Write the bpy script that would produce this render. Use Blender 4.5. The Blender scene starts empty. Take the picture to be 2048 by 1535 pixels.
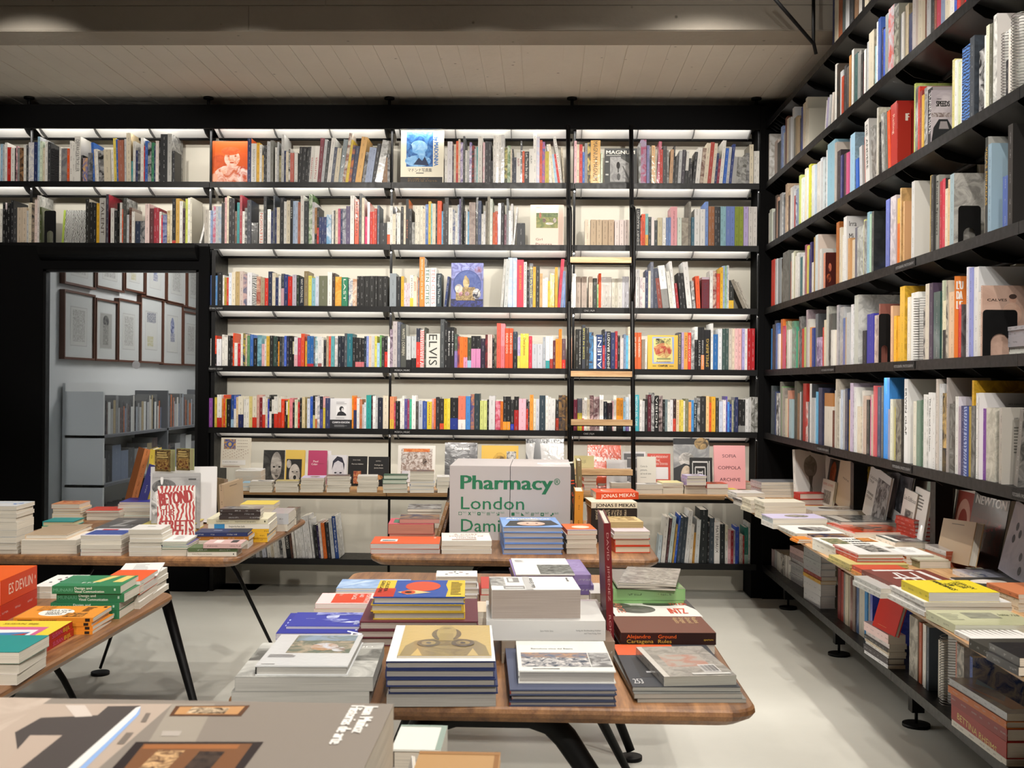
import bpy, math, random
from mathutils import Vector, Matrix
random.seed(7)
D = bpy.data
SC = bpy.context.scene
COL = SC.collection

# ------------------------------------------------------------------ camera
F_PX, YAW, ROLL, EYE = 2249.6, 0.0278, 0.0082, 1.38
cam_data = D.cameras.new('camera')
cam_data.sensor_width = 36.0
cam_data.lens = F_PX / 2048 * 36.0
cam_data.clip_start, cam_data.clip_end = 0.05, 60
cam = D.objects.new('camera', cam_data)
COL.objects.link(cam)
cam.matrix_world = (Matrix.Translation((0, 0, EYE)) @ Matrix.Rotation(YAW, 4, 'Z')
                    @ Matrix.Rotation(math.radians(90), 4, 'X') @ Matrix.Rotation(ROLL, 4, 'Z'))
cam_data.dof.use_dof = True
cam_data.dof.focus_distance = 5.2
cam_data.dof.aperture_fstop = 15.0
SC.camera = cam

# ------------------------------------------------------------------ exposure, world
SC.view_settings.view_transform = 'Standard'
SC.view_settings.look = 'None'
SC.view_settings.gamma = 1.0
SC.view_settings.exposure = -0.08
SC.view_settings.use_curve_mapping = False
SC.cycles.max_bounces = 7
SC.cycles.diffuse_bounces = 4
SC.cycles.glossy_bounces = 3
SC.cycles.transmission_bounces = 4
SC.cycles.sample_clamp_indirect = 4.0
world = D.worlds.new('world')
SC.world = world
world.use_nodes = True
world.node_tree.nodes['Background'].inputs[0].default_value = (0.9, 0.95, 1.0, 1)
world.node_tree.nodes['Background'].inputs[1].default_value = 0.05


def lamp(name, kind, loc, energy, color=(1, 1, 1), aim=None, **kw):
    l = D.lights.new(name, kind)
    l.energy = energy
    l.color = color
    for k, v in kw.items():
        setattr(l, k, v)
    o = D.objects.new(name, l)
    o.location = loc
    if aim is not None:
        o.rotation_euler = (Vector(aim) - Vector(loc)).to_track_quat('-Z', 'Y').to_euler()
    COL.objects.link(o)
    return o

WARM = (1.0, 0.94, 0.86)
SPOTS = [  # ceiling track spots and added fill downlights: position, aim, watts, cone
    ((0.82, 1.2, 3.6), (0.82, 1.6, 0), 100, 125),
    ((0.82, 3.3, 3.6), (0.82, 3.4, 0), 100, 125),
    ((0.82, 5.3, 3.6), (0.82, 5.3, 0), 90, 120),
    ((0.18, 1.4, 3.6), (0.25, 1.8, 0), 112, 125),
    ((0.18, 3.4, 3.6), (0.25, 3.6, 0), 112, 125),
    ((0.18, 5.2, 3.6), (0.18, 5.2, 0), 90, 120),
    ((-1.35, 1.9, 3.6), (-1.5, 2.3, 0), 95, 72),
    ((-1.35, 4.3, 3.6), (-1.5, 4.5, 0), 110, 74),
    ((0.35, -1.6, 2.9), (-0.1, 3.2, 0.8), 420, 46),
    ((-1.2, -1.2, 2.9), (-1.65, 3.8, 0.8), 260, 36),
    ((0.1, 0.6, 3.4), (1.62, 4.0, 1.9), 70, 75),
    ((0.2, 3.0, 3.4), (1.62, 5.6, 2.0), 40, 75),
    ((-1.3, 6.45, 3.22), (-1.3, 6.3, 0), 56, 110),  # added downlights, no fittings seen; their bounce brightens the ceiling
    ((-0.1, 6.45, 3.22), (-0.1, 6.3, 0), 56, 110),
    ((0.85, 6.3, 3.22), (0.8, 6.2, 0), 56, 110),
    ((-2.5, 4.4, 3.1), (-2.9, 7.4, 2.3), 190, 46),
    ((-1.5, 4.4, 3.1), (-1.6, 7.4, 2.15), 215, 46),
    ((-0.3, 4.4, 3.1), (-0.35, 7.4, 2.15), 215, 46),
    ((0.75, 4.4, 3.1), (0.75, 7.4, 2.15), 200, 46),
]
for i, (p, a, w, cone) in enumerate(SPOTS):
    lamp('track_or_fill_spot', 'SPOT', p, w, WARM, a, spot_size=math.radians(cone), spot_blend=0.5, shadow_soft_size=0.025)
lamp('soft_fill_light', 'AREA', (-0.6, 0.2, 3.95), 5, (1, 0.96, 0.9), (-0.6, 3.4, 0.4), shape='RECTANGLE', size=4.5, size_y=1.6)  # added soft fill overhead, an unseen lamp of no known fitting
lamp('gallery_light', 'AREA', (-2.3, 9.8, 3.1), 330, (1.0, 0.97, 0.93), (-3.4, 9.8, 1.2), shape='RECTANGLE', size=0.8, size_y=4.5)


# ------------------------------------------------------------------ colours and materials
def lin(c):
    return c / 12.92 if c <= 0.04045 else ((c + 0.055) / 1.055) ** 2.4


def rgb(h):
    if isinstance(h, tuple):
        return h
    return tuple(lin(int(h[i:i + 2], 16) / 255) for i in (0, 2, 4))


def new_mat(name):
    m = D.materials.new(name)
    m.use_nodes = True
    nt = m.node_tree
    return m, nt, nt.nodes, nt.links, nt.nodes['Principled BSDF']


def plain(name, h, rough=0.5, metal=0.0, spec=0.5, noise=0.0, nscale=8.0):
    m, nt, N, L, b = new_mat(name)
    c = rgb(h)
    b.inputs['Base Color'].default_value = (*c, 1)
    b.inputs['Roughness'].default_value = rough
    b.inputs['Metallic'].default_value = metal
    b.inputs['Specular IOR Level'].default_value = spec
    if noise:
        tc = N.new('ShaderNodeTexCoord')
        n = N.new('ShaderNodeTexNoise')
        n.inputs['Scale'].default_value = nscale
        n.inputs['Detail'].default_value = 6
        L.new(tc.outputs['Object'], n.inputs['Vector'])
        r = N.new('ShaderNodeMapRange')
        r.inputs['To Min'].default_value = 1 - noise
        r.inputs['To Max'].default_value = 1 + noise
        L.new(n.outputs['Fac'], r.inputs['Value'])
        x = N.new('ShaderNodeMix'); x.data_type = 'RGBA'; x.blend_type = 'MULTIPLY'
        x.inputs['Factor'].default_value = 1
        x.inputs['A'].default_value = (*c, 1)
        L.new(r.outputs['Result'], x.inputs['B'])
        L.new(x.outputs['Result'], b.inputs['Base Color'])
        r2 = N.new('ShaderNodeMapRange')
        r2.inputs['To Min'].default_value = max(0.05, rough - 0.12)
        r2.inputs['To Max'].default_value = rough + 0.12
        L.new(n.outputs['Fac'], r2.inputs['Value'])
        L.new(r2.outputs['Result'], b.inputs['Roughness'])
    return m


def oak(name, a, b_, axis, stave=0.0):
    m, nt, N, L, b = new_mat(name)
    tc = N.new('ShaderNodeTexCoord')
    mp = N.new('ShaderNodeMapping')
    mp.inputs['Scale'].default_value = (1.2, 14, 14) if axis == 'X' else (14, 1.2, 14)
    L.new(tc.outputs['Object'], mp.inputs['Vector'])
    n = N.new('ShaderNodeTexNoise')
    n.inputs['Scale'].default_value = 3.0; n.inputs['Detail'].default_value = 8; n.inputs['Distortion'].default_value = 0.6
    L.new(mp.outputs['Vector'], n.inputs['Vector'])
    n2 = N.new('ShaderNodeTexNoise')
    n2.inputs['Scale'].default_value = 18.0; n2.inputs['Detail'].default_value = 4
    L.new(mp.outputs['Vector'], n2.inputs['Vector'])
    ad = N.new('ShaderNodeMath'); ad.operation = 'MULTIPLY_ADD'
    ad.inputs[1].default_value = 0.4
    L.new(n2.outputs['Fac'], ad.inputs[0]); L.new(n.outputs['Fac'], ad.inputs[2])
    cr = N.new('ShaderNodeValToRGB')
    cr.color_ramp.elements[0].position = 0.45; cr.color_ramp.elements[0].color = (*rgb(a), 1)
    cr.color_ramp.elements[1].position = 0.92; cr.color_ramp.elements[1].color = (*rgb(b_), 1)
    L.new(ad.outputs[0], cr.inputs['Fac'])
    out = cr.outputs['Color']
    if stave:                                   # glued staves, each with its own tone
        sx = N.new('ShaderNodeSeparateXYZ'); L.new(tc.outputs['Object'], sx.inputs[0])
        dv = N.new('ShaderNodeMath'); dv.operation = 'DIVIDE'; dv.inputs[1].default_value = stave
        L.new(sx.outputs['X'], dv.inputs[0])
        fl = N.new('ShaderNodeMath'); fl.operation = 'FLOOR'; L.new(dv.outputs[0], fl.inputs[0])
        wn = N.new('ShaderNodeTexWhiteNoise'); wn.noise_dimensions = '1D'; L.new(fl.outputs[0], wn.inputs['W'])
        mr = N.new('ShaderNodeMapRange'); mr.inputs['To Min'].default_value = 0.72; mr.inputs['To Max'].default_value = 1.15
        L.new(wn.outputs['Value'], mr.inputs['Value'])
        mx = N.new('ShaderNodeMix'); mx.data_type = 'RGBA'; mx.blend_type = 'MULTIPLY'; mx.inputs['Factor'].default_value = 1
        L.new(out, mx.inputs['A']); L.new(mr.outputs['Result'], mx.inputs['B'])
        out = mx.outputs['Result']
    L.new(out, b.inputs['Base Color'])
    b.inputs['Roughness'].default_value = 0.42
    bp = N.new('ShaderNodeBump'); bp.inputs['Strength'].default_value = 0.12; bp.inputs['Distance'].default_value = 0.004
    L.new(n2.outputs['Fac'], bp.inputs['Height']); L.new(bp.outputs['Normal'], b.inputs['Normal'])
    return m


def concrete(name, a, b_, rough, bump, pits=True):
    m, nt, N, L, b = new_mat(name)
    tc = N.new('ShaderNodeTexCoord')
    n = N.new('ShaderNodeTexNoise'); n.inputs['Scale'].default_value = 0.9; n.inputs['Detail'].default_value = 10
    n.inputs['Roughness'].default_value = 0.62
    L.new(tc.outputs['Object'], n.inputs['Vector'])
    cr = N.new('ShaderNodeValToRGB')
    cr.color_ramp.elements[0].position = 0.3; cr.color_ramp.elements[0].color = (*rgb(a), 1)
    cr.color_ramp.elements[1].position = 0.72; cr.color_ramp.elements[1].color = (*rgb(b_), 1)
    L.new(n.outputs['Fac'], cr.inputs['Fac'])
    out = cr.outputs['Color']
    n2 = N.new('ShaderNodeTexNoise'); n2.inputs['Scale'].default_value = 22; n2.inputs['Detail'].default_value = 6
    L.new(tc.outputs['Object'], n2.inputs['Vector'])
    if pits:
        v = N.new('ShaderNodeTexVoronoi'); v.inputs['Scale'].default_value = 7.0
        L.new(tc.outputs['Object'], v.inputs['Vector'])
        r = N.new('ShaderNodeMapRange'); r.inputs['From Min'].default_value = 0.035; r.inputs['From Max'].default_value = 0.075
        r.inputs['To Min'].default_value = 0.45
        L.new(v.outputs['Distance'], r.inputs['Value'])
        x = N.new('ShaderNodeMix'); x.data_type = 'RGBA'; x.blend_type = 'MULTIPLY'; x.inputs['Factor'].default_value = 1
        L.new(out, x.inputs['A']); L.new(r.outputs['Result'], x.inputs['B'])
        out = x.outputs['Result']
    L.new(out, b.inputs['Base Color'])
    b.inputs['Roughness'].default_value = rough
    bp = N.new('ShaderNodeBump'); bp.inputs['Strength'].default_value = bump; bp.inputs['Distance'].default_value = 0.01
    L.new(n2.outputs['Fac'], bp.inputs['Height']); L.new(bp.outputs['Normal'], b.inputs['Normal'])
    return m


def printed_material(name, rough, coat):
    """Cover card: ColA is the ground, ColB the print; 'ink' picks none (0), small spine print (1), a picture grain (2) or a wavy two-tone (3)."""
    m, nt, N, L, b = new_mat(name)
    A = N.new('ShaderNodeAttribute'); A.attribute_name = 'ColA'
    B = N.new('ShaderNodeAttribute'); B.attribute_name = 'ColB'
    I = N.new('ShaderNodeAttribute'); I.attribute_name = 'ink'
    uv = N.new('ShaderNodeUVMap'); uv.uv_map = 'UVMap'
    sep = N.new('ShaderNodeSeparateXYZ'); L.new(uv.outputs['UV'], sep.inputs[0])

    def math_(op, a, b2=None, c=None):
        x = N.new('ShaderNodeMath'); x.operation = op
        for i, q in enumerate((a, b2, c)):
            if q is None:
                continue
            if isinstance(q, (int, float)):
                x.inputs[i].default_value = q
            else:
                L.new(q, x.inputs[i])
        return x.outputs[0]

    def noise(scale_vec, detail, dist=0.0, rough_=0.5):
        mp = N.new('ShaderNodeMapping'); mp.inputs['Scale'].default_value = scale_vec
        L.new(uv.outputs['UV'], mp.inputs['Vector'])
        n = N.new('ShaderNodeTexNoise'); n.noise_dimensions = '2D'
        n.inputs['Scale'].default_value = 1.0; n.inputs['Detail'].default_value = detail
        n.inputs['Distortion'].default_value = dist; n.inputs['Roughness'].default_value = rough_
        L.new(mp.outputs['Vector'], n.inputs['Vector'])
        return n.outputs['Fac']
    letters = math_('GREATER_THAN', noise((420, 60, 1), 1), 0.53)
    words_ = math_('GREATER_THAN', noise((24, 0.3, 1), 0), 0.52)
    band = math_('LESS_THAN', math_('ABSOLUTE', math_('SUBTRACT', sep.outputs['Y'], 0.0)), 0.0026)
    text = math_('MULTIPLY', math_('MULTIPLY', letters, words_), band)
    pic = N.new('ShaderNodeMapRange')
    pic.inputs['From Min'].default_value = 0.38; pic.inputs['From Max'].default_value = 0.62
    L.new(noise((22, 22, 1), 7, 0.8, 0.62), pic.inputs['Value'])
    wv = N.new('ShaderNodeTexWave'); wv.inputs['Scale'].default_value = 28; wv.inputs['Distortion'].default_value = 7
    wv.inputs['Detail'].default_value = 1.0; wv.inputs['Detail Scale'].default_value = 1.2
    L.new(uv.outputs['UV'], wv.inputs['Vector'])
    wav = math_('GREATER_THAN', wv.outputs['Fac'], 0.5)

    def is_(k):
        return math_('LESS_THAN', math_('ABSOLUTE', math_('SUBTRACT', I.outputs['Fac'], float(k))), 0.4)
    mask = math_('ADD', math_('ADD', math_('MULTIPLY', text, is_(1)), math_('MULTIPLY', pic.outputs['Result'], is_(2))),
                 math_('MULTIPLY', wav, is_(3)))
    x = N.new('ShaderNodeMix'); x.data_type = 'RGBA'
    L.new(mask, x.inputs['Factor']); L.new(A.outputs['Color'], x.inputs['A']); L.new(B.outputs['Color'], x.inputs['B'])
    L.new(x.outputs['Result'], b.inputs['Base Color'])
    b.inputs['Roughness'].default_value = rough
    b.inputs['Specular IOR Level'].default_value = 0.28
    b.inputs['Coat Weight'].default_value = coat
    b.inputs['Coat Roughness'].default_value = 0.12
    if coat > 0.5:
        n3 = noise((55, 55, 1), 3, 1.0)
        bp = N.new('ShaderNodeBump'); bp.inputs['Strength'].default_value = 0.25; bp.inputs['Distance'].default_value = 0.002
        L.new(n3, bp.inputs['Height']); L.new(bp.outputs['Normal'], b.inputs['Coat Normal'])
    return m


def pages_material():
    m, nt, N, L, b = new_mat('page_edges')
    A = N.new('ShaderNodeAttribute'); A.attribute_name = 'ColA'
    uv = N.new('ShaderNodeUVMap'); uv.uv_map = 'UVMap'
    mp = N.new('ShaderNodeMapping'); mp.inputs['Scale'].default_value = (6, 1400, 1)
    L.new(uv.outputs['UV'], mp.inputs['Vector'])
    n = N.new('ShaderNodeTexNoise'); n.noise_dimensions = '2D'; n.inputs['Scale'].default_value = 1; n.inputs['Detail'].default_value = 3
    L.new(mp.outputs['Vector'], n.inputs['Vector'])
    r = N.new('ShaderNodeMapRange'); r.inputs['To Min'].default_value = 0.72; r.inputs['To Max'].default_value = 1.12
    r.inputs['From Min'].default_value = 0.25; r.inputs['From Max'].default_value = 0.75
    L.new(n.outputs['Fac'], r.inputs['Value'])
    x = N.new('ShaderNodeMix'); x.data_type = 'RGBA'; x.blend_type = 'MULTIPLY'; x.inputs['Factor'].default_value = 1
    L.new(A.outputs['Color'], x.inputs['A']); L.new(r.outputs['Result'], x.inputs['B'])
    L.new(x.outputs['Result'], b.inputs['Base Color'])
    b.inputs['Roughness'].default_value = 0.85
    return m


def glass_material(name, tint, refl=1.0):
    m, nt, N, L, b = new_mat(name)
    N.remove(b)
    t = N.new('ShaderNodeBsdfTransparent'); t.inputs['Color'].default_value = (*tint, 1)
    g = N.new('ShaderNodeBsdfGlossy'); g.inputs['Roughness'].default_value = 0.0
    g.inputs['Color'].default_value = (0.9 * refl, 0.95 * refl, 1.0 * refl, 1)
    fr = N.new('ShaderNodeFresnel'); fr.inputs['IOR'].default_value = 1.5
    mx = N.new('ShaderNodeMixShader')
    L.new(fr.outputs[0], mx.inputs[0]); L.new(t.outputs[0], mx.inputs[1]); L.new(g.outputs[0], mx.inputs[2])
    L.new(mx.outputs[0], N['Material Output'].inputs['Surface'])
    return m


M = {
    'black': plain('black_steel', '070708', 0.5, 0.0, 0.22, 0.1, 30),
    'blackmat': plain('matt_black_panel', '040405', 0.8, 0.0, 0.12),
    'lip': plain('black_lacquered_shelf', '060607', 0.42, 0.0, 0.28, 0.06, 40),
    'beam': concrete('shaded_beam_concrete', '8f887d', 'a0998d', 0.85, 0.35),  # darker copy of the ceiling concrete: the beam's shade put into its colour
    'panel': plain('white_lamp_reflector', 'e6e6e4', 0.45),
    'greypanel': plain('grey_shelf_underside', '2b2b2c', 0.3, 0.3),
    'wall': plain('cream_painted_board', 'd0cbbd', 0.7, 0, 0.3, 0.03, 2),
    'white': plain('white_paint', 'd8d8d6', 0.7, 0, 0.3),
    'dim': plain('grey_plaster', '6e6b66', 0.8),
    'gcase': plain('hazy_reflection_case', '6c6d70', 0.6),  # grey in place of black: haze of the glass reflection put into the colour
    'chrome': plain('bright_steel', 'c8c8c8', 0.2, 1.0),
    'oak_x': oak('oak_grain_across', '8a5f3c', 'c09468', 'X'),
    'oak_t': oak('oak_table_grain', '68432a', 'a8784c', 'Y', 0.12),
    'oak_c': oak('oak_counter_grain', '94683f', 'c9a272', 'X'),
    'oak_cy': oak('oak_counter_grain_deep', '94683f', 'c9a272', 'Y'),
    'oak_l': oak('pale_oak_tread', 'a87d52', 'd8b587', 'X'),
    'floor': concrete('polished_floor', 'c2c1b8', 'd2d1c8', 0.38, 0.03, False),
    'ceil': concrete('board_marked_concrete', 'd6d1c7', 'e4dfd5', 0.85, 0.35),  # paler copy of the beam concrete: the ceiling's light put into its colour
    'card': printed_material('printed_card', 0.42, 0.0),
    'gloss': printed_material('film_wrapped_card', 0.35, 0.8),
    'pages': pages_material(),
    'glass': glass_material('window_glass', (0.84, 0.86, 0.88), 1.6),
    'film': glass_material('clear_film', (0.97, 0.97, 0.97)),
    'frame_wood': plain('walnut_frame', '5d3421', 0.45),
    'brass': plain('steel_wire', '9a9a98', 0.3, 1.0),
}


# ------------------------------------------------------------------ mesh builder
class MB:
    def __init__(s):
        s.v, s.f, s.a, s.b, s.k, s.uv, s.mi, s.sm = [], [], [], [], [], [], [], []

    def face(s, pts, a=(1, 1, 1), b=None, ink=0, uv=None, mi=0, smooth=False):
        n = len(s.v)
        s.v += [tuple(p) for p in pts]
        s.f.append(tuple(range(n, n + len(pts))))
        s._attr(a, b, ink, uv if uv else [(0, 0)] * len(pts), mi, smooth)

    def _attr(s, a, b, ink, uv, mi, smooth):
        s.a.append(a); s.b.append(b if b else a); s.k.append(ink); s.uv += uv; s.mi.append(mi); s.sm.append(smooth)

    def box(s, x0, x1, y0, y1, z0, z1, a=(1, 1, 1), b=None, ink=0, mi=0, only=None, uvs=None):
        c = [(x0, y0, z0), (x1, y0, z0), (x1, y1, z0), (x0, y1, z0), (x0, y0, z1), (x1, y0, z1), (x1, y1, z1), (x0, y1, z1)]
        n = len(s.v); s.v += c
        q = {'d': (3, 2, 1, 0), 'u': (4, 5, 6, 7), 'f': (0, 1, 5, 4), 'b': (2, 3, 7, 6), 'l': (3, 0, 4, 7), 'r': (1, 2, 6, 5)}
        for key, idx in q.items():
            if only and key not in only:
                continue
            s.f.append(tuple(n + i for i in idx))
            if key in 'du':
                uv = [(c[i][0], c[i][1]) for i in idx]
            elif key in 'fb':
                uv = [(c[i][0], c[i][2]) for i in idx]
            else:
                uv = [(c[i][1], c[i][2]) for i in idx]
            if uvs:
                uv = uvs(key, [c[i] for i in idx])
            s._attr(a, b, ink, uv, mi, False)

    def prism(s, pts, z0, z1, a=(1, 1, 1), mi=0):
        """Vertical prism on a counter-clockwise outline."""
        n = len(s.v); m = len(pts)
        s.v += [(x, y, z0) for x, y in pts] + [(x, y, z1) for x, y in pts]
        s.f.append(tuple(n + i for i in reversed(range(m)))); s._attr(a, None, 0, [(0, 0)] * m, mi, False)
        s.f.append(tuple(n + m + i for i in range(m))); s._attr(a, None, 0, [(0, 0)] * m, mi, False)
        for i in range(m):
            j = (i + 1) % m
            s.f.append((n + i, n + j, n + m + j, n + m + i)); s._attr(a, None, 0, [(0, 0)] * 4, mi, False)

    def extrude(s, prof, frame, length, mi=0, a=(1, 1, 1)):
        """Profile of (p, q) pairs swept along a straight line; frame = (origin, p axis, q axis, sweep axis)."""
        o, p, q, w = [Vector(t) for t in frame]
        n = len(s.v); m = len(prof)
        for d in (0, length):
            s.v += [tuple(o + p * x + q * y + w * d) for x, y in prof]
        for i in range(m):
            j = (i + 1) % m
            s.f.append((n + i, n + j, n + m + j, n + m + i)); s._attr(a, None, 0, [(0, 0)] * 4, mi, False)
        s.f.append(tuple(n + i for i in reversed(range(m)))); s._attr(a, None, 0, [(0, 0)] * m, mi, False)
        s.f.append(tuple(n + m + i for i in range(m))); s._attr(a, None, 0, [(0, 0)] * m, mi, False)

    def tube(s, path, radii, n=8, mi=0, a=(1, 1, 1), caps=True):
        path = [Vector(p) for p in path]
        if not isinstance(radii, (list, tuple)):
            radii = [radii] * len(path)
        rings = []
        up = Vector((0, 0, 1))
        prev = None
        for i, p in enumerate(path):
            t = (path[min(i + 1, len(path) - 1)] - path[max(i - 1, 0)]).normalized()
            if prev is None:
                ref = up if abs(t.z) < 0.9 else Vector((1, 0, 0))
                e1 = t.cross(ref).normalized()
            else:
                e1 = (prev - t * prev.dot(t)).normalized()
            prev = e1
            e2 = t.cross(e1)
            base = len(s.v)
            s.v += [tuple(p + (e1 * math.cos(2 * math.pi * k / n) + e2 * math.sin(2 * math.pi * k / n)) * radii[i]) for k in range(n)]
            rings.append(base)
        for r0, r1 in zip(rings, rings[1:]):
            for k in range(n):
                l = (k + 1) % n
                s.f.append((r0 + k, r0 + l, r1 + l, r1 + k)); s._attr(a, None, 0, [(0, 0)] * 4, mi, True)
        if caps:
            s.f.append(tuple(rings[0] + k for k in reversed(range(n)))); s._attr(a, None, 0, [(0, 0)] * n, mi, False)
            s.f.append(tuple(rings[-1] + k for k in range(n))); s._attr(a, None, 0, [(0, 0)] * n, mi, False)

    def mesh(s, name, mats):
        me = D.meshes.new(name)
        me.from_pydata(s.v, [], s.f)
        for m in mats:
            me.materials.append(m)
        nf = len(s.f)
        if any(s.mi):
            me.polygons.foreach_set('material_index', s.mi)
        if any(s.sm):
            me.polygons.foreach_set('use_smooth', s.sm)
        if mats and mats[0].name in ('printed_card', 'film_wrapped_card', 'page_edges'):
            u = me.uv_layers.new(name='UVMap')
            u.data.foreach_set('uv', [t for q in s.uv for t in q])
            for nm, src in (('ColA', s.a), ('ColB', s.b)):
                at = me.attributes.new(nm, 'FLOAT_COLOR', 'FACE')
                at.data.foreach_set('color', [t for c in src for t in (*c, 1.0)])
            at = me.attributes.new('ink', 'FLOAT', 'FACE')
            at.data.foreach_set('value', [float(t) for t in s.k])
        me.update()
        return me

    def build(s, name, mats, parent=None, loc=None, rot=None):
        if not isinstance(mats, (list, tuple)):
            mats = [mats]
        return link(name, s.mesh(name, mats), parent, loc, rot)


def link(name, me, parent=None, loc=None, rot=None):
    o = D.objects.new(name, me)
    COL.objects.link(o)
    if parent is not None:
        o.parent = parent
    if loc is not None:
        o.location = loc
    if rot is not None:
        o.rotation_euler = rot
    return o


def tag(o, label=None, cat=None, group=None, kind=None):
    for k, v in (('label', label), ('category', cat), ('group', group), ('kind', kind)):
        if v:
            o[k] = v
    return o


def empty(name, loc, label, cat, group=None, rot=None):
    o = D.objects.new(name, None)
    o.empty_display_size = 0.1
    COL.objects.link(o)
    o.location = loc
    if rot:
        o.rotation_euler = rot
    return tag(o, label, cat, group)


def struct(name, mb, mats, parent=None):
    o = mb.build(name, mats, parent)
    if parent is None:
        o['kind'] = 'structure'
    return o


# pixel of the photograph -> point on a real plane of the room (used to read off where things stand)
def ray(u, v):
    a, b = u - 1024, v - 767.5
    c, s = math.cos(ROLL), math.sin(ROLL)
    x, y = (c * a + s * b) / F_PX, -(-s * a + c * b) / F_PX
    c, s = math.cos(YAW), math.sin(YAW)
    return (c * x - s * 1, s * x + c * 1, y)


def on_z(u, v, z):
    d = ray(u, v); t = (z - EYE) / d[2]
    return t * d[0], t * d[1]


def on_y(u, v, y):
    d = ray(u, v); t = y / d[1]
    return t * d[0], EYE + t * d[2]


def on_x(u, v, x):
    d = ray(u, v); t = x / d[0]
    return t * d[1], EYE + t * d[2]


def to_px(x, y, z):
    z -= EYE
    c, s = math.cos(YAW), math.sin(YAW)
    a, y = c * x + s * y, -s * x + c * y
    a, b = F_PX * a / y, -F_PX * z / y
    c, s = math.cos(ROLL), math.sin(ROLL)
    return 1024 + c * a - s * b, 767.5 + s * a + c * b
# ------------------------------------------------------------------ room shell
YL, XL = 7.345, 1.431                    # front lips of the rear and side shelving
YW, XW = 7.65, 1.75                      # walls behind them
ZS = [2.692, 2.287, 1.880, 1.482, 1.078]  # shelf tops, highest first
ZTOP = 3.045
ZLOW = 0.22
POSTS = [-4.607, -3.407, -2.207, -1.007, 0.193, 1.393]
JOINTS = [7.03, 5.83, 4.63, 3.43, 2.23]
CEIL = 3.262

m = MB(); m.box(-4.2, XW, -2.5, YW, -0.05, 0.0); struct('floor', m, M['floor'])
m = MB(); m.box(-4.2, XW + 0.1, 6.06, YW + 0.15, CEIL, CEIL + 0.12)
c_back = struct('ceiling', m, M['ceil'])
# board-marked underside: each board of the formwork left its own strip
x, bi = -4.15, 0
proto = None
while x < XW:
    w = 0.118
    mm = MB(); dz = 0.002 + 0.003 * ((bi * 37) % 5) / 5
    mm.box(x + 0.002, x + w - 0.002, 6.06, YW, CEIL - dz, CEIL + 0.001)
    o = mm.build('board', M['ceil'], c_back)
    x += w; bi += 1
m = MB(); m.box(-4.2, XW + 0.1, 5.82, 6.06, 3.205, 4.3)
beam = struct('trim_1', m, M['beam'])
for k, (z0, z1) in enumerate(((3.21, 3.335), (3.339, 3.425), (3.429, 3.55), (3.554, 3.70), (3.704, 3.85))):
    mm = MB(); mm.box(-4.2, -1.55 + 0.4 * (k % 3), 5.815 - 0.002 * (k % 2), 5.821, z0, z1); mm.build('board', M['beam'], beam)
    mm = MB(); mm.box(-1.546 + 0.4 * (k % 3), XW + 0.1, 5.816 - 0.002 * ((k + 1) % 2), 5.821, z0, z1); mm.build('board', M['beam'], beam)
m = MB(); m.box(-4.2, XW + 0.1, -2.5, 5.82, 4.3, 4.4); struct('ceiling_front', m, M['dim'])
m = MB(); m.box(-2.20, XW + 0.1, YW, YW + 0.1, -0.05, CEIL); struct('wall_rear', m, M['wall'])
m = MB(); m.box(XW, XW + 0.1, -2.5, YW, -0.05, 4.3); struct('wall_right', m, M['wall'])
m = MB(); m.box(-4.3, -4.2, -2.5, YW - 0.2, -0.05, 4.3); struct('wall_left', m, M['dim'])
m = MB(); m.box(-4.3, XW + 0.1, -2.6, -2.5, -0.05, 4.3); struct('wall_front', m, M['dim'])
# skirting under the rear shelving
m = MB(); m.box(-2.06, 1.36, YW - 0.012, YW, 0.0, 0.15); struct('baseboard_rear', m, M['wall'])
m = MB(); m.box(0.45, 1.36, YW - 0.03, YW - 0.012, 0.205, 0.215); m.box(0.3, 1.36, YW - 0.03, YW - 0.012, 0.158, 0.166)
struct('trim_2', m, M['wall'])
m = MB(); m.box(1.36, 1.72, 7.36, YW, 0, 0.62); struct('trim_3', m, M['blackmat'])       # black corner casing
m = MB(); m.box(XW - 0.02, XW, 2.2, 7.36, 0, 0.12); struct('baseboard_right', m, M['blackmat'])

# black panelled wall with the glazed opening to the gallery next door
wx0, wz0, wz1 = on_y(88, 540, YL)[0], 0.42, on_y(240, 539, YL)[1]
wx1 = on_y(398, 700, YL)[0]
m = MB()
m.box(-4.2, wx0, YL - 0.02, YL + 0.06, 0, ZS[1] - 0.02)
m.box(wx0, wx1, YL - 0.02, YL + 0.06, wz1, ZS[1] - 0.02)
m.box(wx0, wx1, YL - 0.02, YL + 0.06, 0, wz0)
m.box(wx1, -2.20, YL - 0.02, YW + 0.08, 0, ZS[1] - 0.02)
m.box(-4.2, -2.20, YL + 0.30, YW + 0.1, ZS[1] - 0.02, CEIL)      # back board of the upper shelves over the opening
struct('wall_left_panel', m, M['blackmat'])
m = MB(); m.box(-4.19, -2.20, YL + 0.29, YL + 0.3, ZS[1], ZTOP); struct('trim_4', m, M['wall'])
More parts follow.
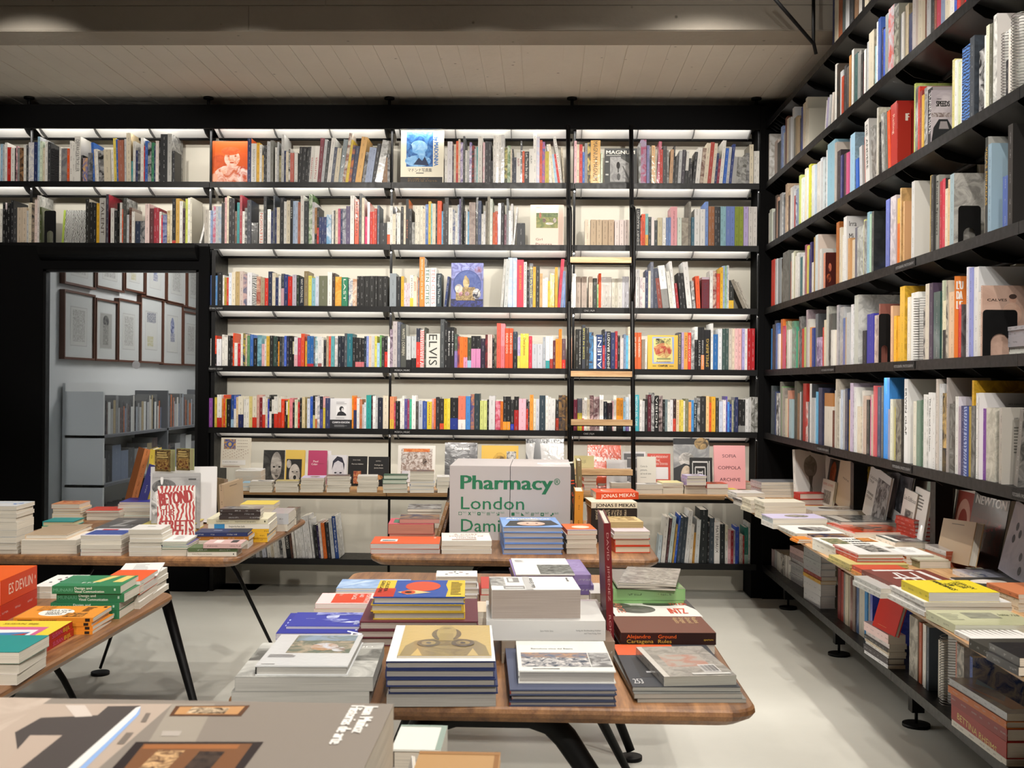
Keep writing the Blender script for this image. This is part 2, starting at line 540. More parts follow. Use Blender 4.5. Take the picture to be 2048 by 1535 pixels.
# curved metal hood over the opening
m = MB()
prof = [(0, 0)] + [(-0.10 * math.sin(t * math.pi / 12), 0.10 * (1 - math.cos(t * math.pi / 12)) - 0.1) for t in range(7)][::-1]
m.extrude(prof[1:] + [(0.0, 0.0)], ((wx0, YL - 0.02, wz1 + 0.16), (0, 1, 0), (0, 0, 1), (1, 0, 0)), wx1 - wx0)
struct('trim_5', m, M['lip'])
m = MB()
for a, b_ in ((wx0, wx0 + 0.02), (wx1 - 0.02, wx1)):
    m.box(a, b_, YL - 0.012, YL + 0.05, wz0, wz1)
m.box(wx0, wx1, YL - 0.012, YL + 0.05, wz1 - 0.015, wz1); m.box(wx0, wx1, YL - 0.012, YL + 0.05, wz0, wz0 + 0.02)
win = struct('window_1', m, M['lip'])
m = MB(); m.box(wx0 + 0.018, wx1 - 0.018, YL + 0.012, YL + 0.020, wz0 + 0.018, wz1 - 0.014); m.build('pane', M['glass'], win)
# round sticker on the pane
m = MB(); cx, cz = on_y(271, 729, YL)
m.face([(cx + 0.027 * math.cos(t * math.pi / 12), YL + 0.0115, cz + 0.027 * math.sin(t * math.pi / 12)) for t in range(24)])
m.build('sticker', plain('grey_sticker', '8b8d92', 0.6), win)

# gallery room behind the pane
GX = -3.52
m = MB(); m.box(GX - 0.1, GX, YW + 0.11, 13.2, -0.05, 3.3); m.box(GX - 0.1, GX, YL + 0.07, YW + 0.11, -0.05, ZS[1] - 0.05); struct('wall_gallery_left', m, M['white'])
m = MB(); m.box(GX, -1.8, 13.1, 13.2, -0.05, 3.3); struct('wall_gallery_rear', m, M['white'])
m = MB(); m.box(-1.9, -1.8, YW + 0.1, 13.1, -0.05, 3.3); struct('wall_gallery_right', m, M['white'])
m = MB(); m.box(GX, -1.9, YL + 0.07, 13.1, -0.05, 0.0); struct('floor_gallery', m, M['floor'])
m = MB(); m.box(GX, -1.9, YW + 0.15, 13.1, 3.2, 3.3); struct('ceiling_gallery', m, M['white'])

# ------------------------------------------------------------------ rear shelving
rear = empty('wall_shelving', (0, 0, 0), 'tall black steel wall shelving with lit shelves along the rear wall', 'bookcase')
LED = (1.0, 0.965, 0.91)


def shelf_rear(z, x0, x1, depth=0.28, led=True, power=1.0, panel=True):
    """One lacquered shelf from post to post with its lip, lamp reflector, rear tube and fins."""
    m = MB()
    m.box(x0, x1, YL, YL + depth, z - 0.004, z)
    m.box(x0, x1, YL - 0.003, YL, z - 0.036, z + 0.002)
    sh = m.build('shelf', M['lip'], rear)
    if not panel:
        return sh
    f = [x0 + 0.045 + 0.3675 * k for k in range(4)]
    m = MB()
    for k in range(3):
        a, b_ = f[k], f[k + 1]
        m.face([(a, YL + 0.012, z - 0.010), (a, YL + 0.165, z - 0.062), (b_, YL + 0.165, z - 0.062), (b_, YL + 0.012, z - 0.010)])
    m.face([(x0 + 0.01, YL + 0.012, z - 0.010), (x0 + 0.01, YL + 0.165, z - 0.062), (f[0], YL + 0.165, z - 0.062), (f[0], YL + 0.012, z - 0.010)])
    m.build('lamp_reflector', M['panel'], sh)
    m = MB(); m.tube([(x0 + 0.01, YL + 0.172, z - 0.068), (x1 - 0.01, YL + 0.172, z - 0.068)], 0.010, 8)
    m.build('lamp_tube', M['black'], sh)
    for a in f:
        m = MB()
        pts = [(0, -0.008), (0.02, -0.03), (0.06, -0.055), (0.11, -0.068), (0.168, -0.072), (0.27, -0.045), (0.27, -0.006)]
        m.extrude(pts, ((a - 0.0015, YL + 0.004, z), (0, 1, 0), (0, 0, 1), (1, 0, 0)), 0.003)
        m.build('bracket_fin', M['greypanel'], sh)
    return sh


rear_shelf = {}
for r, z in enumerate(ZS):
    for b_, (x0, x1) in enumerate(zip(POSTS, POSTS[1:])):
        if r > 1 and x1 < -2.0 - 0.1:
            continue
        rear_shelf[r, b_] = shelf_rear(z, x0 + 0.002, x1 - 0.002)
for x0, x1 in zip(POSTS[2:], POSTS[3:]):
    shelf_rear(ZLOW, x0 + 0.002, x1 - 0.002, 0.30, panel=False)
for x0, x1 in zip(POSTS, POSTS[1:]):
    sh = shelf_rear(ZTOP + 0.035, x0 + 0.002, x1 - 0.002)
    m = MB(); m.box(x0, x1, YL - 0.006, YL + 0.02, ZTOP, ZTOP + 0.155); m.build('fascia', M['blackmat'], rear)
# uprights: slim black tubes with a stud at each shelf and a foot at the ceiling
for x in POSTS[1:]:
    m = MB(); zb = 0.0 if x > -2.5 else ZS[1]
    m.tube([(x, YL + 0.03, zb), (x, YL + 0.03, ZTOP)], 0.0085, 10)
    up = m.build('upright', M['lip'], rear)
    m = MB(); m.tube([(x - 0.02, YL + 0.03, ZTOP + 0.15), (x - 0.02, YL + 0.03, CEIL - 0.014)], 0.010, 8)
    m.tube([(x - 0.02, YL + 0.03, CEIL - 0.016), (x - 0.02, YL + 0.03, CEIL - 0.006)], 0.034, 16)
    m.build('ceiling_foot', M['black'], rear)
    for z in ZS:
        if z < ZS[1] - 0.01 and x < -2.5:
            continue
        m = MB(); m.tube([(x, YL + 0.012, z - 0.052), (x, YL + 0.03, z - 0.052)], 0.006, 8); m.build('stud', M['chrome'], up)
m = MB(); m.box(-2.19, -2.165, YL + 0.01, YW, 0, ZS[1] - 0.04); m.build('side_panel', M['lip'], rear)
m = MB(); m.box(1.395, 1.43, YL - 0.01, YW, 0.62, ZTOP + 0.15); m.build('side_panel', M['blackmat'], rear)
for r, z in enumerate(ZS + [ZTOP + 0.03]):
    xs = -4.15 if r in (0, 1, 5) else -2.15
    lamp('shelf_lamp', 'AREA', ((xs + 1.38) / 2, YL + 0.016, z - 0.042), 5.5 * (1.38 - xs) / 3.53, LED,
         ((xs + 1.38) / 2, YL + 0.30, z - 0.30), shape='RECTANGLE', size=1.38 - xs, size_y=0.008)
lamp('shelf_lamp', 'AREA', (-0.4, YL + 0.02, 0.665), 1.0, LED, (-0.4, YL + 0.25, 0.4), shape='RECTANGLE', size=3.4, size_y=0.008)

# ------------------------------------------------------------------ side shelving
side = empty('side_shelving', (0, 0, 0), 'tall black steel wall shelving with curved brackets along the side wall', 'bookcase')
ZR = [3.475, ZTOP + 0.035] + ZS


def shelf_side(z, y0, y1, panel=True, depth=0.28):
    m = MB()
    m.box(XL, XL + depth, y0, y1, z - 0.004, z)
    m.box(XL - 0.003, XL, y0, y1, z - 0.036, z + 0.002)
    sh = m.build('shelf', M['lip'], side)
    if not panel:
        return sh
    ys = [y1 - 0.05 - (y1 - y0 - 0.1) * k / 3 for k in range(4)]
    m = MB()
    for a, b_ in zip(ys, ys[1:]):
        m.face([(XL + 0.012, a, z - 0.010), (XL + 0.012, b_, z - 0.010), (XL + 0.165, b_, z - 0.062), (XL + 0.165, a, z - 0.062)])
    m.build('lamp_reflector', M['greypanel'], sh)
    m = MB(); m.tube([(XL + 0.172, y0 + 0.01, z - 0.068), (XL + 0.172, y1 - 0.01, z - 0.068)], 0.010, 8)
    m.build('lamp_tube', M['black'], sh)
    for a in ys:
        m = MB()
        pts = [(0, -0.008), (0.012, -0.035), (0.05, -0.062), (0.11, -0.076), (0.168, -0.080), (0.29, -0.080), (0.29, -0.006)]
        m.extrude(pts, ((XL + 0.002, a - 0.0015, z), (1, 0, 0), (0, 0, 1), (0, 1, 0)), 0.003)
        m.build('bracket_fin', M['lip'], sh)
    return sh


YB = [YL - 0.01] + JOINTS
side_shelf = {}
for r, z in enumerate(ZR):
    for b_, (y1, y0) in enumerate(zip(YB, YB[1:])):
        if r == 0 and y1 > 6.0:
            continue
        side_shelf[r, b_] = shelf_side(z, y0 + 0.001, y1 - 0.001)
for y1, y0 in zip(YB, YB[1:]):
    shelf_side(ZLOW, y0 + 0.001, y1 - 0.001, False, 0.3)
for y in JOINTS:
    m = MB(); m.box(XL + 0.16, XL + 0.23, y - 0.03, y + 0.03, 0.1, 1.06)
    po = m.build('upright', M['lip'], side)
    m = MB(); m.box(XL + 0.26, XW, y - 0.02, y + 0.02, 1.0, 3.9); m.build('wall_rail', M['black'], side)
    m = MB(); m.tube([(XL + 0.10, y, 0.0), (XL + 0.10, y, 0.012)], 0.055, 20); m.tube([(XL + 0.10, y, 0.01), (XL + 0.10, y, 0.07)], 0.007, 8)
    m.box(XL + 0.075, XL + 0.125, y - 0.025, y + 0.025, 0.06, ZLOW - 0.004)
    m.build('foot', M['black'], side)
for y in JOINTS[:3]:
    for z in ZS:
        m = MB(); m.tube([(XL + 0.20, y - 0.01, z - 0.004), (XL + 0.20, y - 0.01, z + 0.02)], 0.006, 6); m.build('stud', M['black'], side)
m = MB(); m.box(XL, XW, YL - 0.008, YL + 0.012, 0.0, ZTOP + 0.16); m.build('side_panel', M['blackmat'], side)
for r, z in enumerate(ZR):
    lamp('shelf_lamp', 'AREA', (XL + 0.018, 4.8, z - 0.042), 3.0, LED, (XL + 0.30, 4.8, z - 0.30), shape='RECTANGLE', size=0.008, size_y=5.0)
lamp('shelf_lamp', 'AREA', (XL + 0.02, 4.8, 0.665), 0.5, LED, (XL + 0.25, 4.8, 0.4), shape='RECTANGLE', size=0.008, size_y=5.0)

# section signs on the shelf lips
def sign(txt, u0, u1, v, wall, z, n=None):
    pass  # lettering is added once the text tools exist

# ------------------------------------------------------------------ counters
CZ, XC, YC = 0.71, 1.118, 6.90
edge = [(0, 0), (0.010, -0.012), (0.030, -0.026), (0.05, -0.030), (0.46, -0.030), (0.46, 0.002), (0.012, 0.002), (0.003, -0.001)]
edge = [(p, q - 0.002) for p, q in edge]
split = on_z(762, 990, CZ)[0]
for k, (x0, x1) in enumerate(((-2.17, split - 0.002), (split + 0.002, 1.116))):
    m = MB(); m.extrude(edge[::-1], ((x0, YC, CZ), (0, 1, 0), (0, 0, 1), (1, 0, 0)), x1 - x0)
    if k:
        n = len(m.v) // 2                # mitred end: the front edge stops where the side counter begins
    o = m.build('counter', M['oak_c'])
    tag(o, ['oak counter with bullnose edge along the rear wall, part beside the window',
            'oak counter with bullnose edge along the rear wall, part behind the ladder'][k], 'counter')
j1 = on_z(1851, 1239, CZ)[1]
for k, (y1, y0) in enumerate(((YC + 0.46, j1 + 0.002), (j1 - 0.002, 1.9))):
    m = MB(); m.extrude(edge, ((XC, y0, CZ), (1, 0, 0), (0, 0, 1), (0, 1, 0)), y1 - y0)
    o = m.build('counter', M['oak_cy'])
    tag(o, ['oak counter with bullnose edge along the side wall, length that meets the rear corner',
            'oak counter with bullnose edge along the side wall, length under the yellow spread book'][k], 'counter')
m = MB(); m.box(-2.15, 1.35, YC + 0.12, YC + 0.16, CZ - 0.06, CZ - 0.032); m.build('counter_bearer', M['black'], rear)
m = MB(); m.box(XC + 0.12, XC + 0.16, 2.0, YL - 0.4, CZ - 0.06, CZ - 0.032); m.build('counter_bearer', M['black'], side)

# ------------------------------------------------------------------ library ladder
lad = empty('library_ladder', (0.3, 7.0, 0), 'black tubular library ladder with pale oak treads leaning on the rear shelving', 'ladder')
lt = Vector(lad.location)
def L_(x, y, z):
    return (x - lt.x, y - lt.y, z - lt.z)
YT, YBm = 7.27, 6.80            # rails lean from the floor up to the shelf rail
def lad_y(z):
    return YBm + (YT - YBm) * z / 3.0
RAILX = []
for u0, u1 in ((1136.5, 1139.5), (1262.5, 1266.5)):
    xa = on_y(u0, 300, lad_y(2.9))[0]; xb = on_y(u1, 900, lad_y(0.95))[0]
    RAILX.append((xa, xb))
    x_at = lambda z, xa=xa, xb=xb: xb + (xa - xb) * (z - 0.95) / 1.95
    m = MB(); m.tube([L_(x_at(0), lad_y(0), 0.0), L_(x_at(3.05), lad_y(3.05), 3.05)], 0.0145, 10)
    m.build('rail', M['lip'], lad)
    m = MB()
    zt = on_y(u0, 412, lad_y(2.4))[1]; zb = on_y(u0, 600, lad_y(1.9))[1]
    pth = [(x_at(zb), lad_y(zb) - 0.012, zb), (x_at(zb) + .004, lad_y(zb) - 0.05, zb + 0.07), (x_at(zt) + .012, lad_y(zt) - 0.085, zb + 0.2),
           (x_at(zt) + .012, lad_y(zt) - 0.085, zt - 0.07), (x_at(zt) + .010, lad_y(zt) - 0.07, zt - 0.02), (x_at(zt), lad_y(zt) - 0.035, zt), (x_at(zt), lad_y(zt), zt - 0.02)]
    m.tube([L_(*p) for p in pth], 0.010, 8); m.build('grab_handle', M['lip'], lad)
    m = MB(); m.tube([L_(x_at(3.05), lad_y(3.05), 3.04), L_(x_at(3.05), YL - 0.02, 3.06)], 0.012, 8)
    m.build('hook', M['lip'], lad)
for v in (520, 747, 844, 943):
    for it in range(3):
        z = on_y(1200, v, 7.05 if it == 0 else lad_y(z) - 0.03)[1]
    xs = [xb + (xa - xb) * (z - 0.95) / 1.95 for xa, xb in RAILX]
    m = MB(); m.box(xs[0] + 0.008 - lt.x, xs[1] - 0.008 - lt.x, lad_y(z) - 0.06 - lt.y, lad_y(z) + 0.035 - lt.y, z - 0.018, z + 0.016)
    tr = m.build('tread', M['oak_l'], lad)
    m = MB()
    m.box(xs[0] + 0.004 - lt.x, xs[1] - 0.004 - lt.x, lad_y(z) - 0.012 - lt.y, lad_y(z) + 0.012 - lt.y, z - 0.026, z - 0.019)
    for x in xs:
        m.box(x - 0.012 - lt.x, x + 0.012 - lt.x, lad_y(z) - 0.02 - lt.y, lad_y(z) + 0.02 - lt.y, z - 0.032, z - 0.014)
    m.build('tread_bracket', M['black'], tr)

# ------------------------------------------------------------------ camera on the ceiling, bracing rods
sc = empty('security_camera', (*on_z(1515, 212, CEIL), CEIL), 'small black security camera on the concrete ceiling above the shelving corner', 'camera')
m = MB(); m.tube([(0, 0, -0.012), (0, 0, 0)], [0.055, 0.05], 20); m.tube([(0, 0, -0.05), (0, 0, -0.01)], 0.022, 12); m.build('mount', M['black'], sc)
m = MB(); m.tube([(0, 0, -0.115), (0, 0, -0.10), (0, 0, -0.07), (0, 0, -0.045)], [0.02, 0.045, 0.05, 0.035], 20); m.build('body', M['black'], sc)
m = MB(); m.tube([(0, -0.048, -0.085), (0, -0.058, -0.085)], [0.022, 0.016], 16); m.build('lens', M['lip'], sc)
br = empty('bracing_rod', (1.40, 5.9, 3.0), 'thin black steel rods bracing the side shelving up to the beam', 'brace')
bl = Vector(br.location)
def bp(u, v, y):
    x, z = on_y(u, v, y); return (x - bl.x, y - bl.y, z - bl.z)
m = MB(); m.tube([bp(1530, -25, 5.5), bp(1626, 86, 5.62)], 0.009, 8); m.build('rod', M['black'], br)
m = MB(); m.tube([bp(1627, -30, 5.62), bp(1627, 84, 5.62), bp(1632, 108, 5.64)], 0.009, 8); m.build('rod', M['black'], br)

# ------------------------------------------------------------------ tables
TZ = 0.74


def table(x0, x1, y0, y1, label, hoop=1.0, front_u=True):
    cx, cy = (x0 + x1) / 2, (y0 + y1) / 2
    t = empty('display_table', (cx, cy, 0), label, 'table', 'oak display tables')
    hw, hd, r = (x1 - x0) / 2, (y1 - y0) / 2, 0.055
    out = []
    for sx, sy, a0 in ((1, -1, -90), (1, 1, 0), (-1, 1, 90), (-1, -1, 180)):
        for k in range(6):
            a = math.radians(a0 + 18 * k)
            out.append((sx * (hw - r) + r * math.cos(a), sy * (hd - r) + r * math.sin(a)))
    m = MB()
    rings = []
    for z, ins in ((TZ, 0.006), (TZ - 0.004, 0.0015), (TZ - 0.012, 0.0), (TZ - 0.022, 0.006), (TZ - 0.036, 0.026)):
        k = [( x * (1 - ins / hw), y * (1 - ins / hd), z) for x, y in out]
        rings.append(len(m.v)); m.v += k
    n = len(out)
    for a, b_ in zip(rings, rings[1:]):
        for k in range(n):
            l = (k + 1) % n
            m.f.append((b_ + k, b_ + l, a + l, a + k)); m._attr((1, 1, 1), None, 0, [(0, 0)] * 4, 0, False)
    m.f.append(tuple(rings[0] + k for k in range(n))); m._attr((1, 1, 1), None, 0, [(0, 0)] * n, 0, False)
    m.f.append(tuple(rings[-1] + k for k in reversed(range(n)))); m._attr((1, 1, 1), None, 0, [(0, 0)] * n, 0, False)
    m.build('tabletop', M['oak_t'], t)
    zb = TZ - 0.036
    m = MB(); m.box(-0.09, 0.09, -hd * 0.62, hd * 0.62, zb - 0.05, zb); m.build('beam', M['black'], t)
    for sx in (-1, 1):
        for sy in (-1, 1):
            if (sy < 0) == front_u:
                continue
            m = MB()
            p0 = Vector((sx * 0.12, sy * hd * 0.48, zb - 0.02)); p1 = Vector((sx * (hw - 0.12), sy * (hd - 0.02), 0.05))
            foot = Vector((p1.x, p1.y, 0.012))
            m.tube([p0, p0.lerp(p1, 0.5), p1, foot], [0.024, 0.018, 0.012, 0.010], 10)
            m.build('leg', M['black'], t)
            m = MB(); m.tube([(foot.x, foot.y, 0), (foot.x, foot.y, 0.012)], 0.042, 20); m.build('foot', M['black'], t)
    sy = -1 if front_u else 1
    m = MB()
    yh = sy * hd * 0.78
    pth = [(-(hw - 0.10), sy * (hd - 0.02), 0.03), (-0.24, yh, zb - 0.20), (-0.155, yh, zb - 0.075), (-0.125, yh, zb - 0.045), (-0.08, yh, zb - 0.03),
           (0.08, yh, zb - 0.03), (0.125, yh, zb - 0.045), (0.155, yh, zb - 0.075), (0.24, yh, zb - 0.20), (hw - 0.10, sy * (hd - 0.02), 0.03)]
    m.tube(pth, [hoop * q for q in (0.016, 0.022, 0.026, 0.027, 0.027, 0.027, 0.027, 0.026, 0.022, 0.016)], 12)
    m.build('leg_hoop', M['black'], t)
    for sx in (-1, 1):
        m = MB(); m.tube([(sx * (hw - 0.10), sy * (hd - 0.02), 0), (sx * (hw - 0.10), sy * (hd - 0.02), 0.014)], 0.042, 20); m.build('foot', M['black'], t)
        # folded steel wing that carries the top
        m = MB(); m.extrude([(0.06, 0), (hw * 0.86, 0), (hw * 0.86, -0.006), (0.25, -0.045), (0.06, -0.05)] if sx > 0 else
                            [(-0.06, 0), (-0.06, -0.05), (-0.25, -0.045), (-hw * 0.86, -0.006), (-hw * 0.86, 0)],
                            ((0, -hd * 0.45, zb), (1, 0, 0), (0, 0, 1), (0, 1, 0)), hd * 0.9)
        m.build('wing', M['black'], t)
    return t


table(-0.636, 0.432, 2.225, 3.80, 'oak display table carrying the tall maroon book and the golden torso cover')
table(-0.64, 0.434, 4.14, 5.32, 'oak display table that carries the white lettered box')
table(-2.17, -1.10, 4.05, 5.25, 'oak display table under the red and white striped book', 0.42, front_u=False)
table(-2.17, -1.107, 2.2, 3.39, 'oak display table that carries the green design books and the orange box', 0.42, front_u=False)
table(-1.25, 0.05, 0.35, 1.55, 'oak display table under the huge grey photo books close to the lens')
# ------------------------------------------------------------------ books
PAL = dict(w='e0ded8', c='d9cfb8', k='1b1b1d', g='8a8a88', d='3e3f41', s='bcbec0', r='bf281e', o='d9541f', y='dcb437', b='2f5fae',
           n='24305c', t='2c8f92', e='2f7a55', p='e6b4bb', v='7d6aa8', l='9fc3dc', a='9a7350', m='6e2430', i='cfdcc4', q='a9a9a6')
PAGE = rgb('cfc8ba')


def hexof(c):
    return PAL[c] if c in PAL else c.lstrip('#')


def colour_name(h):
    import colorsys
    r, g, b = (int(h[i:i + 2], 16) / 255 for i in (0, 2, 4))
    hu, s, v = colorsys.rgb_to_hsv(r, g, b)
    hu *= 360
    if v < 0.2 or (v < 0.3 and s < 0.3):
        return 'black'
    if s < 0.09:
        return 'dark grey' if v < 0.42 else 'grey' if v < 0.7 else 'pale grey' if v < 0.82 else 'white'
    if s < 0.22 and 20 < hu < 75:
        return 'dark olive' if v < 0.42 else 'taupe' if v < 0.7 else 'stone' if v < 0.82 else 'cream'
    if s < 0.22 and 180 < hu < 270:
        return 'charcoal' if v < 0.42 else 'slate grey' if v < 0.7 else 'silver blue'
    tone = 'dark ' if v < 0.45 else 'pale ' if (s < 0.32 and v > 0.7) else ''
    if hu < 12 or hu >= 345:
        n = 'red' if s > 0.45 else 'pink' if v > 0.7 else 'mauve'
    elif hu < 40:
        n = 'orange' if (s > 0.6 and v > 0.75) else 'tan' if v > 0.65 else 'brown'
    elif hu < 65:
        n = 'yellow' if s > 0.5 else 'straw'
    elif hu < 160:
        n = 'green'
    elif hu < 195:
        n = 'teal'
    elif hu < 255:
        n = 'blue'
    elif hu < 300:
        n = 'purple'
    else:
        n = 'magenta' if s > 0.5 else 'pink'
    return tone + n


def mul(c, k):
    return tuple(min(1.0, x * k) for x in c)


def ink_for(c):
    l = 0.2126 * c[0] + 0.7152 * c[1] + 0.0722 * c[2]
    return mul(c, 0.22) if l > 0.22 else tuple(0.35 * x + 0.33 for x in c)


# ---- lettering as flat meshes
_text = {}


def text_mesh(s):
    """(points, faces, width, height) of a string, baseline at y = 0, cap height 1."""
    if s not in _text:
        cu = D.curves.new('lettering', 'FONT')
        cu.body = s; cu.resolution_u = 2; cu.size = 1.0
        ob = D.objects.new('lettering', cu)
        me = ob.to_mesh()
        pts = [(v.co.x, v.co.y) for v in me.vertices]
        fs = [tuple(p.vertices) for p in me.polygons]
        ob.to_mesh_clear()
        D.objects.remove(ob); D.curves.remove(cu)
        k = 1 / 0.70
        pts = [(x * k, y * k) for x, y in pts]
        xs = [p[0] for p in pts] or [0, 0]
        _text[s] = (pts, fs, min(xs), max(xs))
    return _text[s]


def add_text(m, s, at, ex, ey, h, col, fit=None, bold=0.0, mi=0, anchor=0.0):
    """Lettering of cap height h; at = start of the baseline, ex/ey = reading and up directions, fit = wanted length."""
    pts, fs, x0, x1 = text_mesh(s)
    sx = h if fit is None else fit / max(1e-6, x1 - x0)
    at, ex, ey = Vector(at), Vector(ex), Vector(ey)
    off = x0 + anchor * (x1 - x0)
    nz = ex.cross(ey)
    for di, d in enumerate(((0, 0), (bold, 0), (-bold, 0), (bold / 2, 0), (-bold / 2, 0)) if bold > 0.03 else ((0, 0), (bold, 0)) if bold else ((0, 0),)):
        n = len(m.v)
        m.v += [tuple(at + ex * ((x - off) * sx + d[0] * h) + ey * (y * h) + nz * (di * 0.00002)) for x, y in pts]
        for f in fs:
            m.f.append(tuple(n + i for i in f)); m._attr(col, None, 0, [(0, 0)] * len(f), mi, False)


def draw(m, shapes, W, Hh, o=(0, 0, 0), ex=(1, 0, 0), ey=(0, 1, 0), lift=0.00022):
    """Flat print: shapes in cover fractions laid over a W x H cover whose lower corner is o."""
    o, ex, ey = Vector(o), Vector(ex), Vector(ey)
    nz = ex.cross(ey)
    lift = min(lift, 0.0011 / max(1, len(shapes)))

    def P(x, y, i):
        return tuple(o + ex * (x * W) + ey * (y * Hh) + nz * (lift * (i + 1)))
    for i, s in enumerate(shapes):
        k = s[0]
        if k in 'rnw':
            x0, y0, x1, y1 = s[1:5]
            a = rgb(hexof(s[5])); b = rgb(hexof(s[6])) if k != 'r' else None
            sc = s[7] if len(s) > 7 else 1.0
            off = (i * 0.37, i * 0.71)
            uv = [((x * W * sc + off[0]), (y * Hh * sc + off[1])) for x, y in ((x0, y0), (x1, y0), (x1, y1), (x0, y1))]
            m.face([P(x0, y0, i), P(x1, y0, i), P(x1, y1, i), P(x0, y1, i)], a, b, {'r': 0, 'n': 2, 'w': 3}[k], uv)
        elif k == 'e':
            cx, cy, rx, ry = s[1:5]
            m.face([P(cx + rx * math.cos(t * math.pi / 14), cy + ry * math.sin(t * math.pi / 14), i) for t in range(28)], rgb(hexof(s[5])))
        elif k == 'E':                                 # ellipse with a picture grain
            cx, cy, rx, ry = s[1:5]
            q = [(cx + rx * math.cos(t * math.pi / 14), cy + ry * math.sin(t * math.pi / 14)) for t in range(28)]
            m.face([P(x, y, i) for x, y in q], rgb(hexof(s[5])), rgb(hexof(s[6])), 2, [(x * W, y * Hh) for x, y in q])
        elif k == 'p':
            m.face([P(x, y, i) for x, y in s[1]], rgb(hexof(s[2])))
        elif k == 't':                                 # text, x, y, cap height, colour, fit length, turn, bold
            _, txt, x, y, h, col = s[:6]
            fit = s[6] if len(s) > 6 else None
            turn = math.radians(s[7]) if len(s) > 7 else 0
            bold = s[8] if len(s) > 8 else 0.018
            rx = ex * math.cos(turn) + ey * math.sin(turn)
            ry = -ex * math.sin(turn) + ey * math.cos(turn)
            L = W if abs(math.cos(turn)) > 0.7 else Hh
            Lh = Hh if abs(math.cos(turn)) > 0.7 else W
            add_text(m, txt, P(x, y, i), rx, ry, h * Lh, rgb(hexof(col)), None if not fit else fit * L, bold)
        elif k == 'l':                                 # lines of print too small to read
            x0, y0, x1, y1, n, col = s[1:7]
            rr = random.Random(i * 31 + n)
            hgt = (y1 - y0) / n
            for j in range(n):
                yy = y1 - hgt * (j + 0.8)
                e = x0 + (x1 - x0) * rr.uniform(0.6, 1.0)
                m.face([P(x0, yy, i), P(e, yy, i), P(e, yy + hgt * 0.45, i), P(x0, yy + hgt * 0.45, i)], rgb(hexof(col)))


# ---- a book lying on its back: x = width, y = depth, z = thickness; spine on side L, R, F or B
def flat_book(name, W, Dp, T, col, page=None, spine='L', hard=False, gloss=False, loc=(0, 0, 0), rot=(0, 0, 0), art=None, art_turn=0,
              spine_art=None, back=None, spine_col=None, ink=0, col2=None, front_only=False):
    page = page or PAGE
    c = 0.0026 if hard else 0.0007
    c = min(c, T * 0.25)
    ov = 0.0035 if hard else 0.0003
    spine_col = spine_col or col
    m = MB()
    uvo = random.uniform(0, 9)

    def uvs(key, pts):
        return [(p[0] + uvo, p[1] + uvo) for p in pts]
    m.box(-W / 2, W / 2, 0, Dp, T - c, T, col, col2, ink, uvs=uvs)
    m.box(-W / 2, W / 2, 0, Dp, 0, c, back or col)
    sp = dict(L=(-W / 2, -W / 2 + c, 0, Dp), R=(W / 2 - c, W / 2, 0, Dp), F=(-W / 2, W / 2, 0, c), B=(-W / 2, W / 2, Dp - c, Dp))[spine]

    def suv(key, pts):
        if key in 'fb':
            return [(p[0] + uvo, p[2] - T / 2) for p in pts]
        return [(p[1] + uvo, p[2] - T / 2) for p in pts]
    m.box(*sp, c, T - c, spine_col, ink_for(spine_col), 0 if spine_art else 1, uvs=suv)
    o = m.build(name, M['gloss'] if gloss else M['card'], None, loc, rot)
    x0, x1, y0, y1 = -W / 2 + ov, W / 2 - ov, ov, Dp - ov
    if spine == 'L': x0 = -W / 2 + c
    if spine == 'R': x1 = W / 2 - c
    if spine == 'F': y0 = c
    if spine == 'B': y1 = Dp - c
    pm = MB()

    def puv(key, pts):
        return [((p[0] if key in 'fb' else p[1]) + uvo, p[2] + uvo) for p in pts]
    pm.box(x0, x1, y0, y1, c, T - c, page, only='fblr', uvs=puv)
    pm.build('page_block', M['pages'], o)
    if art:
        am = MB()
        t = art_turn % 4
        fr = [((-W / 2, 0, T), (1, 0, 0), (0, 1, 0), W, Dp), ((W / 2, 0, T), (0, 1, 0), (-1, 0, 0), Dp, W),
              ((W / 2, Dp, T), (-1, 0, 0), (0, -1, 0), W, Dp), ((-W / 2, Dp, T), (0, -1, 0), (1, 0, 0), Dp, W)][t]
        draw(am, art, fr[3], fr[4], fr[0], fr[1], fr[2])
        am.build('cover_print', M['gloss'] if gloss else M['card'], o)
    if spine_art:
        am = MB()
        fr = dict(F=((-W / 2, 0, 0), (1, 0, 0), W), R=((W / 2, 0, 0), (0, 1, 0), Dp), L=((-W / 2, Dp, 0), (0, -1, 0), Dp))[spine]
        draw(am, spine_art, fr[2], T, fr[0], fr[1], (0, 0, 1))
        am.build('spine_print', M['card'], o)
    return o


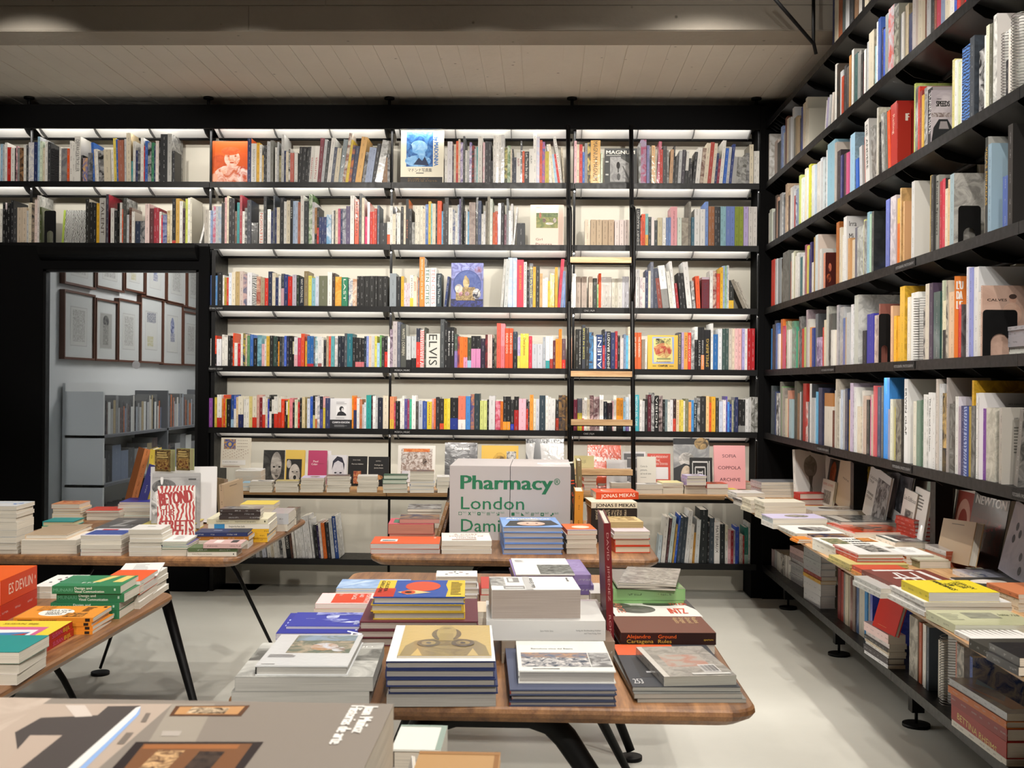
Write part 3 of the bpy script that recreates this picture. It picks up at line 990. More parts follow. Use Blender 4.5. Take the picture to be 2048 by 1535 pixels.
# ---- a book standing on a shelf: x = thickness, y = depth from the spine, z = height
def upright_mesh(m, b, off=(0, 0, 0), ang=0.0, rz=0.0, pages=True, pm=None):
    T, Hh, Dp = b['t'], b['h'], b['d']
    hard = b['hard']
    c = min(0.0026 if hard else 0.0007, T * 0.25)
    ov = 0.003 if hard else 0.0004
    ca, sa = math.cos(ang), math.sin(ang)
    cz, sz = math.cos(rz), math.sin(rz)
    lift = T / 2 * abs(sa)

    def tr(p):
        x, y, z = p
        x, z = x * ca + z * sa, -x * sa + z * ca + lift
        x, y = x * cz - y * sz, x * sz + y * cz
        return (x + off[0], y + off[1], z + off[2])
    n0 = len(m.v)
    r = random.Random(b['seed'])
    uvo = r.uniform(0, 50)
    col, ik = b['col'], b['inkcol']
    split = b.get('split')
    cuts = [(0.0, Hh, col)] if not split else [(0.0, Hh * split[0], split[1]), (Hh * split[0], Hh, col)]
    for z0, z1, cc in cuts:
        def suv(key, pts):
            return [(p[2] + uvo, p[0]) for p in pts]
        m.box(-T / 2, T / 2, 0, c, z0, z1, cc, b['inkcol2'] if cc is not col else ik, b['ink'], only='f' if not hard else 'fud', uvs=suv)

        def cuv(key, pts):
            return [(p[1] + uvo, p[2] + uvo) for p in pts]
        sc = b['side'] if cc is col else cc
        m.box(-T / 2, -T / 2 + c, 0, Dp, z0, z1, sc, b['side2'], b['sink'], only='lubd', uvs=cuv)
        m.box(T / 2 - c, T / 2, 0, Dp, z0, z1, sc, b['side2'], b['sink'], only='rubd', uvs=cuv)
    if pages:
        q = pm if pm is not None else m
        n1 = len(q.v)
        def puv(key, pts):
            return [(p[1] + uvo, p[0] + uvo) for p in pts]
        q.box(-T / 2 + c, T / 2 - c, c * 0.5, Dp - ov, ov, Hh - ov, b['page'], only='ubd', uvs=puv, mi=0 if pm is not None else 1)
        if q is not m:
            q.v[n1:] = [tr(p) for p in q.v[n1:]]
    m.v[n0:] = [tr(p) for p in m.v[n0:]]


ROWNAME_REAR = {0: 'top', 1: 'second', 2: 'third', 3: 'fourth', 4: 'fifth', 5: 'lowest'}
ORD = ['first', 'second', 'third', 'fourth', 'fifth', 'sixth', 'seventh', 'eighth', 'ninth', 'tenth', 'eleventh', 'twelfth', 'thirteenth', 'fourteenth',
       'fifteenth', 'sixteenth', 'seventeenth', 'eighteenth', 'nineteenth', 'twentieth']


def ordinal(n):
    if n <= 20:
        return ORD[n - 1]
    if n % 10 == 0:
        return {30: 'thirtieth', 40: 'fortieth', 50: 'fiftieth', 60: 'sixtieth', 70: 'seventieth', 80: 'eightieth', 90: 'ninetieth'}[n]
    return {2: 'twenty', 3: 'thirty', 4: 'forty', 5: 'fifty', 6: 'sixty', 7: 'seventy', 8: 'eighty', 9: 'ninety'}[n // 10] + '-' + ORD[n % 10 - 1]


BOOKS = []     # every upright book: dict


def row(wall, r, frame, base, data, inset=0.008, scale=1.0):
    """One run of upright books. Tokens: where its spine starts, where it ends above, colour, and options
    w width, b lower band, t/T lettering up/down the spine, a lean, x side colour, n grain, h hardback, z depth factor."""
    ox, oy, s = frame
    z0 = {'A': ZTOP + 0.035, 5: ZLOW}.get(r, ZS[r] if isinstance(r, int) and r < 5 else None)
    toks = [t.split('/') for t in data.split()]
    plane = (YL if wall == 'rear' else XL) + inset
    for i, tk in enumerate(toks):
        x, top, c = tk[0].split(',')
        if c == '.':
            continue
        x, top = float(x), float(top)
        opt = {o[0]: o[1:] for o in tk[1:] if o}
        x1 = x + float(opt['w']) if 'w' in opt else float(toks[i + 1][0].split(',')[0])
        u0, u1, v = ox + s * x, ox + s * x1, oy + s * top
        if wall == 'rear':
            p0, p1 = on_y(u0, v, plane)[0], on_y(u1, v, plane)[0]
            zt = on_y((u0 + u1) / 2, v, plane)[1]
        else:
            p0, p1 = -on_x(u0, v, plane)[0], -on_x(u1, v, plane)[0]
            zt = on_x((u0 + u1) / 2, v, plane)[1]
        t = max(0.003, p1 - p0)
        h = max(0.10, zt - z0)
        if h > 0.392:
            h = 0.392
        hx = hexof(c)
        rr = random.Random(int(x * 13 + top * 7 + ox + oy * 3))
        col = mul(rgb(hx), rr.uniform(0.93, 1.05))
        bd = {'wall': wall, 'r': r, 'p': (p0 + p1) / 2, 't': t * 0.985, 'h': h, 'z': z0, 'hx': hx, 'col': col, 'plane': plane + rr.uniform(0, 0.012),
              'seed': rr.random(), 'ang': math.radians(float(opt.get('a', 0))), 'u': (u0 + u1) / 2, 'v': v}
        bd['d'] = min(0.245, max(0.115, h * rr.uniform(0.66, 0.8))) * float(opt.get('z', 1))
        bd['hard'] = 'h' in opt or (t > 0.02 and rr.random() < 0.5)
        bd['page'] = mul(PAGE, rr.uniform(0.85, 1.05))
        bd['ink'] = 2 if (c == 'q' or 'n' in opt) else 3 if 'k' in opt else 1
        bd['inkcol'] = rgb(hexof(opt['n'])) if opt.get('n') else rgb('55554f') if c == 'q' else rgb(hexof(opt['k'])) if opt.get('k') else ink_for(col)
        bd['inkcol2'] = ink_for(col)
        bd['side'] = rgb(hexof(opt['x'])) if opt.get('x') else mul(col, 0.97)
        bd['side2'] = rgb(hexof(opt['y'])) if opt.get('y') else mul(bd['side'], 0.6)
        bd['sink'] = 2 if (opt.get('y') or (rr.random() < 0.35)) else 0
        if opt.get('b'):
            k = opt['b']
            for e in (4, 3, 2):
                try:
                    fr = float(k[:e]); break
                except ValueError:
                    continue
            bd['split'] = (fr, rgb(hexof(k[e:] or 'r')))
        bd['text'] = None
        bd['spiral'] = 'S' in opt
        if bd['spiral']:
            bd['ink'] = 0
            bd['plane'] += 0.012
        for key, dn in (('t', False), ('T', True)):
            if opt.get(key):
                q = opt[key].split('=')
                bd['text'] = (q[0].replace('_', ' '), dn, rgb(hexof(q[1])) if len(q) > 1 else ink_for(col), float(q[2]) if len(q) > 2 else 0.82, float(q[3]) if len(q) > 3 else 0.5)
                bd['ink'] = 0
        bd['kind'] = 'booklet' if t < 0.0115 else 'paperback' if (wall == 'rear' and r in (2, 3, 4)) else 'large_format_book' if h >= 0.272 else 'photo_book'
        bd['gloss'] = c == 'q' or rr.random() < 0.16
        BOOKS.append(bd)


ZA, ZB_, ZC, ZD = (0, 240, .20996), (400, 240, .19531), (770, 240, .19531), (1120, 240, .20508)
ZE, ZF, ZG = (400, 490, .19531), (770, 490, .19531), (1120, 490, .20508)
ZH, ZI, ZJ = (400, 740, .19531), (770, 740, .19531), (1120, 740, .20508)
ZK, ZL_ = (400, 980, .19531), (1120, 960, .20508)
RA, RB, RC, RD, RF = (1500, 0, .26758), (1500, 230, .26758), (1500, 440, .26758), (1500, 700, .26758), (1500, 1100, .28335)

row('rear', 0, ZA, 585, "0,225,l 25,230,s 40,210,w 65,255,r/h 98,262,w 135,262,k 150,245,p/n7a5a60 165,262,g 188,262,a/n3a2a20 225,230,w 250,235,d 272,210,w/nb0b0c0 323,208,n/h 357,155,l/xb8babc 380,200,i 405,262,c 425,200,w/xk 455,215,d 485,270,k/k3a3a3c 520,280,k/k3a3a3c 562,255,w 580,265,g/n6a6a70 638,268,o 660,195,w 685,205,w 712,155,w/w56/h/TDEFFARGE&TROELLER=3a3a3a=0.7=0.62/xd8d4cc 770,330,k 788,360,b/nd8a860 835,310,d/n8a8a90 880,210,b/a-3 905,275,c/a-3 920,275,w/a-3 945,290,k/nb0b0b0/a-3 995,280,c/w64/a-2/h 1060,280,w/a-2 1085,170,e0c95a/a-2 1115,180,b/a-2 1132,190,a0614c/a-2 1190,180,s/a-1 1207,120,c/xcbb893/a-1 1250,390,t 1265,200,w 1290,285,n 1310,260,d/n9a9a9a 1335,165,w/xd0d0d0 1365,240,r 1378,195,b 1405,210,k/na0a0a0 1440,210,e 1465,240,n 1480,195,eadfd8 1510,200,k 1525,130,1a1c1e/w68/h 1596,130,b0b0ac/w40/xb5b5b0/y6a6a68/h 1640,290,252629/w22/h/x252629 1662,290,.")
row('rear', 0, ZB_, 627, "485,185,n/xd05a2a 525,238,w/h/tLLIBRERIA_SVENDSEN=8a8a80=0.8=0.45 578,228,d8a838/h 610,250,w 635,355,d6b060 650,255,d 668,260,d 685,215,s/h 720,205,8a8a84/w32/x77756e 765,275,w 790,222,s 808,360,2a2a2a/nb0a880 832,145,c0c0be/w28/xb8b8b4 862,312,n 880,320,c 905,285,w/nk 925,335,c2675a/w38/h 965,330,w 1000,272,k/a3 1035,272,k/a3 1075,272,k/a4 1095,270,d/a4 1115,265,w/a4/tTOILETPAPER=b03a30=0.6=0.4 1150,265,w/a4/tTOILETPAPER=b03a30=0.6=0.4 1200,180,7a3440/a4/h 1240,195,s/a5 1270,210,d/a5 1300,180,w/a6 1340,275,243250/a6 1370,285,c/a6 1415,192,6f7c80/a7/h 1460,130,d0c8bc/a8/n8a5a4a 1490,200,dcc040/a7 1520,255,263050/a7/nc06a30 1550,260,2a3350/a7 1590,170,d8a860/w62/a8/h 1655,325,k/a8/n8a8a8a 1690,275,8f9bb5/a8 1720,280,8f9bb5/a8 1760,235,k/a8 1795,205,q/w70/a10 1868,380,7a5a3c 1920,340,k/n8a8a8a 1945,340,.")
row('rear', 0, ZC, 640, "612,280,w 640,215,d5d3d8 690,255,4a3a4a 705,245,c 728,212,o/b0.25r 752,195,e5cdb5 772,225,v/ne0d8e8 800,160,56585a/w20/x55585a 822,305,w 840,312,s 865,225,v/ne0d8e8 890,258,k/n9a2a2a 917,292,s 938,270,t/h 953,165,w/w45/h 1003,225,p/nf0e0e0 1025,215,2c2a30/h 1060,218,2c2a30/h 1088,415,k 1110,155,w 1138,155,w 1165,155,w 1190,150,c8c8c8/w35 1226,280,3d4a30/nc8c070 1255,258,i/n6a8a5a 1285,300,c 1302,292,2a2a3a 1315,380,252a40 1346,330,w/TALBUM=a03a40=0.25=0.5 1388,212,k 1407,315,o 1430,322,k/TLet_There_Be_Light=e0e0d8=0.8=0.5 1477,290,w/TALBUM=4a4a4a=0.22=0.4 1520,135,w 1553,170,e0d8e0/nc0c8e0 1585,205,c84a2a/h 1612,222,5560a8/nc05a80 1640,320,b8a62e/h 1680,415,w 1695,245,w/w24/a-6 1722,245,c/a-7 1745,345,l/a-8 1772,342,r/a-9 1800,165,w/w26/a-9/TERIC_KROLL'S_BEAUTY_PARADE=2a2a2a=0.9=0.5 1828,280,c/a-4 1845,280,.")
row('rear', 0, ZD, 632, "140,200,p 165,232,c 190,237,r/h 220,310,b 243,222,8a8a8a/h 270,220,k/nc8b060 300,195,d09a35/w96/h/TMAGNUM_MAGNUM=3a2a1a=0.9=0.45 400,310,i 418,310,. 770,225,s/n6a6a60 790,188,a89ab8/nb04a70/w55 848,245,7d7fb0 875,370,d 895,245,e0b070/h 930,285,c 945,205,c2466a/a3 975,285,c8301e 1005,250,d 1045,290,q 1065,285,c9a07a/a3 1100,250,k/a2 1115,350,d/a3 1150,295,s/a3 1180,290,3a3440/w34/a3 1217,295,w/b0.4k/a4 1245,370,k/a4 1268,410,k 1290,310,k/a5 1320,265,w/w44/a5 1366,270,7a5a50/a5/nc0b0a0 1402,220,d8cdb8/a5 1440,213,a83a2e/a5 1476,225,d8cdb8/a5 1506,320,n/a5 1530,375,8a2a40/a5 1555,195,w/w34/a5 1592,270,2a62c0/a5 1622,260,s/a5 1650,230,2a3c78/w26/a6 1678,355,q/na8a8a8/a3 1722,355,q/a3 1767,355,q/a3 1812,320,d/n9a9a9a 1850,235,c/w40/h/x7d776a 1893,300,w 1920,300,w 1945,300,.")

row('rear', 1, ZA, 1172, "0,845,w 20,780,k/xe8d8dc 45,850,k 70,790,k 98,762,232427/h 125,840,d 160,830,c9b9a5/h 206,828,c9b9a5/h 250,860,s 270,785,c 300,800,9a8a78/n3a3a3a 328,755,dcc8c0 355,715,d8d0cc/xc5c3bd/y8a8a84 375,825,46502e/w16/x4b5530/h 391,825,. 812,748,2a2a26/x8a8478 845,780,1e1e1c 885,790,k 918,790,d8a828 945,740,b8b5b0/w60/n5a5a5a/TTALENT=4a4038=0.75=0.5 1008,705,3c3a48/w24/x8a2430/h 1050,835,e0dcd8/b0.7w 1085,860,k 1115,788,c 1138,782,w 1158,845,o 1170,740,4a4a46/w34/x3a3a38/yb0b0ac 1206,900,s 1228,830,5a3a2e/w26/x5c3a2c 1256,870,w/w28/xd8d4c8 1286,960,243046/w46 1334,960,30363c/w46/n8a8a8a 1382,795,dcc5c0/w42/xd0b0ac/h 1426,840,5a3436 1462,832,9a2a38/h 1487,835,9a2a38/h 1515,870,w 1535,905,c83040 1550,900,3a4680/n8a90b0 1590,860,a8906a/nd8c8a0 1615,855,c 1642,750,1a1c20/b0.07r/h 1675,745,c8a050 1710,770,w 1740,840,3a2230 1765,748,c5cc60 1790,740,w 1812,735,d8d4c4/w16/xd2cdbd/h 1830,900,. 1895,900,e8e8e6/w18/a14 1945,850,b0aaa0/w40/h 1985,850,.")
row('rear', 1, ZB_, 1260, "85,920,w 108,925,8aa0c8 130,880,bccbe0/nc05a70 160,880,s 185,880,s/n8aa0b8 218,845,k/n3a3a3a 255,790,d9a9a9 275,775,c 295,795,k 325,800,k 355,930,6a4e3c 378,840,t/h 405,765,a8404a/xa83c48/h 430,930,w 455,898,q/n2a2a2a 482,815,3a3e48/w42/x3c4250/h 526,1050,2c2e2c/w70 603,940,e4e2dc/w46/tTELEVISION=d0501e=0.96=0.62 652,780,3b3d40/w32/x2a2c2e/h 688,912,w 725,930,n 750,765,5a5f66/x3c4046 767,895,n 787,892,c 818,792,2a2a2c/w40/h 860,832,w 887,820,c 925,803,k/TSTILLS=d8d8d0=0.25=0.5 950,825,a9bdd8 975,825,b5c5dc 1002,838,b06a50 1030,770,w/h 1065,828,32383a/w46/h 1113,755,6a8a5a/nd8e0d0/x6a8a58/y2a3a28 1150,838,cfcdd0 1175,895,a8743c/b0.3k 1197,890,k/b0.45r 1218,990,2c3a6c/b0.5n 1243,990,2c3a6c/b0.5n 1268,990,2c3a6c/b0.5n 1295,965,d0dce8/w50/n6aa0c8 1350,920,w 1370,925,5a5a58 1385,915,c 1413,905,c05070 1438,905,n 1460,905,4a5060/nb0b0b8 1497,880,5a5070 1540,772,w/w40/h 1586,812,e0481e/w42/TREN_HANG=2a1410=0.75=0.5/h 1632,750,56585a/x6a6c6c 1658,795,c/w26/xe0dcd8 1688,985,d0386a 1715,842,w/w24/xd8584a 1742,935,c8281e 1768,935,e0502e 1785,905,c03a2a/w26/xb83426 1815,870,5a6878/w22/x4a5866/h 1840,1050,26282a/w74 1916,1040,e2e0da/b0.45o 1945,875,w/w28/xc8ccd2 1975,875,.")
row('rear', 1, ZC, 1275, "78,958,c 110,885,2a2a2a 122,945,w/w36 162,885,k 190,872,c 213,805,k/xc86a30/tPOETICS=d07a4a=0.4=0.4 243,905,222222 275,1045,q/w30 308,875,d8d4c4 333,875,d8d4c4 358,875,d8d4c4 386,905,c 415,860,2f62ac/h 445,830,d8b840/h 470,850,8ac0cc 486,855,c 520,855,2a2a2a 536,825,d8501e/w44/h 580,930,6ab0dc 595,855,3e4044 612,790,2c2a28/b0.6k/h 652,895,w 694,920,s/n3a4a80 720,950,w 745,865,b8c8dc 760,805,5a5078 778,780,46484a/w18/x2e3032 806,930,k 828,900,w 848,935,6ab0dc 862,840,c5b5ae/w66/n9a8a84/h 932,790,2a2a2a/b0.7k 955,825,4a5878/w32/x3c4a68/h 988,958,w 1010,930,e8e8ea 1030,830,8a8478/w16/x6a6458 1050,780,9a9484 1075,805,dce4da/w28/xc8d0c0/y6a7a5a 1105,945,c05a30 1127,932,d0501e/w26/xd8481e 1150,960,2a3a8a 1160,850,e4e0e4/w28/x3a4248 1190,845,24262a/w28/h 1222,965,6a3c4c 1245,800,8a9094/w18/xa8acae 1266,925,e8e8e8 1290,855,d8d8d8/x9aa0a4 1312,890,e4e4e4/w16/a5 1335,1050,. 1350,1052,1f2226/w84/h 1440,1050,.")
row('rear', 1, ZD, 1230, "243,970,b8a284/w54/h 300,970,b49e80/w54/h 357,970,b8a284/w54/h 415,970,b29a7c/w54/h 472,970,ae967a/w56/h 535,972,d8cac5/w44 581,972,d6c8c4/w44 630,972,d8cac5/w42 675,972,. 745,860,1c1e22/w40/t|HENRY_BRANDT!=dcdcd8=0.92=0.5/h 786,950,c8401e 796,915,e0501e/w36/h 834,910,7ab5b5/b0.35d8a040 863,942,1e2a30 893,945,e4dcd8/tEDWARD_ROSEN=c0392e=0.9=0.5 922,975,2a3434 953,950,b5a880/w44/h 1000,950,w/w34 1036,948,6a85b8 1060,948,6a85b8 1083,842,eba5ad/w62/tSOFIA_COPPOLA_ARCHIVE_1999-2023=8a3a48=0.85=0.22/xf0b0b8/h 1146,950,d5e0d5/w42 1190,950,8a8276/w64/nb0a898/h 1256,790,6a665e/w24/n8a867c/h 1282,945,3a6a80 1312,865,e5e5e3/w54/h 1369,865,e5e5e3/w50 1421,792,7a9ad8/w28/x7a9ade/h 1450,840,9a6238 1479,840,9a6238 1509,842,1c2026/w28 1537,842,1c2026/w28 1567,840,8ab5c0 1594,840,8ab5c0 1621,840,6a80c0/w42 1664,840,6a80c0/w42 1708,842,8a9a30/w41 1750,842,8a9a30/w41 1793,842,b5a5d5/w46/xb5a5d5 1842,842,d8d4d0/w42 1885,842,d8d4d0/w40 1926,842,.")

row('rear', 2, ZE, 620, "50,235,5a9ab5/w54/x6aa8c0/h 105,308,26406e 145,310,4a80b8 180,275,k 232,305,w 248,330,a8923a 272,330,c03a24 295,282,d5dce8 325,275,c 362,268,b09868 405,265,c8b8b0 440,295,c5a5a0/n4a5a7a 480,278,d8d8dc/w50/h 533,312,d5d5d0/k4a4a4a 580,320,d8b8a0/na05040 622,330,a8987c 662,335,d03020 697,268,232c48 738,282,e0d5bc 772,330,n 805,310,w 830,290,3a3e4a/b0.55c8a0a8 862,300,2c3a78/b0.4n 900,320,c8281c 943,300,c5bccc/w42 988,305,2a3a2a 1013,332,1c2432/TWHY_NATIONS_FAIL=d8d8d0=0.85=0.45 1065,265,8a7a58/w44/h 1110,312,d8d060 1143,335,8abac8 1180,318,c8d0e0 1215,312,6b6e58/w86/h 1305,272,w/w46/h 1355,285,3a2c28 1383,322,d08a28/w64/ne0b050/h 1450,328,2f7a5a/w64/TLAST=d8dcd0=0.75=0.4/h 1520,345,6a7a9a/ne0dcd0 1565,345,b58a6a/ne0d0c0 1607,315,k/w20 1628,315,1d1d1c/w56 1687,315,1d1d1c/w44 1733,315,1d1d1c/w54 1790,315,1d1d1c/w28 1820,315,1d1d1c/w50 1872,315,1d1d1c/w46 1920,315,.")
row('rear', 2, ZF, 635, "48,288,8a9298/w68/h/x9aa0a4 118,320,1e1c1c/b0.88k/w44 165,318,d8a828 195,385,d8c5cc 210,385,d8c5cc 224,385,d8c5cc 239,385,d8c5cc 256,305,e6e2d4/b0.28dcc040/TPETERSON=3a3838=0.6=0.45 290,315,c/TJASON=b84a38=0.3=0.5 328,330,e0a890 340,360,6a7078 353,120,e8863a/w52/TBERNIE_MUSIC_IN_THE_AIR=f0dcc0=0.8=0.35/xd8d4d0/y3a3a3a/h 407,230,e4e2dc/w56/TTEN_CITIES=2c6a5a=0.9=0.62 466,230,e4e2dc/w58/TTEN_CITIES=c8888a=0.9=0.62 528,288,2a3840/w50/TThrough_The_Prism=c8d0d0=0.85=0.45/h 608,320,2a3a6a/w22/a6 640,320,. 1185,140,c5c5c0/w26/a4/xd8d8d4/h 1218,140,bcc0c0/w40/a3 1262,128,c5cde0/w46/nb0c4e8 1310,130,c8d2e4/w42/nb0c4e8 1353,148,d0384e/w68/TBOOK_OF_SOUNDS=d8a838=0.5=0.32/h 1422,170,dcdcd4/w30/TROCK_GRAPHIC_ORIGINALS=3a3a34=0.85=0.5 1453,250,k 1480,185,3c4048/w36/TSPOTS_IN_SHOTS=d0c860=0.7=0.5/h 1517,222,d8a030 1545,212,2c2c28/w40/h 1585,288,c8a070 1614,345,w 1640,330,w 1668,365,d0b040 1690,290,d0a830/w46 1742,225,d8a030 1770,140,d8405a/w34/a4/xe06a80/h 1798,265,8a9ac0/a4/w28 1830,280,6a85b8 1850,280,.")
row('rear', 2, ZG, 615, "103,190,e4e4e4 125,275,w/w32 158,305,c5b5a8/w46/h 210,305,b8a89c/w52/h 282,305,c8b8a8/w38/h 322,322,3a3e3a/w40 363,380,6a9a4a 378,275,e0501e/w24 402,310,b5b0a8/w102/h 506,325,c5c0b0 535,325,c8c4b4 565,325,c8c4ba/w42 608,305,b8b8c0/w66/h 675,305,. 715,305,4a3a3a 740,235,c8c8c8/w38 780,310,e4e0e0/nc0b0b8 805,315,w/TDICE=a83a50=0.3=0.4 833,242,2a3454 862,250,c 886,162,6a7080/w28 915,225,3a4052 962,320,8a4034/w40/a-6 1005,198,e4e4e2/w66/a-7/b0.45g 1076,255,d8d8d0/w36/a-7 1113,155,e2e2e0/w26/a-6 1141,370,a02a30/w24/a-6 1175,270,k/w28/a-5 1205,270,k/w28/a-5 1243,162,e6e6e4/w50/a-6/h 1298,345,d8d8d8/n6a6a6a/w30/a-5 1335,300,e0582e/w40/a-3/h 1383,312,c0aebc/w74/tRIEFENSTAHL=5a3a4a=0.8=0.5/b0.93m/h 1462,245,e2e2de/w30 1495,250,8a3a3a/nd8c0b0/w34 1531,275,d8482a/w32 1565,215,e0b030 1592,200,9ab0d0 1610,200,9ac090 1625,200,a8c0d0 1637,195,w 1650,340,2a2c2a/w48/b0.3y 1700,340,. 1790,318,8a8478/w34/a-24/h 1826,330,b0aba0/w14/a-24 1842,340,b5b0a5/w14/a-24 1880,340,.")

row('rear', 3, ZE, 1252, "38,955,s/w42 82,960,k 108,955,w/w40 150,925,c83a1c/b0.4k 172,960,e0e0e4/w50 225,915,w 248,940,w/w34 284,925,1e1e1e/w30 315,950,3a2a2a 336,898,e0481e/w14/xe0501e 352,1000,e2ddd8/w32 385,1005,c0242a 415,965,w 440,900,1e3a54/nc8b040 465,910,dcc0a8 483,925,5a8a60 512,915,3a6ab8 545,950,k/w40 587,920,8ac0d0/w44/n4a7a90 632,1010,p 660,960,w 678,930,d8b040 712,925,2a2a28/w36 750,930,3a5048/w38 790,935,k 800,985,d8902e 815,935,3a3c3e 842,940,5a5c60 862,928,4a6ad0 885,928,2a2c4a 912,928,k/w34 947,985,e0d8b8/b0.5k 962,940,e2dee2/b0.4p/w36 1000,950,c83a54 1033,905,d8502e/w36/h 1075,980,e0a838 1098,928,2a68a8/b0.1c03040 1130,930,2a68b0/b0.1c03040 1163,940,3a4048/n8a9098 1180,935,e0e4e4/n6aa0a8 1208,935,e2e2e2/w38/b0.12a06060 1247,950,w 1265,970,k 1293,930,b0a088 1317,930,d84a30 1340,930,5aa0a8/w36 1378,930,e0dcdc/w32/n9a9a9a 1412,928,1c2430 1447,930,1a1f2c 1478,902,4a4e54 1505,905,1f6a78/w56/h 1563,940,k 1590,945,k/b0.18c86a70 1625,948,k/b0.18c86a70 1655,950,k/b0.18c86a70 1683,932,1c2a38 1705,930,8a9ad8 1728,930,d8bca0 1755,932,s/w33 1790,930,d8d060 1813,1000,a0c0e0 1840,920,6aa060 1860,945,2c2c2c 1890,930,k/b0.5r 1920,935,w 1945,935,.")
row('rear', 3, ZF, 1262, "50,860,5a4a5a/nb0a0b0 82,780,b8b0b0/w44/h 128,785,5a5e6c/w32 163,810,4a4c48/w54/TWAITS_|_CORBIJN=c8c4b0=0.62=0.5/xb8b8b0/h 219,930,b8bcbe/b0.25k/w48 270,930,b8bcbe/b0.3k/w50 322,850,242838/b0.65d83a30 360,865,d83a3a/kf0dcd8/w40 403,842,4a4c44/w16/x4c4e46 420,905,d2d2ca/w144/TELVIS=3a3a38=0.9=0.6/h 568,758,4a4e50/w40/h 610,780,1c1c1e 640,838,k/TBobbi_Brown=d8d8d8=0.6=0.45/w36 678,838,k/TBobbi_Brown=d8d8d8=0.6=0.45/w32 712,910,4a5850/b0.5v 743,930,6a3a4a/nc05040 765,938,e0702a 805,940,e0702a/b0.35d898b8 845,945,4a5038/b0.25l 883,928,1e1e20/b0.6d88ab8/w48 933,928,1e1e20/b0.6d88ab8/w46 982,955,2c2438/w44 1028,915,1e1e1e/n8a2a34 1053,915,e8c5c0/w46 1100,950,k 1120,915,3a3228/n7a7260 1145,798,e05a4a/w42/h 1188,802,e88890/w40/b0.5e07078 1230,850,d85028/w40/TDEAD_DOG=e8dcd0=0.5=0.5 1272,850,d85028/w38/TDEAD_DOG=e8dcd0=0.5=0.5 1312,885,2c3a48/b0.5k/w44 1358,940,b8a8d0/b0.4e0d060 1388,905,e0c040/w84/TDaniel_Johnston=5a4a1a=0.5=0.3/h 1474,930,d83048/w32 1507,1010,b8bcc4/w52 1560,1010,b8bcc4/w54 1616,940,9aa0a8/w30 1648,930,e2e2e0/b0.25t/w40 1690,930,e2dedc/b0.3a03028/w30 1721,975,5a2430 1748,958,e88a20/w33 1782,858,e88a28/w30 1813,958,5a4048/b0.3r/w37 1850,958,.")
row('rear', 3, ZG, 1210, "85,905,d8a890/w32 155,820,2a2a26/w26 182,820,k/w30/THOLLYWOOD_FRAME_BY_FRAME=d0d0c8=0.85=0.4 218,775,3c4048/w32/TSPOTS_IN_SHOTS=d0c860=0.7=0.55/h 252,805,2a2a26/w32 285,848,4a90c8/w42/n3a2a28 330,890,w/w26 357,872,223a6a/w60/tALIEN!=dcdce0=0.9=0.62/h 418,820,1c1c20/b0.6b02a30 440,840,3a4a78 455,840,1c1e22/w42/t|HENRY_BRANDT!=dcdcd8=0.94=0.55/h 499,850,2a3460/w40 540,838,b02a34 562,880,k/w25 588,905,c8c0c0/w32 622,868,8aa0c0 645,880,6ac0e8 666,795,dcd4c0/w22 690,795,. 715,852,d8602e/w38/TWES_ANDERSON=f0e8d8=0.55=0.45 755,852,d8602e/w40/TWES_ANDERSON=f0e8d8=0.55=0.45 797,920,8a7c6c/w34/n9a8c7c 832,915,w 850,915,. 1155,850,4a4c58/w32/TBONG_JOON_HO=d0b860=0.8=0.5 1188,848,b5a0c8 1211,850,e0a050/w37/TFRITZ_LANG=7a4a20=0.6=0.5 1250,852,d84034/w31/TGEORGE_LUCAS=f0d8c8=0.7=0.5 1283,830,c8c8c8/n6a6a6a/w31 1316,795,e2e2e0/b0.7k/w30 1347,800,222224/w31/tRIPLEY_SCOTT=c8c8c8=0.6=0.45 1379,800,222224/w30/b0.35e0905a/tMARTIN_SCORSESE=c8c8c8=0.6=0.45 1410,825,1e1e22/w60/tSPIELBERG=c8a850=0.7=0.42/h 1473,762,e4e4e2/w22 1496,868,2a6aac/w46/h 1545,815,d8dce0/w38 1585,812,3e5450/w30 1616,812,3e5450/w30 1648,812,c8c0b5/w30 1680,812,d8ccb8 1706,812,e8bcbc/w32 1740,812,eeb8b8/w34 1778,812,b0a8d8 1805,812,e0dcdc/w26 1832,812,a81c24/w35 1868,812,a81c24/w34 1903,812,.")

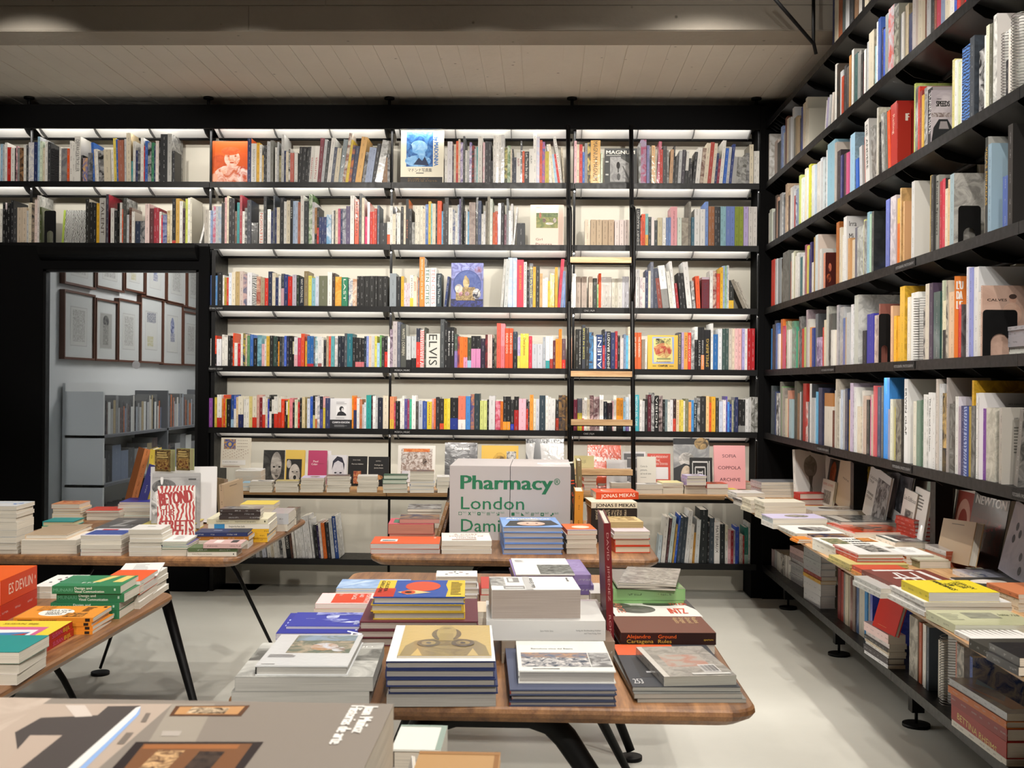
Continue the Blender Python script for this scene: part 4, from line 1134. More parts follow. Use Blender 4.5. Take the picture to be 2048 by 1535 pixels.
row('rear', 4, ZH, 597, "90,285,8a4a9a/w40 131,290,e0dcc0 148,278,d8c04a 175,250,e2e0da/b0.3 222,290,d88030 240,252,d84a24 258,290,d8c040 272,295,k/w42 315,252,2a4a8a/b0.25l/w32 348,265,3a5ac0/b0.6w 370,275,d8c09a 391,265,e0dac8/b0.421f2756/w50 445,295,w 472,295,w 500,268,d8c880/w34 536,265,e0d8c4/b0.33c8301e/w44 582,252,c89a90 608,280,7a2026 640,268,e0dcd8/b0.42c8301e 668,280,c 690,295,2a3ab0 710,252,1c1c1c/b0.5w 733,300,e0dcd4/b0.5k 756,268,e2e0da/b0.45c8301e/w40 798,268,e2dcd0/b0.5c8301e/w32 832,295,e0401e/w32 865,310,3a2018 880,320,e0dcd0/b0.5k 897,300,d8c040 915,285,e88890/w32 948,330,2a2020 967,300,d8dcc0/w32 1000,325,c8201e 1022,282,k 1043,275,d8c8a0/w31 1075,280,8a7a4a 1098,290,d5dcec/w29 1128,268,2a5ac0/w30 1158,258,1c1c1e/b0.4c8c070 1180,270,e2dcd8/b0.3c06a40 1201,262,e2dede/n9a9aa0 1226,268,2a2c3c/b0.604a4a90/w33 1260,270,e0a8a8/b0.65d8c040 1283,285,3a4068/w46 1330,285,. 1556,260,e08a28 1572,280,e86a20/b0.6n 1605,285,e2e2e0/w29 1635,298,b86a40 1660,350,s 1681,330,d0d8e0 1703,255,2a9490/w50/h 1755,260,4a2028 1769,262,e6e6e6/w30 1800,300,s 1820,282,1c2030/w50/h 1874,260,d8cdb8/w56/h 1945,270,e08a60/b0.3d8b040/w42 1988,335,c03a5a 2003,315,k/w37 2040,315,.")
row('rear', 4, ZI, 607, "155,290,w/w20 176,262,d8d8d4/w22 199,292,504a8a/b0.70504a8a 228,300,8a3a5a 252,295,4ab090 275,258,e4e2e0/w40/h 316,318,4a4644 342,312,b8bcc8/w42/TPOSTPUNK=5a5a60=0.45=0.4 385,318,3a55a0/w44/h 430,322,e0c838/b0.5e0c838/w48/TFANTASMAS=8a2a3a=0.8=0.4 480,292,e0a8a0 503,290,e06a40 520,275,2c2c30/w40/h 562,292,2e2a28/b0.2d04a2a/w42 605,292,d8c030 637,290,e0cc50 667,282,1c1c1e/b0.3624388a/w80/h 750,265,e07860/b0.3e8e4e0/w76/h 828,265,4a8ad0/w46 877,245,c08050/n4a4a80/w38 917,240,2a3a40/w52/h 973,312,c8d080/w35 1010,312,d0d888/w35 1047,300,k 1065,262,d0d0d2/w62/h 1130,315,c83a5a/w52/ne0a0b0 1184,318,c86a20 1210,268,k/b0.25e89a30/w37 1248,268,k/b0.25e89a30/w36 1287,300,2a2a2c/b0.202a3ab0/w34 1323,270,1c1c1c/b0.6a02020/w46 1371,292,eab0c0/w74/h 1448,300,k/b0.7c8301e 1466,320,d 1483,252,e8923a/w36 1521,295,c 1546,295,b8bcc8/w34 1582,258,2a3a44/w62/h 1646,262,w 1672,275,d4d4d4 1700,290,cfcfcf/w44 1750,300,2a2a2c/b0.4a0301e 1780,255,282830/n8a6a40/w34 1815,255,282830/n8a6a40/w34 1850,262,2c2c30/n8a6a40/w30 1880,255,2a2a30/w24 1905,255,.")
row('rear', 4, ZJ, 585, "135,285,6a2438/w34 172,275,5a5a64/b0.55b8a838/w44 218,290,e2dcd8/b0.4c8301e 237,268,w 265,285,c 292,245,4a2a30/nc0a0a0/w36 330,258,6a4a50/nc0b0b0/w54 387,242,e4e4e2/w38/h 427,305,1c2430/w33 463,318,2a1c28/b0.55k/w45 512,300,p 524,245,w 551,272,e89a30/b0.35k 583,272,e89a30/b0.35k 618,305,9ac8e8 640,262,c5d5e4/b0.35v/w34 676,235,e6e6e6/w20 700,235,. 722,240,4ab0c0/w50/THISTORIA_DEL_CINE=e8f0f0=0.8=0.4/h 776,290,e2e0e0 800,300,c8c8ca/w28 830,280,2c2c2c/w26 858,240,5a1c2c/w32 892,220,b8b8b8/n3a3a3a/w31 925,250,k/w38/TVISION=d8d8d4=0.85=0.5/h 965,248,3a2c2c/nb0a0a0/w36 1003,285,k 1025,285,6a7c80 1050,310,w 1075,290,e0e0e4 1103,280,3a2424/b0.4c8402e/w30 1136,290,e0cdb0/TRIP_DE_LA_IGLESIA=7a3a30=0.7=0.35 1165,290,d8c050 1182,290,e0d060 1205,300,w 1220,278,7a7a5c/w33/h 1255,310,e8a060 1281,292,4a90d0/w26 1308,320,2a3844/w31/TRebel_Topple=d0d8d8=0.8=0.45 1341,270,b0b0b0/n2a2a2a 1368,255,2c2c2c/w55/h 1425,252,e8c890 1455,315,e0602e 1478,258,e0ac38/w40/h 1520,270,3a3a38/w30 1552,305,c0c8dc/w36 1590,290,e4e0e4/w30 1622,255,5a4aa0 1636,310,4a8ad8 1656,330,2a3c8a 1676,290,9a9a88 1694,290,2c3e54 1707,262,2c345c/w32 1742,285,k/b0.2g 1775,285,k/b0.2g 1810,280,c8c8c8 1840,270,b8b8b8 1866,262,q/w34 1902,262,q/w33 1936,262,.")

row('rear', 5, ZK, 675, "540,600,q/a-7 575,590,s/a-7 610,560,q/a-7 640,550,c8ccd8/a-7/w40 690,530,w/a-7 730,510,c/a-7 765,500,w/a-7 795,490,w/a-7 825,480,b0b0b0/n2a2a2a/a-7 858,470,w/a-7 888,445,k/w42/a-7/TNOBOOKS=d8d8d0=0.5=0.6 935,440,6a4a38/n3a2a2a/a-7 965,400,w/w24/a-7 995,380,e4e4e2/w28/a-7 1025,330,e2e2e0/w28/a-7 1055,290,e4e4e4/w28/a-7 1085,270,e2e2e2/w30/a-7 1118,260,dcdcdc/w36/a-7 1158,300,e0e0e0/w20/a-7 1192,355,k/a-6 1220,360,2a1c4a/a-6 1243,320,e4e0dc/w26/a-6/nc0b0b0 1272,335,d86a28/w34/a-6/h 1310,330,24262c/w40/a-6/h 1352,290,b8bcc0/a-6/w34 1390,265,24468a/w38/a-6/TBlack_Raw_Bright=d8dce8=0.8=0.4/xe8e8e6/h 1430,265,.", inset=0.03)
row('rear', 5, ZL_, 760, "945,535,c8d8e0/w34/a5 985,360,w/w42/a5 1030,370,5a3a3c/w22/a6 1055,355,c8d8d8/w36/a6 1095,430,c09a50/w18/a6 1115,340,2a5ac0/w20/a6 1140,365,3a4450/w36/a5 1178,360,38424c/w36/a5 1216,300,e0e0de/w40/a5 1258,430,e0dcd4/w30/a4 1285,510,c8923a/w14/a3 1300,510,c8923a/w14/a3 1316,385,d4d8d8/w40/a3 1360,290,23292a/w78/a1/h 1440,420,k/w18/a1 1458,370,36424c/w46/a1/h 1506,410,e6e4e0/w54/TMATÉRIAUX=2a2a2a=0.66=0.5/h 1563,430,24282a/w48/h 1612,440,e0dcc8/b0.6w 1640,480,p/w28 1668,490,a03038/w26 1695,490,s/w18 1712,455,3a5ac8/w34 1750,520,w/w18 1770,530,e2d8d4/w14 1785,540,a84040/w14 1800,460,2a7a6c/b0.25a8d0c8/w38/h 1840,420,e2e2e0/w18 1858,430,3a4854/w42/h 1900,430,.", inset=0.03)

# side wall
row('side', 'A', RA, 0, "610,-260,n 635,-260,c 662,-260,9a5a3c 690,-260,5a6464 715,-270,s 745,-270,d 775,-300,8a6a50 800,-320,w 830,-320,k 850,-340,c 880,-340,. ")
row('side', 0, RA, 0, "125,1005,e0dcd6/w10/ye8e8e6/xb8b4ae 180,1050,c5b8b0 205,1060,d 228,945,8aa0d0 242,990,s 258,875,7a4a3a 275,885,c 290,880,s 305,805,d4d8dc 320,880,8a8a80 335,870,b0a080 350,870,c5b090 365,880,d 378,800,3a4a90 390,770,c 408,730,d8d5c8/w14/xcfcbbb 425,815,d4cfc0/w14/xcdc9ba 440,815,. 545,760,e0dcd8/w10/a14 562,740,a09ab8/w14/a13 582,720,s/w14/a12 600,700,d0c8c0/w12/a10 632,480,w 645,480,4a4038/n2a2a2a 660,530,s 680,570,b0452e 695,490,d 712,495,4a4a4c 735,415,a87848 748,410,w 760,370,d0d0cc/w15 776,400,3a5a5a 800,385,8a8a88 826,400,3a3a3a 842,450,m 853,370,e0e0dc/w14/xd0d0cc 870,310,s 886,235,d0c8b4/w38/h/xc8c0ac 926,340,9ac0c8 940,160,e0e0e0 956,135,4a6ab8/w20/x4a6ab8 976,210,3a3a54 990,215,3a5ac0 1006,105,8a9090/w22 1030,50,c0c0c8/w44/nc05a50 1076,40,b0b0a0/w36/n4a4a40 1114,130,5a6488 1124,95,w 1143,35,c8b898/w24/xc4b494 1169,90,2a3468/w42/h 1214,-10,d8d0cc/w26 1242,-20,d08a50 1256,-30,c/w32 1290,-30,7a4a3a 1310,-40,s 1330,-40,3a3a3a/w33 1365,-50,9a5a40 1380,-60,c03a54 1408,-60,8a9ab8/w32 1442,-70,c/w30 1475,-80,w/w34 1511,-100,3a5ab8 1532,-120,c0281e/w28 1562,-120,7a3a30 1582,-130,c0282a/w28 1612,-150,n/w28 1645,-170,w/w30 1680,-190,d/w40 1725,-200,.")
row('side', 1, RB, 0, "130,730,e0dcd4 142,705,d5dcd0 160,720,s 182,600,5a4a40 195,615,d0a890 207,640,3a3a3a 222,585,s 240,590,3a4048 258,515,c8b098/w14/xc0a88e 276,600,5a4a44 290,540,w 305,530,s 320,600,a03a34 332,560,3a4a7a/nc0c0c8 346,545,7a8aa0 363,450,b8c470 376,470,w 391,460,c0d0d8 409,400,d6ceb8 424,410,d0d8dc 440,370,c8c840 456,375,e0e4e4 474,370,b0c0d0 490,350,w 514,320,d0d8e0 530,345,s 546,330,c8d4d8 560,260,e4e4e4 573,200,8ab5c8/w56/h 632,205,c0b8b0 646,265,3a3438/w26 673,300,4a4a80 686,285,5a4038/w26 713,280,d05a88 733,165,c8c0d0 751,140,9ac0d8/w34/xa8c8dc/h 788,325,3a6ac8/w18/a-4 808,230,c4c6c8/w20/a-4 836,250,d08a30/w18/a-5/S 856,150,c04a2a/w16/a-5 866,32,d8d6d2/w30/a-5/TDIE_ANDERE=3a3a3a=0.7=0.45 898,80,q/w22/a-4 922,90,q/w18/a-3 946,-55,d0ccc0/w12/xc8c4b4 960,50,1c1c1e/w18 986,-20,b0b0ac/w18/a-5/n6a6a68 1006,-30,5a5a54/w18/a-5 1026,-40,d8481e/w20/a-5 1052,-90,a02a22/w46/a-2/TRailing=d8b0a0=0.3=0.35/xa0261e/h 1100,-90,. 1206,-235,b8c470 1217,-210,q/w22 1241,-210,c03a2a 1255,-180,8a3a34 1272,-150,d0a840 1286,-205,c0c0c0/w22/n4a4a4a 1311,-200,26262a/w36/TSUNNYSIDE=d8d8d8=0.7=0.5/x8a8284 1347,-200,. 1512,-415,d0c880 1530,-410,e0e0dc 1546,-400,c8d0a0 1562,-400,w 1580,-515,4a7ac0/w60/k1a2a4a/h 1645,-585,3a4048/w34/h 1688,-490,202022/w40/nb8b8b8/h 1733,-600,w/w24 1760,-670,d8d8c0 1782,-680,4a4a3a 1802,-750,d8d8d4/w30/n8a8a88/xe0dcd8/h 1850,-620,c8c8c4/w34/S 1892,-410,26262a/w18 1912,-650,e0dcd4/w30 1955,-760,c4c4c0/w80/S 2040,-760,s/w40 2085,-760,.")
row('side', 2, RB, 0, "160,1080,c83a2c/w24 186,1075,s 200,1070,8a9094/w22 226,1070,4a4038 240,1020,5a5a56/w44/n7a7a76/h 288,1090,a84a3a/S 300,1030,d8d8d0 312,1015,c8c8b0/x8a8a7c 326,1050,w 341,1030,e0e0dc 356,1035,s 372,1060,3a6a70 390,1050,w 403,970,a05068 415,975,d8d050 428,1000,3a4a8a 441,950,3c3468 455,1100,w 468,910,a88a50 485,895,d0dce0/w20/xe0d0c4/h 515,1000,d8d8d4/w16 541,1030,d08a70/w18/x7a2a22/y2a1414 562,1030,. 645,800,a8642c/w22/h 668,840,c 680,895,w 693,760,e2e2e0/w24/xe4e4e4 730,920,c89a6a 746,930,c 768,840,6a6a78 786,830,c4c8c4/w48/n8a8c86/h 836,780,c8c880 850,790,q 866,725,8ab0c0 884,740,a8c8b0 895,720,3a3a38/w16/x2c2e2c/h 912,720,. 1010,630,5a64a0/w28 1044,605,c0b8bc/w42/n9a9298/h 1094,620,d0a030/b0.62c8641e/w24 1120,545,c8a878/w10/xc09a66 1136,645,c8a070/w10/xc0946a 1148,645,. 1200,495,c4c4c2/w22/xd4d2cc/h 1225,495,. 1326,450,a89050/w12 1338,580,3a3a3a/w14 1354,450,3a3a3a/w18 1374,450,8a8a84/w22/TDaniel_Spoerri=2a2a28=0.7=0.5 1398,495,b02a3a/w14 1414,475,c8364a/w24/x3a3a3a 1442,550,c/w18 1461,480,d8b890 1475,440,9ab0b8/w30/xb8b6b0/y8a8884/h 1508,440,. 1733,270,d4ccb8/w22 1757,165,2a2c2a/w22/TVIDAS_MINADAS=c8a040=0.6=0.55/xa8a8a4 1781,215,8aa5b8/w26/x9ab4c4/h 1810,215,. 1884,455,4a64a8/w38/h 1924,70,2e2a28/w36/x2c2a29/h 1970,70,.")
row('side', 3, RC, 0, "150,810,3a8ad0 163,780,5a5a5a 178,750,26262a 192,770,5a7ab8 206,850,e0e0e4 219,740,d0702e 236,790,d03060 257,755,b0b090/n6a7a4a 271,820,w 286,815,e0e0dc 301,755,6a9a80 318,800,5ab090/w26/n2a4a3a 346,825,c0a080 367,720,8a8a8a/n3a3a3a 386,810,c0402e 404,800,b8c880 416,670,b0a0a8/xa09098 430,740,w 446,800,e09a60 461,805,3a4a90 476,700,6a7078/x4a4c50 496,875,c0b0d0/n6a5a80/w32 530,800,c83a2a 545,745,c 559,645,c8c8c0/w16/xbcbcb4 577,700,6a6a66/w26/n3a3a3a 605,820,w 622,820,e4dccc 640,635,c0c0c8/w14/xa8a8ae 656,650,c0c2c4/w28/n9a9c9e 686,730,4a6ab0 705,725,b8a080 721,690,s/w26 750,630,e0e0e4/w17 768,560,c5c8c0/w30/xd0d0cc/nb8bab2/h 830,825,2a2e34/w28 862,700,3a3a9a/w50/h 915,710,c0b0a8/w28/n8a7a78 948,625,7a4a40/w10/x7a4a40 960,625,. 1050,640,c8a080/w16/xc8a484 1068,715,e0a830 1086,720,d8a030/w22 1112,495,e0b030/w36/xdcae34/h 1160,575,e0d8c8/w22 1186,540,e0e0dc/w52/xe4e4e0/h 1242,575,d8d8d4/w44/S 1290,650,c0b8b0/w18/n3a3a3a 1309,475,d8d0c0/w28 1340,470,4a3c50/w26 1370,535,1f4a48/w48/h 1421,450,c0c8b0/w12 1434,600,e0d8b8/w24/b0.5k 1462,450,c0b8a8/w14/n4a4844 1478,535,e0c0a0/w44/h 1535,630,d0384a/w22/x3a3032/y6a6462 1560,630,. 1618,350,d8d8e4/w14 1633,355,8a90c8/w18 1652,350,e2e2e0/w36/xd4d6d8/h 1692,535,dcd8d0/w28/x8a8a88 1722,535,.")
row('side', 4, RD, 0, "150,265,4a5458 163,300,3a4450 178,310,3a4a7a 190,320,d8d8d8/n2a2a2a 214,235,8a8a80 226,270,8ab880 239,280,b0a8a0 255,360,c 270,300,c88a70/w16/xc88a74 288,365,a8c0c8/w18 325,230,4a4a40/w18/x6a6a5c 345,320,8a6a50 360,310,s 371,305,3a3a3a 383,248,a82a22/w26/xa82a22/h 410,385,d8d0cc/nc03a30 426,385,4a4a54 435,315,w 447,250,e0e0e0/x3a3c40 462,355,s 485,310,6ab0d8 497,280,7a7a8a 511,280,3a3c58/w28/x30334c/h 541,320,b07a48/w60/b0.75d8d0c4 604,450,6a3a2a 626,300,w 640,215,c0b8a8/w14/xbab2a4 657,360,e4e4e0 676,295,c5d0e0 691,300,s 708,285,2a3458 726,370,d0a840 740,300,d8d8c0 748,245,c0b0c8/w22/xbcb0c0 771,275,e0e0e0/w18/xd8d8d4 791,420,d8ccb8/w26 820,300,e0dcd4/w14/xd8d4cc 836,340,c8b0a0/w22 860,370,2a2c2a 880,420,a0c8b8 895,350,c05a8a 906,330,c0b0a0 920,265,c84a54/w14/xc05a60 936,300,s 948,275,2a3a5a 970,265,5a5a58 986,205,3a80c8/w42/x3c84cc/h 1030,440,8a8aa0 1044,365,c8c8b8/w20 1065,425,d8c840 1086,365,4a4640/w44/n8a8678 1140,215,e4e4e2/w26/TERWIN_OLAF=3a3a3a=0.55=0.5/xdcdcda/h 1170,215,. 1212,380,d8d4c4/w22 1238,375,7a9080/w24 1266,370,4a6a54/w24 1295,330,e0e0dc/w24 1321,315,e2e2e0/w26/TThe_Seen_and_the_Unseen=3a3a3a=0.7=0.4 1349,320,e0e0de/w26 1386,215,c8c0b8/w14/xc0b8ae 1402,250,c8cacc/w28 1432,320,c8a868/w28/b0.3k/n2a2826 1462,205,a8a09c/w10/x9a9490 1474,400,4a4640/w40/n8a8a86 1516,345,e0e0dc/w24/xc8c4d0 1542,420,b0a0b0/w22 1566,415,3a3c6a/w22 1590,420,4a5a9a/w22/ka8b4d8 1613,420,c0a850/w24 1638,225,e0b030/w14/xe0b030/h 1654,415,4a4a48/w30/n8a8a88 1690,320,e2e2e0/w16/xdcdcda/h 1707,435,7a3a9a/w34 1745,430,d0ccc0/w64/nb0aca0/h 1812,430,. 1842,430,b5b0a8/w30/xb2ada5/h 1878,430,. 1960,440,7a7672/w26/a10/x8a8682/y4a4a48/h 2000,440,.")
row('side', 5, RF, 0, "95,-20,b0382c 106,-20,w 120,-10,s 136,-10,c8b8b8/w22 160,0,s/w22 184,10,w 200,20,e2e2de 217,25,d8d4cc/n2a2a2a/w24 242,35,e4e2dc/w14 258,45,w/w18 280,45,. 612,130,7a2a2a/w22 636,150,a03a30 652,160,8a8a88 666,170,c/w22 690,180,c8c0b0 706,190,7a3a30 722,205,8a7a70 740,225,4a6a98 757,235,c8c4b8/w38/h 800,255,3a8ac8/w20 822,270,8a9098/w18 842,290,3a4ab0/w16 870,300,. 1116,470,c0bcb0/w60/n8a867c/h 1184,510,b0583a/w18 1204,520,e0dcd4/w18 1224,525,w/w18 1246,540,4a5460/w16/x4a5460 1262,540,. 1312,640,d8d4c8/w40/h 1356,600,d4d4d4/w64/S 1435,650,c05a3a/w14 1450,670,c8c4bc/w50/n6a6864/h 1500,670,. 1528,750,3a5ab0/w20/x4a6ac0/ye0e4f0 1550,750,.", inset=0.05)
# ------------------------------------------------------------------ build the upright books
KIND_LIMIT = 300
QUAL = {'paperback': 'paperback', 'photo_book': 'photo book', 'large_format_book': 'large book', 'booklet': 'slim booklet'}


def px_area(b):
    if b['wall'] == 'rear':
        x, y = b['p'], b['plane']
    else:
        x, y = b['plane'], -b['p']
    if y < 0.3:
        return 0
    k = F_PX / y
    a = b['t'] * b['h'] * k * k
    if b['wall'] == 'side':
        a *= x / y
    u, v = to_px(x, y, b['z'] + b['h'] * 0.5)
    if not (-10 < u < 2058 and -10 < v < 1545):
        a *= 0.02
    return a


# position of each book in its run between two uprights, for the labels
runs = {}
for b in BOOKS:
    if b['wall'] == 'rear':
        k = max(i for i, x in enumerate(POSTS) if x - 0.03 <= b['p'])
    else:
        k = sum(1 for y in JOINTS if -b['p'] < y)
    b['bay'] = k
    runs.setdefault((b['wall'], b['r'], k), []).append(b)
SEC_REAR = {0: 'end', 1: 'over the glazed opening', 2: 'left of the tall display', 3: 'middle', 4: 'behind the ladder'}
for key, L in runs.items():
    L.sort(key=lambda b: b['p'])
    for i, b in enumerate(L):
        b['i'] = i + 1
        b['nb'] = (L[i - 1]['hx'] if i else None, L[i + 1]['hx'] if i + 1 < len(L) else None)
BAY_REAR = {0: 'outer bay', 1: 'bay above the window', 2: 'bay beside the window', 3: 'bay before the ladder', 4: 'ladder bay', 5: 'corner'}
BAY_SIDE = {0: 'corner bay', 1: 'second bay', 2: 'third bay', 3: 'fourth bay', 4: 'fifth bay', 5: 'sixth bay'}
ROW_SIDE = {'A': 'topmost', 0: 'first', 1: 'second', 2: 'third', 3: 'fourth', 4: 'fifth', 5: 'lowest'}


def label_of(b):
    c = colour_name(b['hx'])
    size = 'tall ' if b['h'] > 0.285 else 'small ' if b['h'] < 0.19 else ''
    extra = ''
    if b['text'] and b['t'] > 0.025:
        extra = 'big-lettered '
    elif b.get('split'):
        extra = 'two-tone '
    elif b['t'] > 0.035:
        extra = 'thick '
    if abs(b['ang']) > 0.12:
        extra = 'leaning '
    if b['wall'] == 'rear':
        return f"{extra}{size}{c} {QUAL[b['kind']]}, {ordinal(b['i'])} along {BAY_REAR[b['bay']]}, {ROWNAME_REAR[b['r']]} rear shelf"
    return f"{extra}{size}{c} {QUAL[b['kind']]}, {ordinal(b['i'])} along {BAY_SIDE[b['bay']]}, {ROW_SIDE[b['r']]} side shelf"


GROUPS = {'paperback': 'paperbacks standing on the rear shelves', 'photo_book': 'photo books standing on the shelves', 'large_format_book': 'large-format books standing on the shelves', 'booklet': 'slim booklets standing on the shelves'}
n_ind = {}
for kind in ('paperback', 'photo_book', 'large_format_book', 'booklet'):
    L = sorted((b for b in BOOKS if b['kind'] == kind), key=px_area, reverse=True)
    for b in L[:KIND_LIMIT]:
        b['own'] = True
    rest = MB()
    n_ind[kind] = (len(L), min(len(L), KIND_LIMIT))
    for b in L:
        rz = 0.0 if b['wall'] == 'rear' else -math.pi / 2
        loc = (b['p'], b['plane'], b['z']) if b['wall'] == 'rear' else (b['plane'], -b['p'], b['z'])
        if not b.get('own'):
            upright_mesh(rest, b, loc, b['ang'], rz)
            continue
        m = MB()
        with_part = px_area(b) > 1500 or (b['wall'] == 'side' and px_area(b) > 900)
        pm = MB() if with_part else None
        upright_mesh(m, b, (0, 0, 0), b['ang'], 0, True, pm)
        o = m.build(kind, [M['gloss'] if b['gloss'] else M['card'], M['pages']], None, loc, (0, 0, rz))
        tag(o, label_of(b), 'book', GROUPS[kind])
        if with_part:
            pm.build('page_block', M['pages'], o)
        if b['spiral']:                      # wire rings along the spine
            wm = MB(); n = int(b['h'] / 0.0095); r = max(0.006, b['t'] * 0.5)
            for j in range(n):
                zc = 0.006 + j * (b['h'] - 0.012) / max(1, n - 1)
                sh = math.tan(b['ang']) * zc
                wm.tube([(sh + r * math.cos(q * math.pi / 5), 0.002 + r * math.sin(q * math.pi / 5), zc) for q in range(11)], 0.0014, 4, caps=False)
            wb = wm.build('wire_binding', M['brass'], o)
            wb['kind'] = 'stuff'
        if b['text']:
            s, down, col, frac, hf = b['text']
            tm = MB()
            size = b['t'] * hf / 0.72
            L_ = b['h'] * frac
            mid = b['h'] * 0.5 + (b['h'] * (0.5 - frac / 2) * 0.5 if down else -b['h'] * (0.5 - frac / 2) * 0.5)
            ca, sa = math.cos(b['ang']), math.sin(b['ang'])
            lift = b['t'] / 2 * abs(sa)
            up = Vector((sa, 0, ca)); ri = Vector((ca, 0, -sa))
            y = Vector((0, -0.0006, lift))
            if down:
                at = up * (mid + L_ / 2) + ri * (-size * 0.36) + y
                add_text(tm, s, at, -up, ri, size * 0.72, col, L_)
            else:
                at = up * (mid - L_ / 2) + ri * (size * 0.36) + y
                add_text(tm, s, at, up, -ri, size * 0.72, col, L_)
            tm.build('spine_print', M['card'], o)
    if rest.v:
        o = rest.build('shelved_' + kind, [M['card'], M['pages']])
        tag(o, {'paperback': 'remaining small paperbacks standing among the others on the rear shelves', 'photo_book': 'remaining photo books standing among the others on the shelves', 'large_format_book': 'remaining large books standing among the others on the shelves',
                'booklet': 'remaining slim booklets standing among the others on the shelves'}[kind], None, None, 'stuff')
print('UPRIGHTS', n_ind, len(BOOKS))
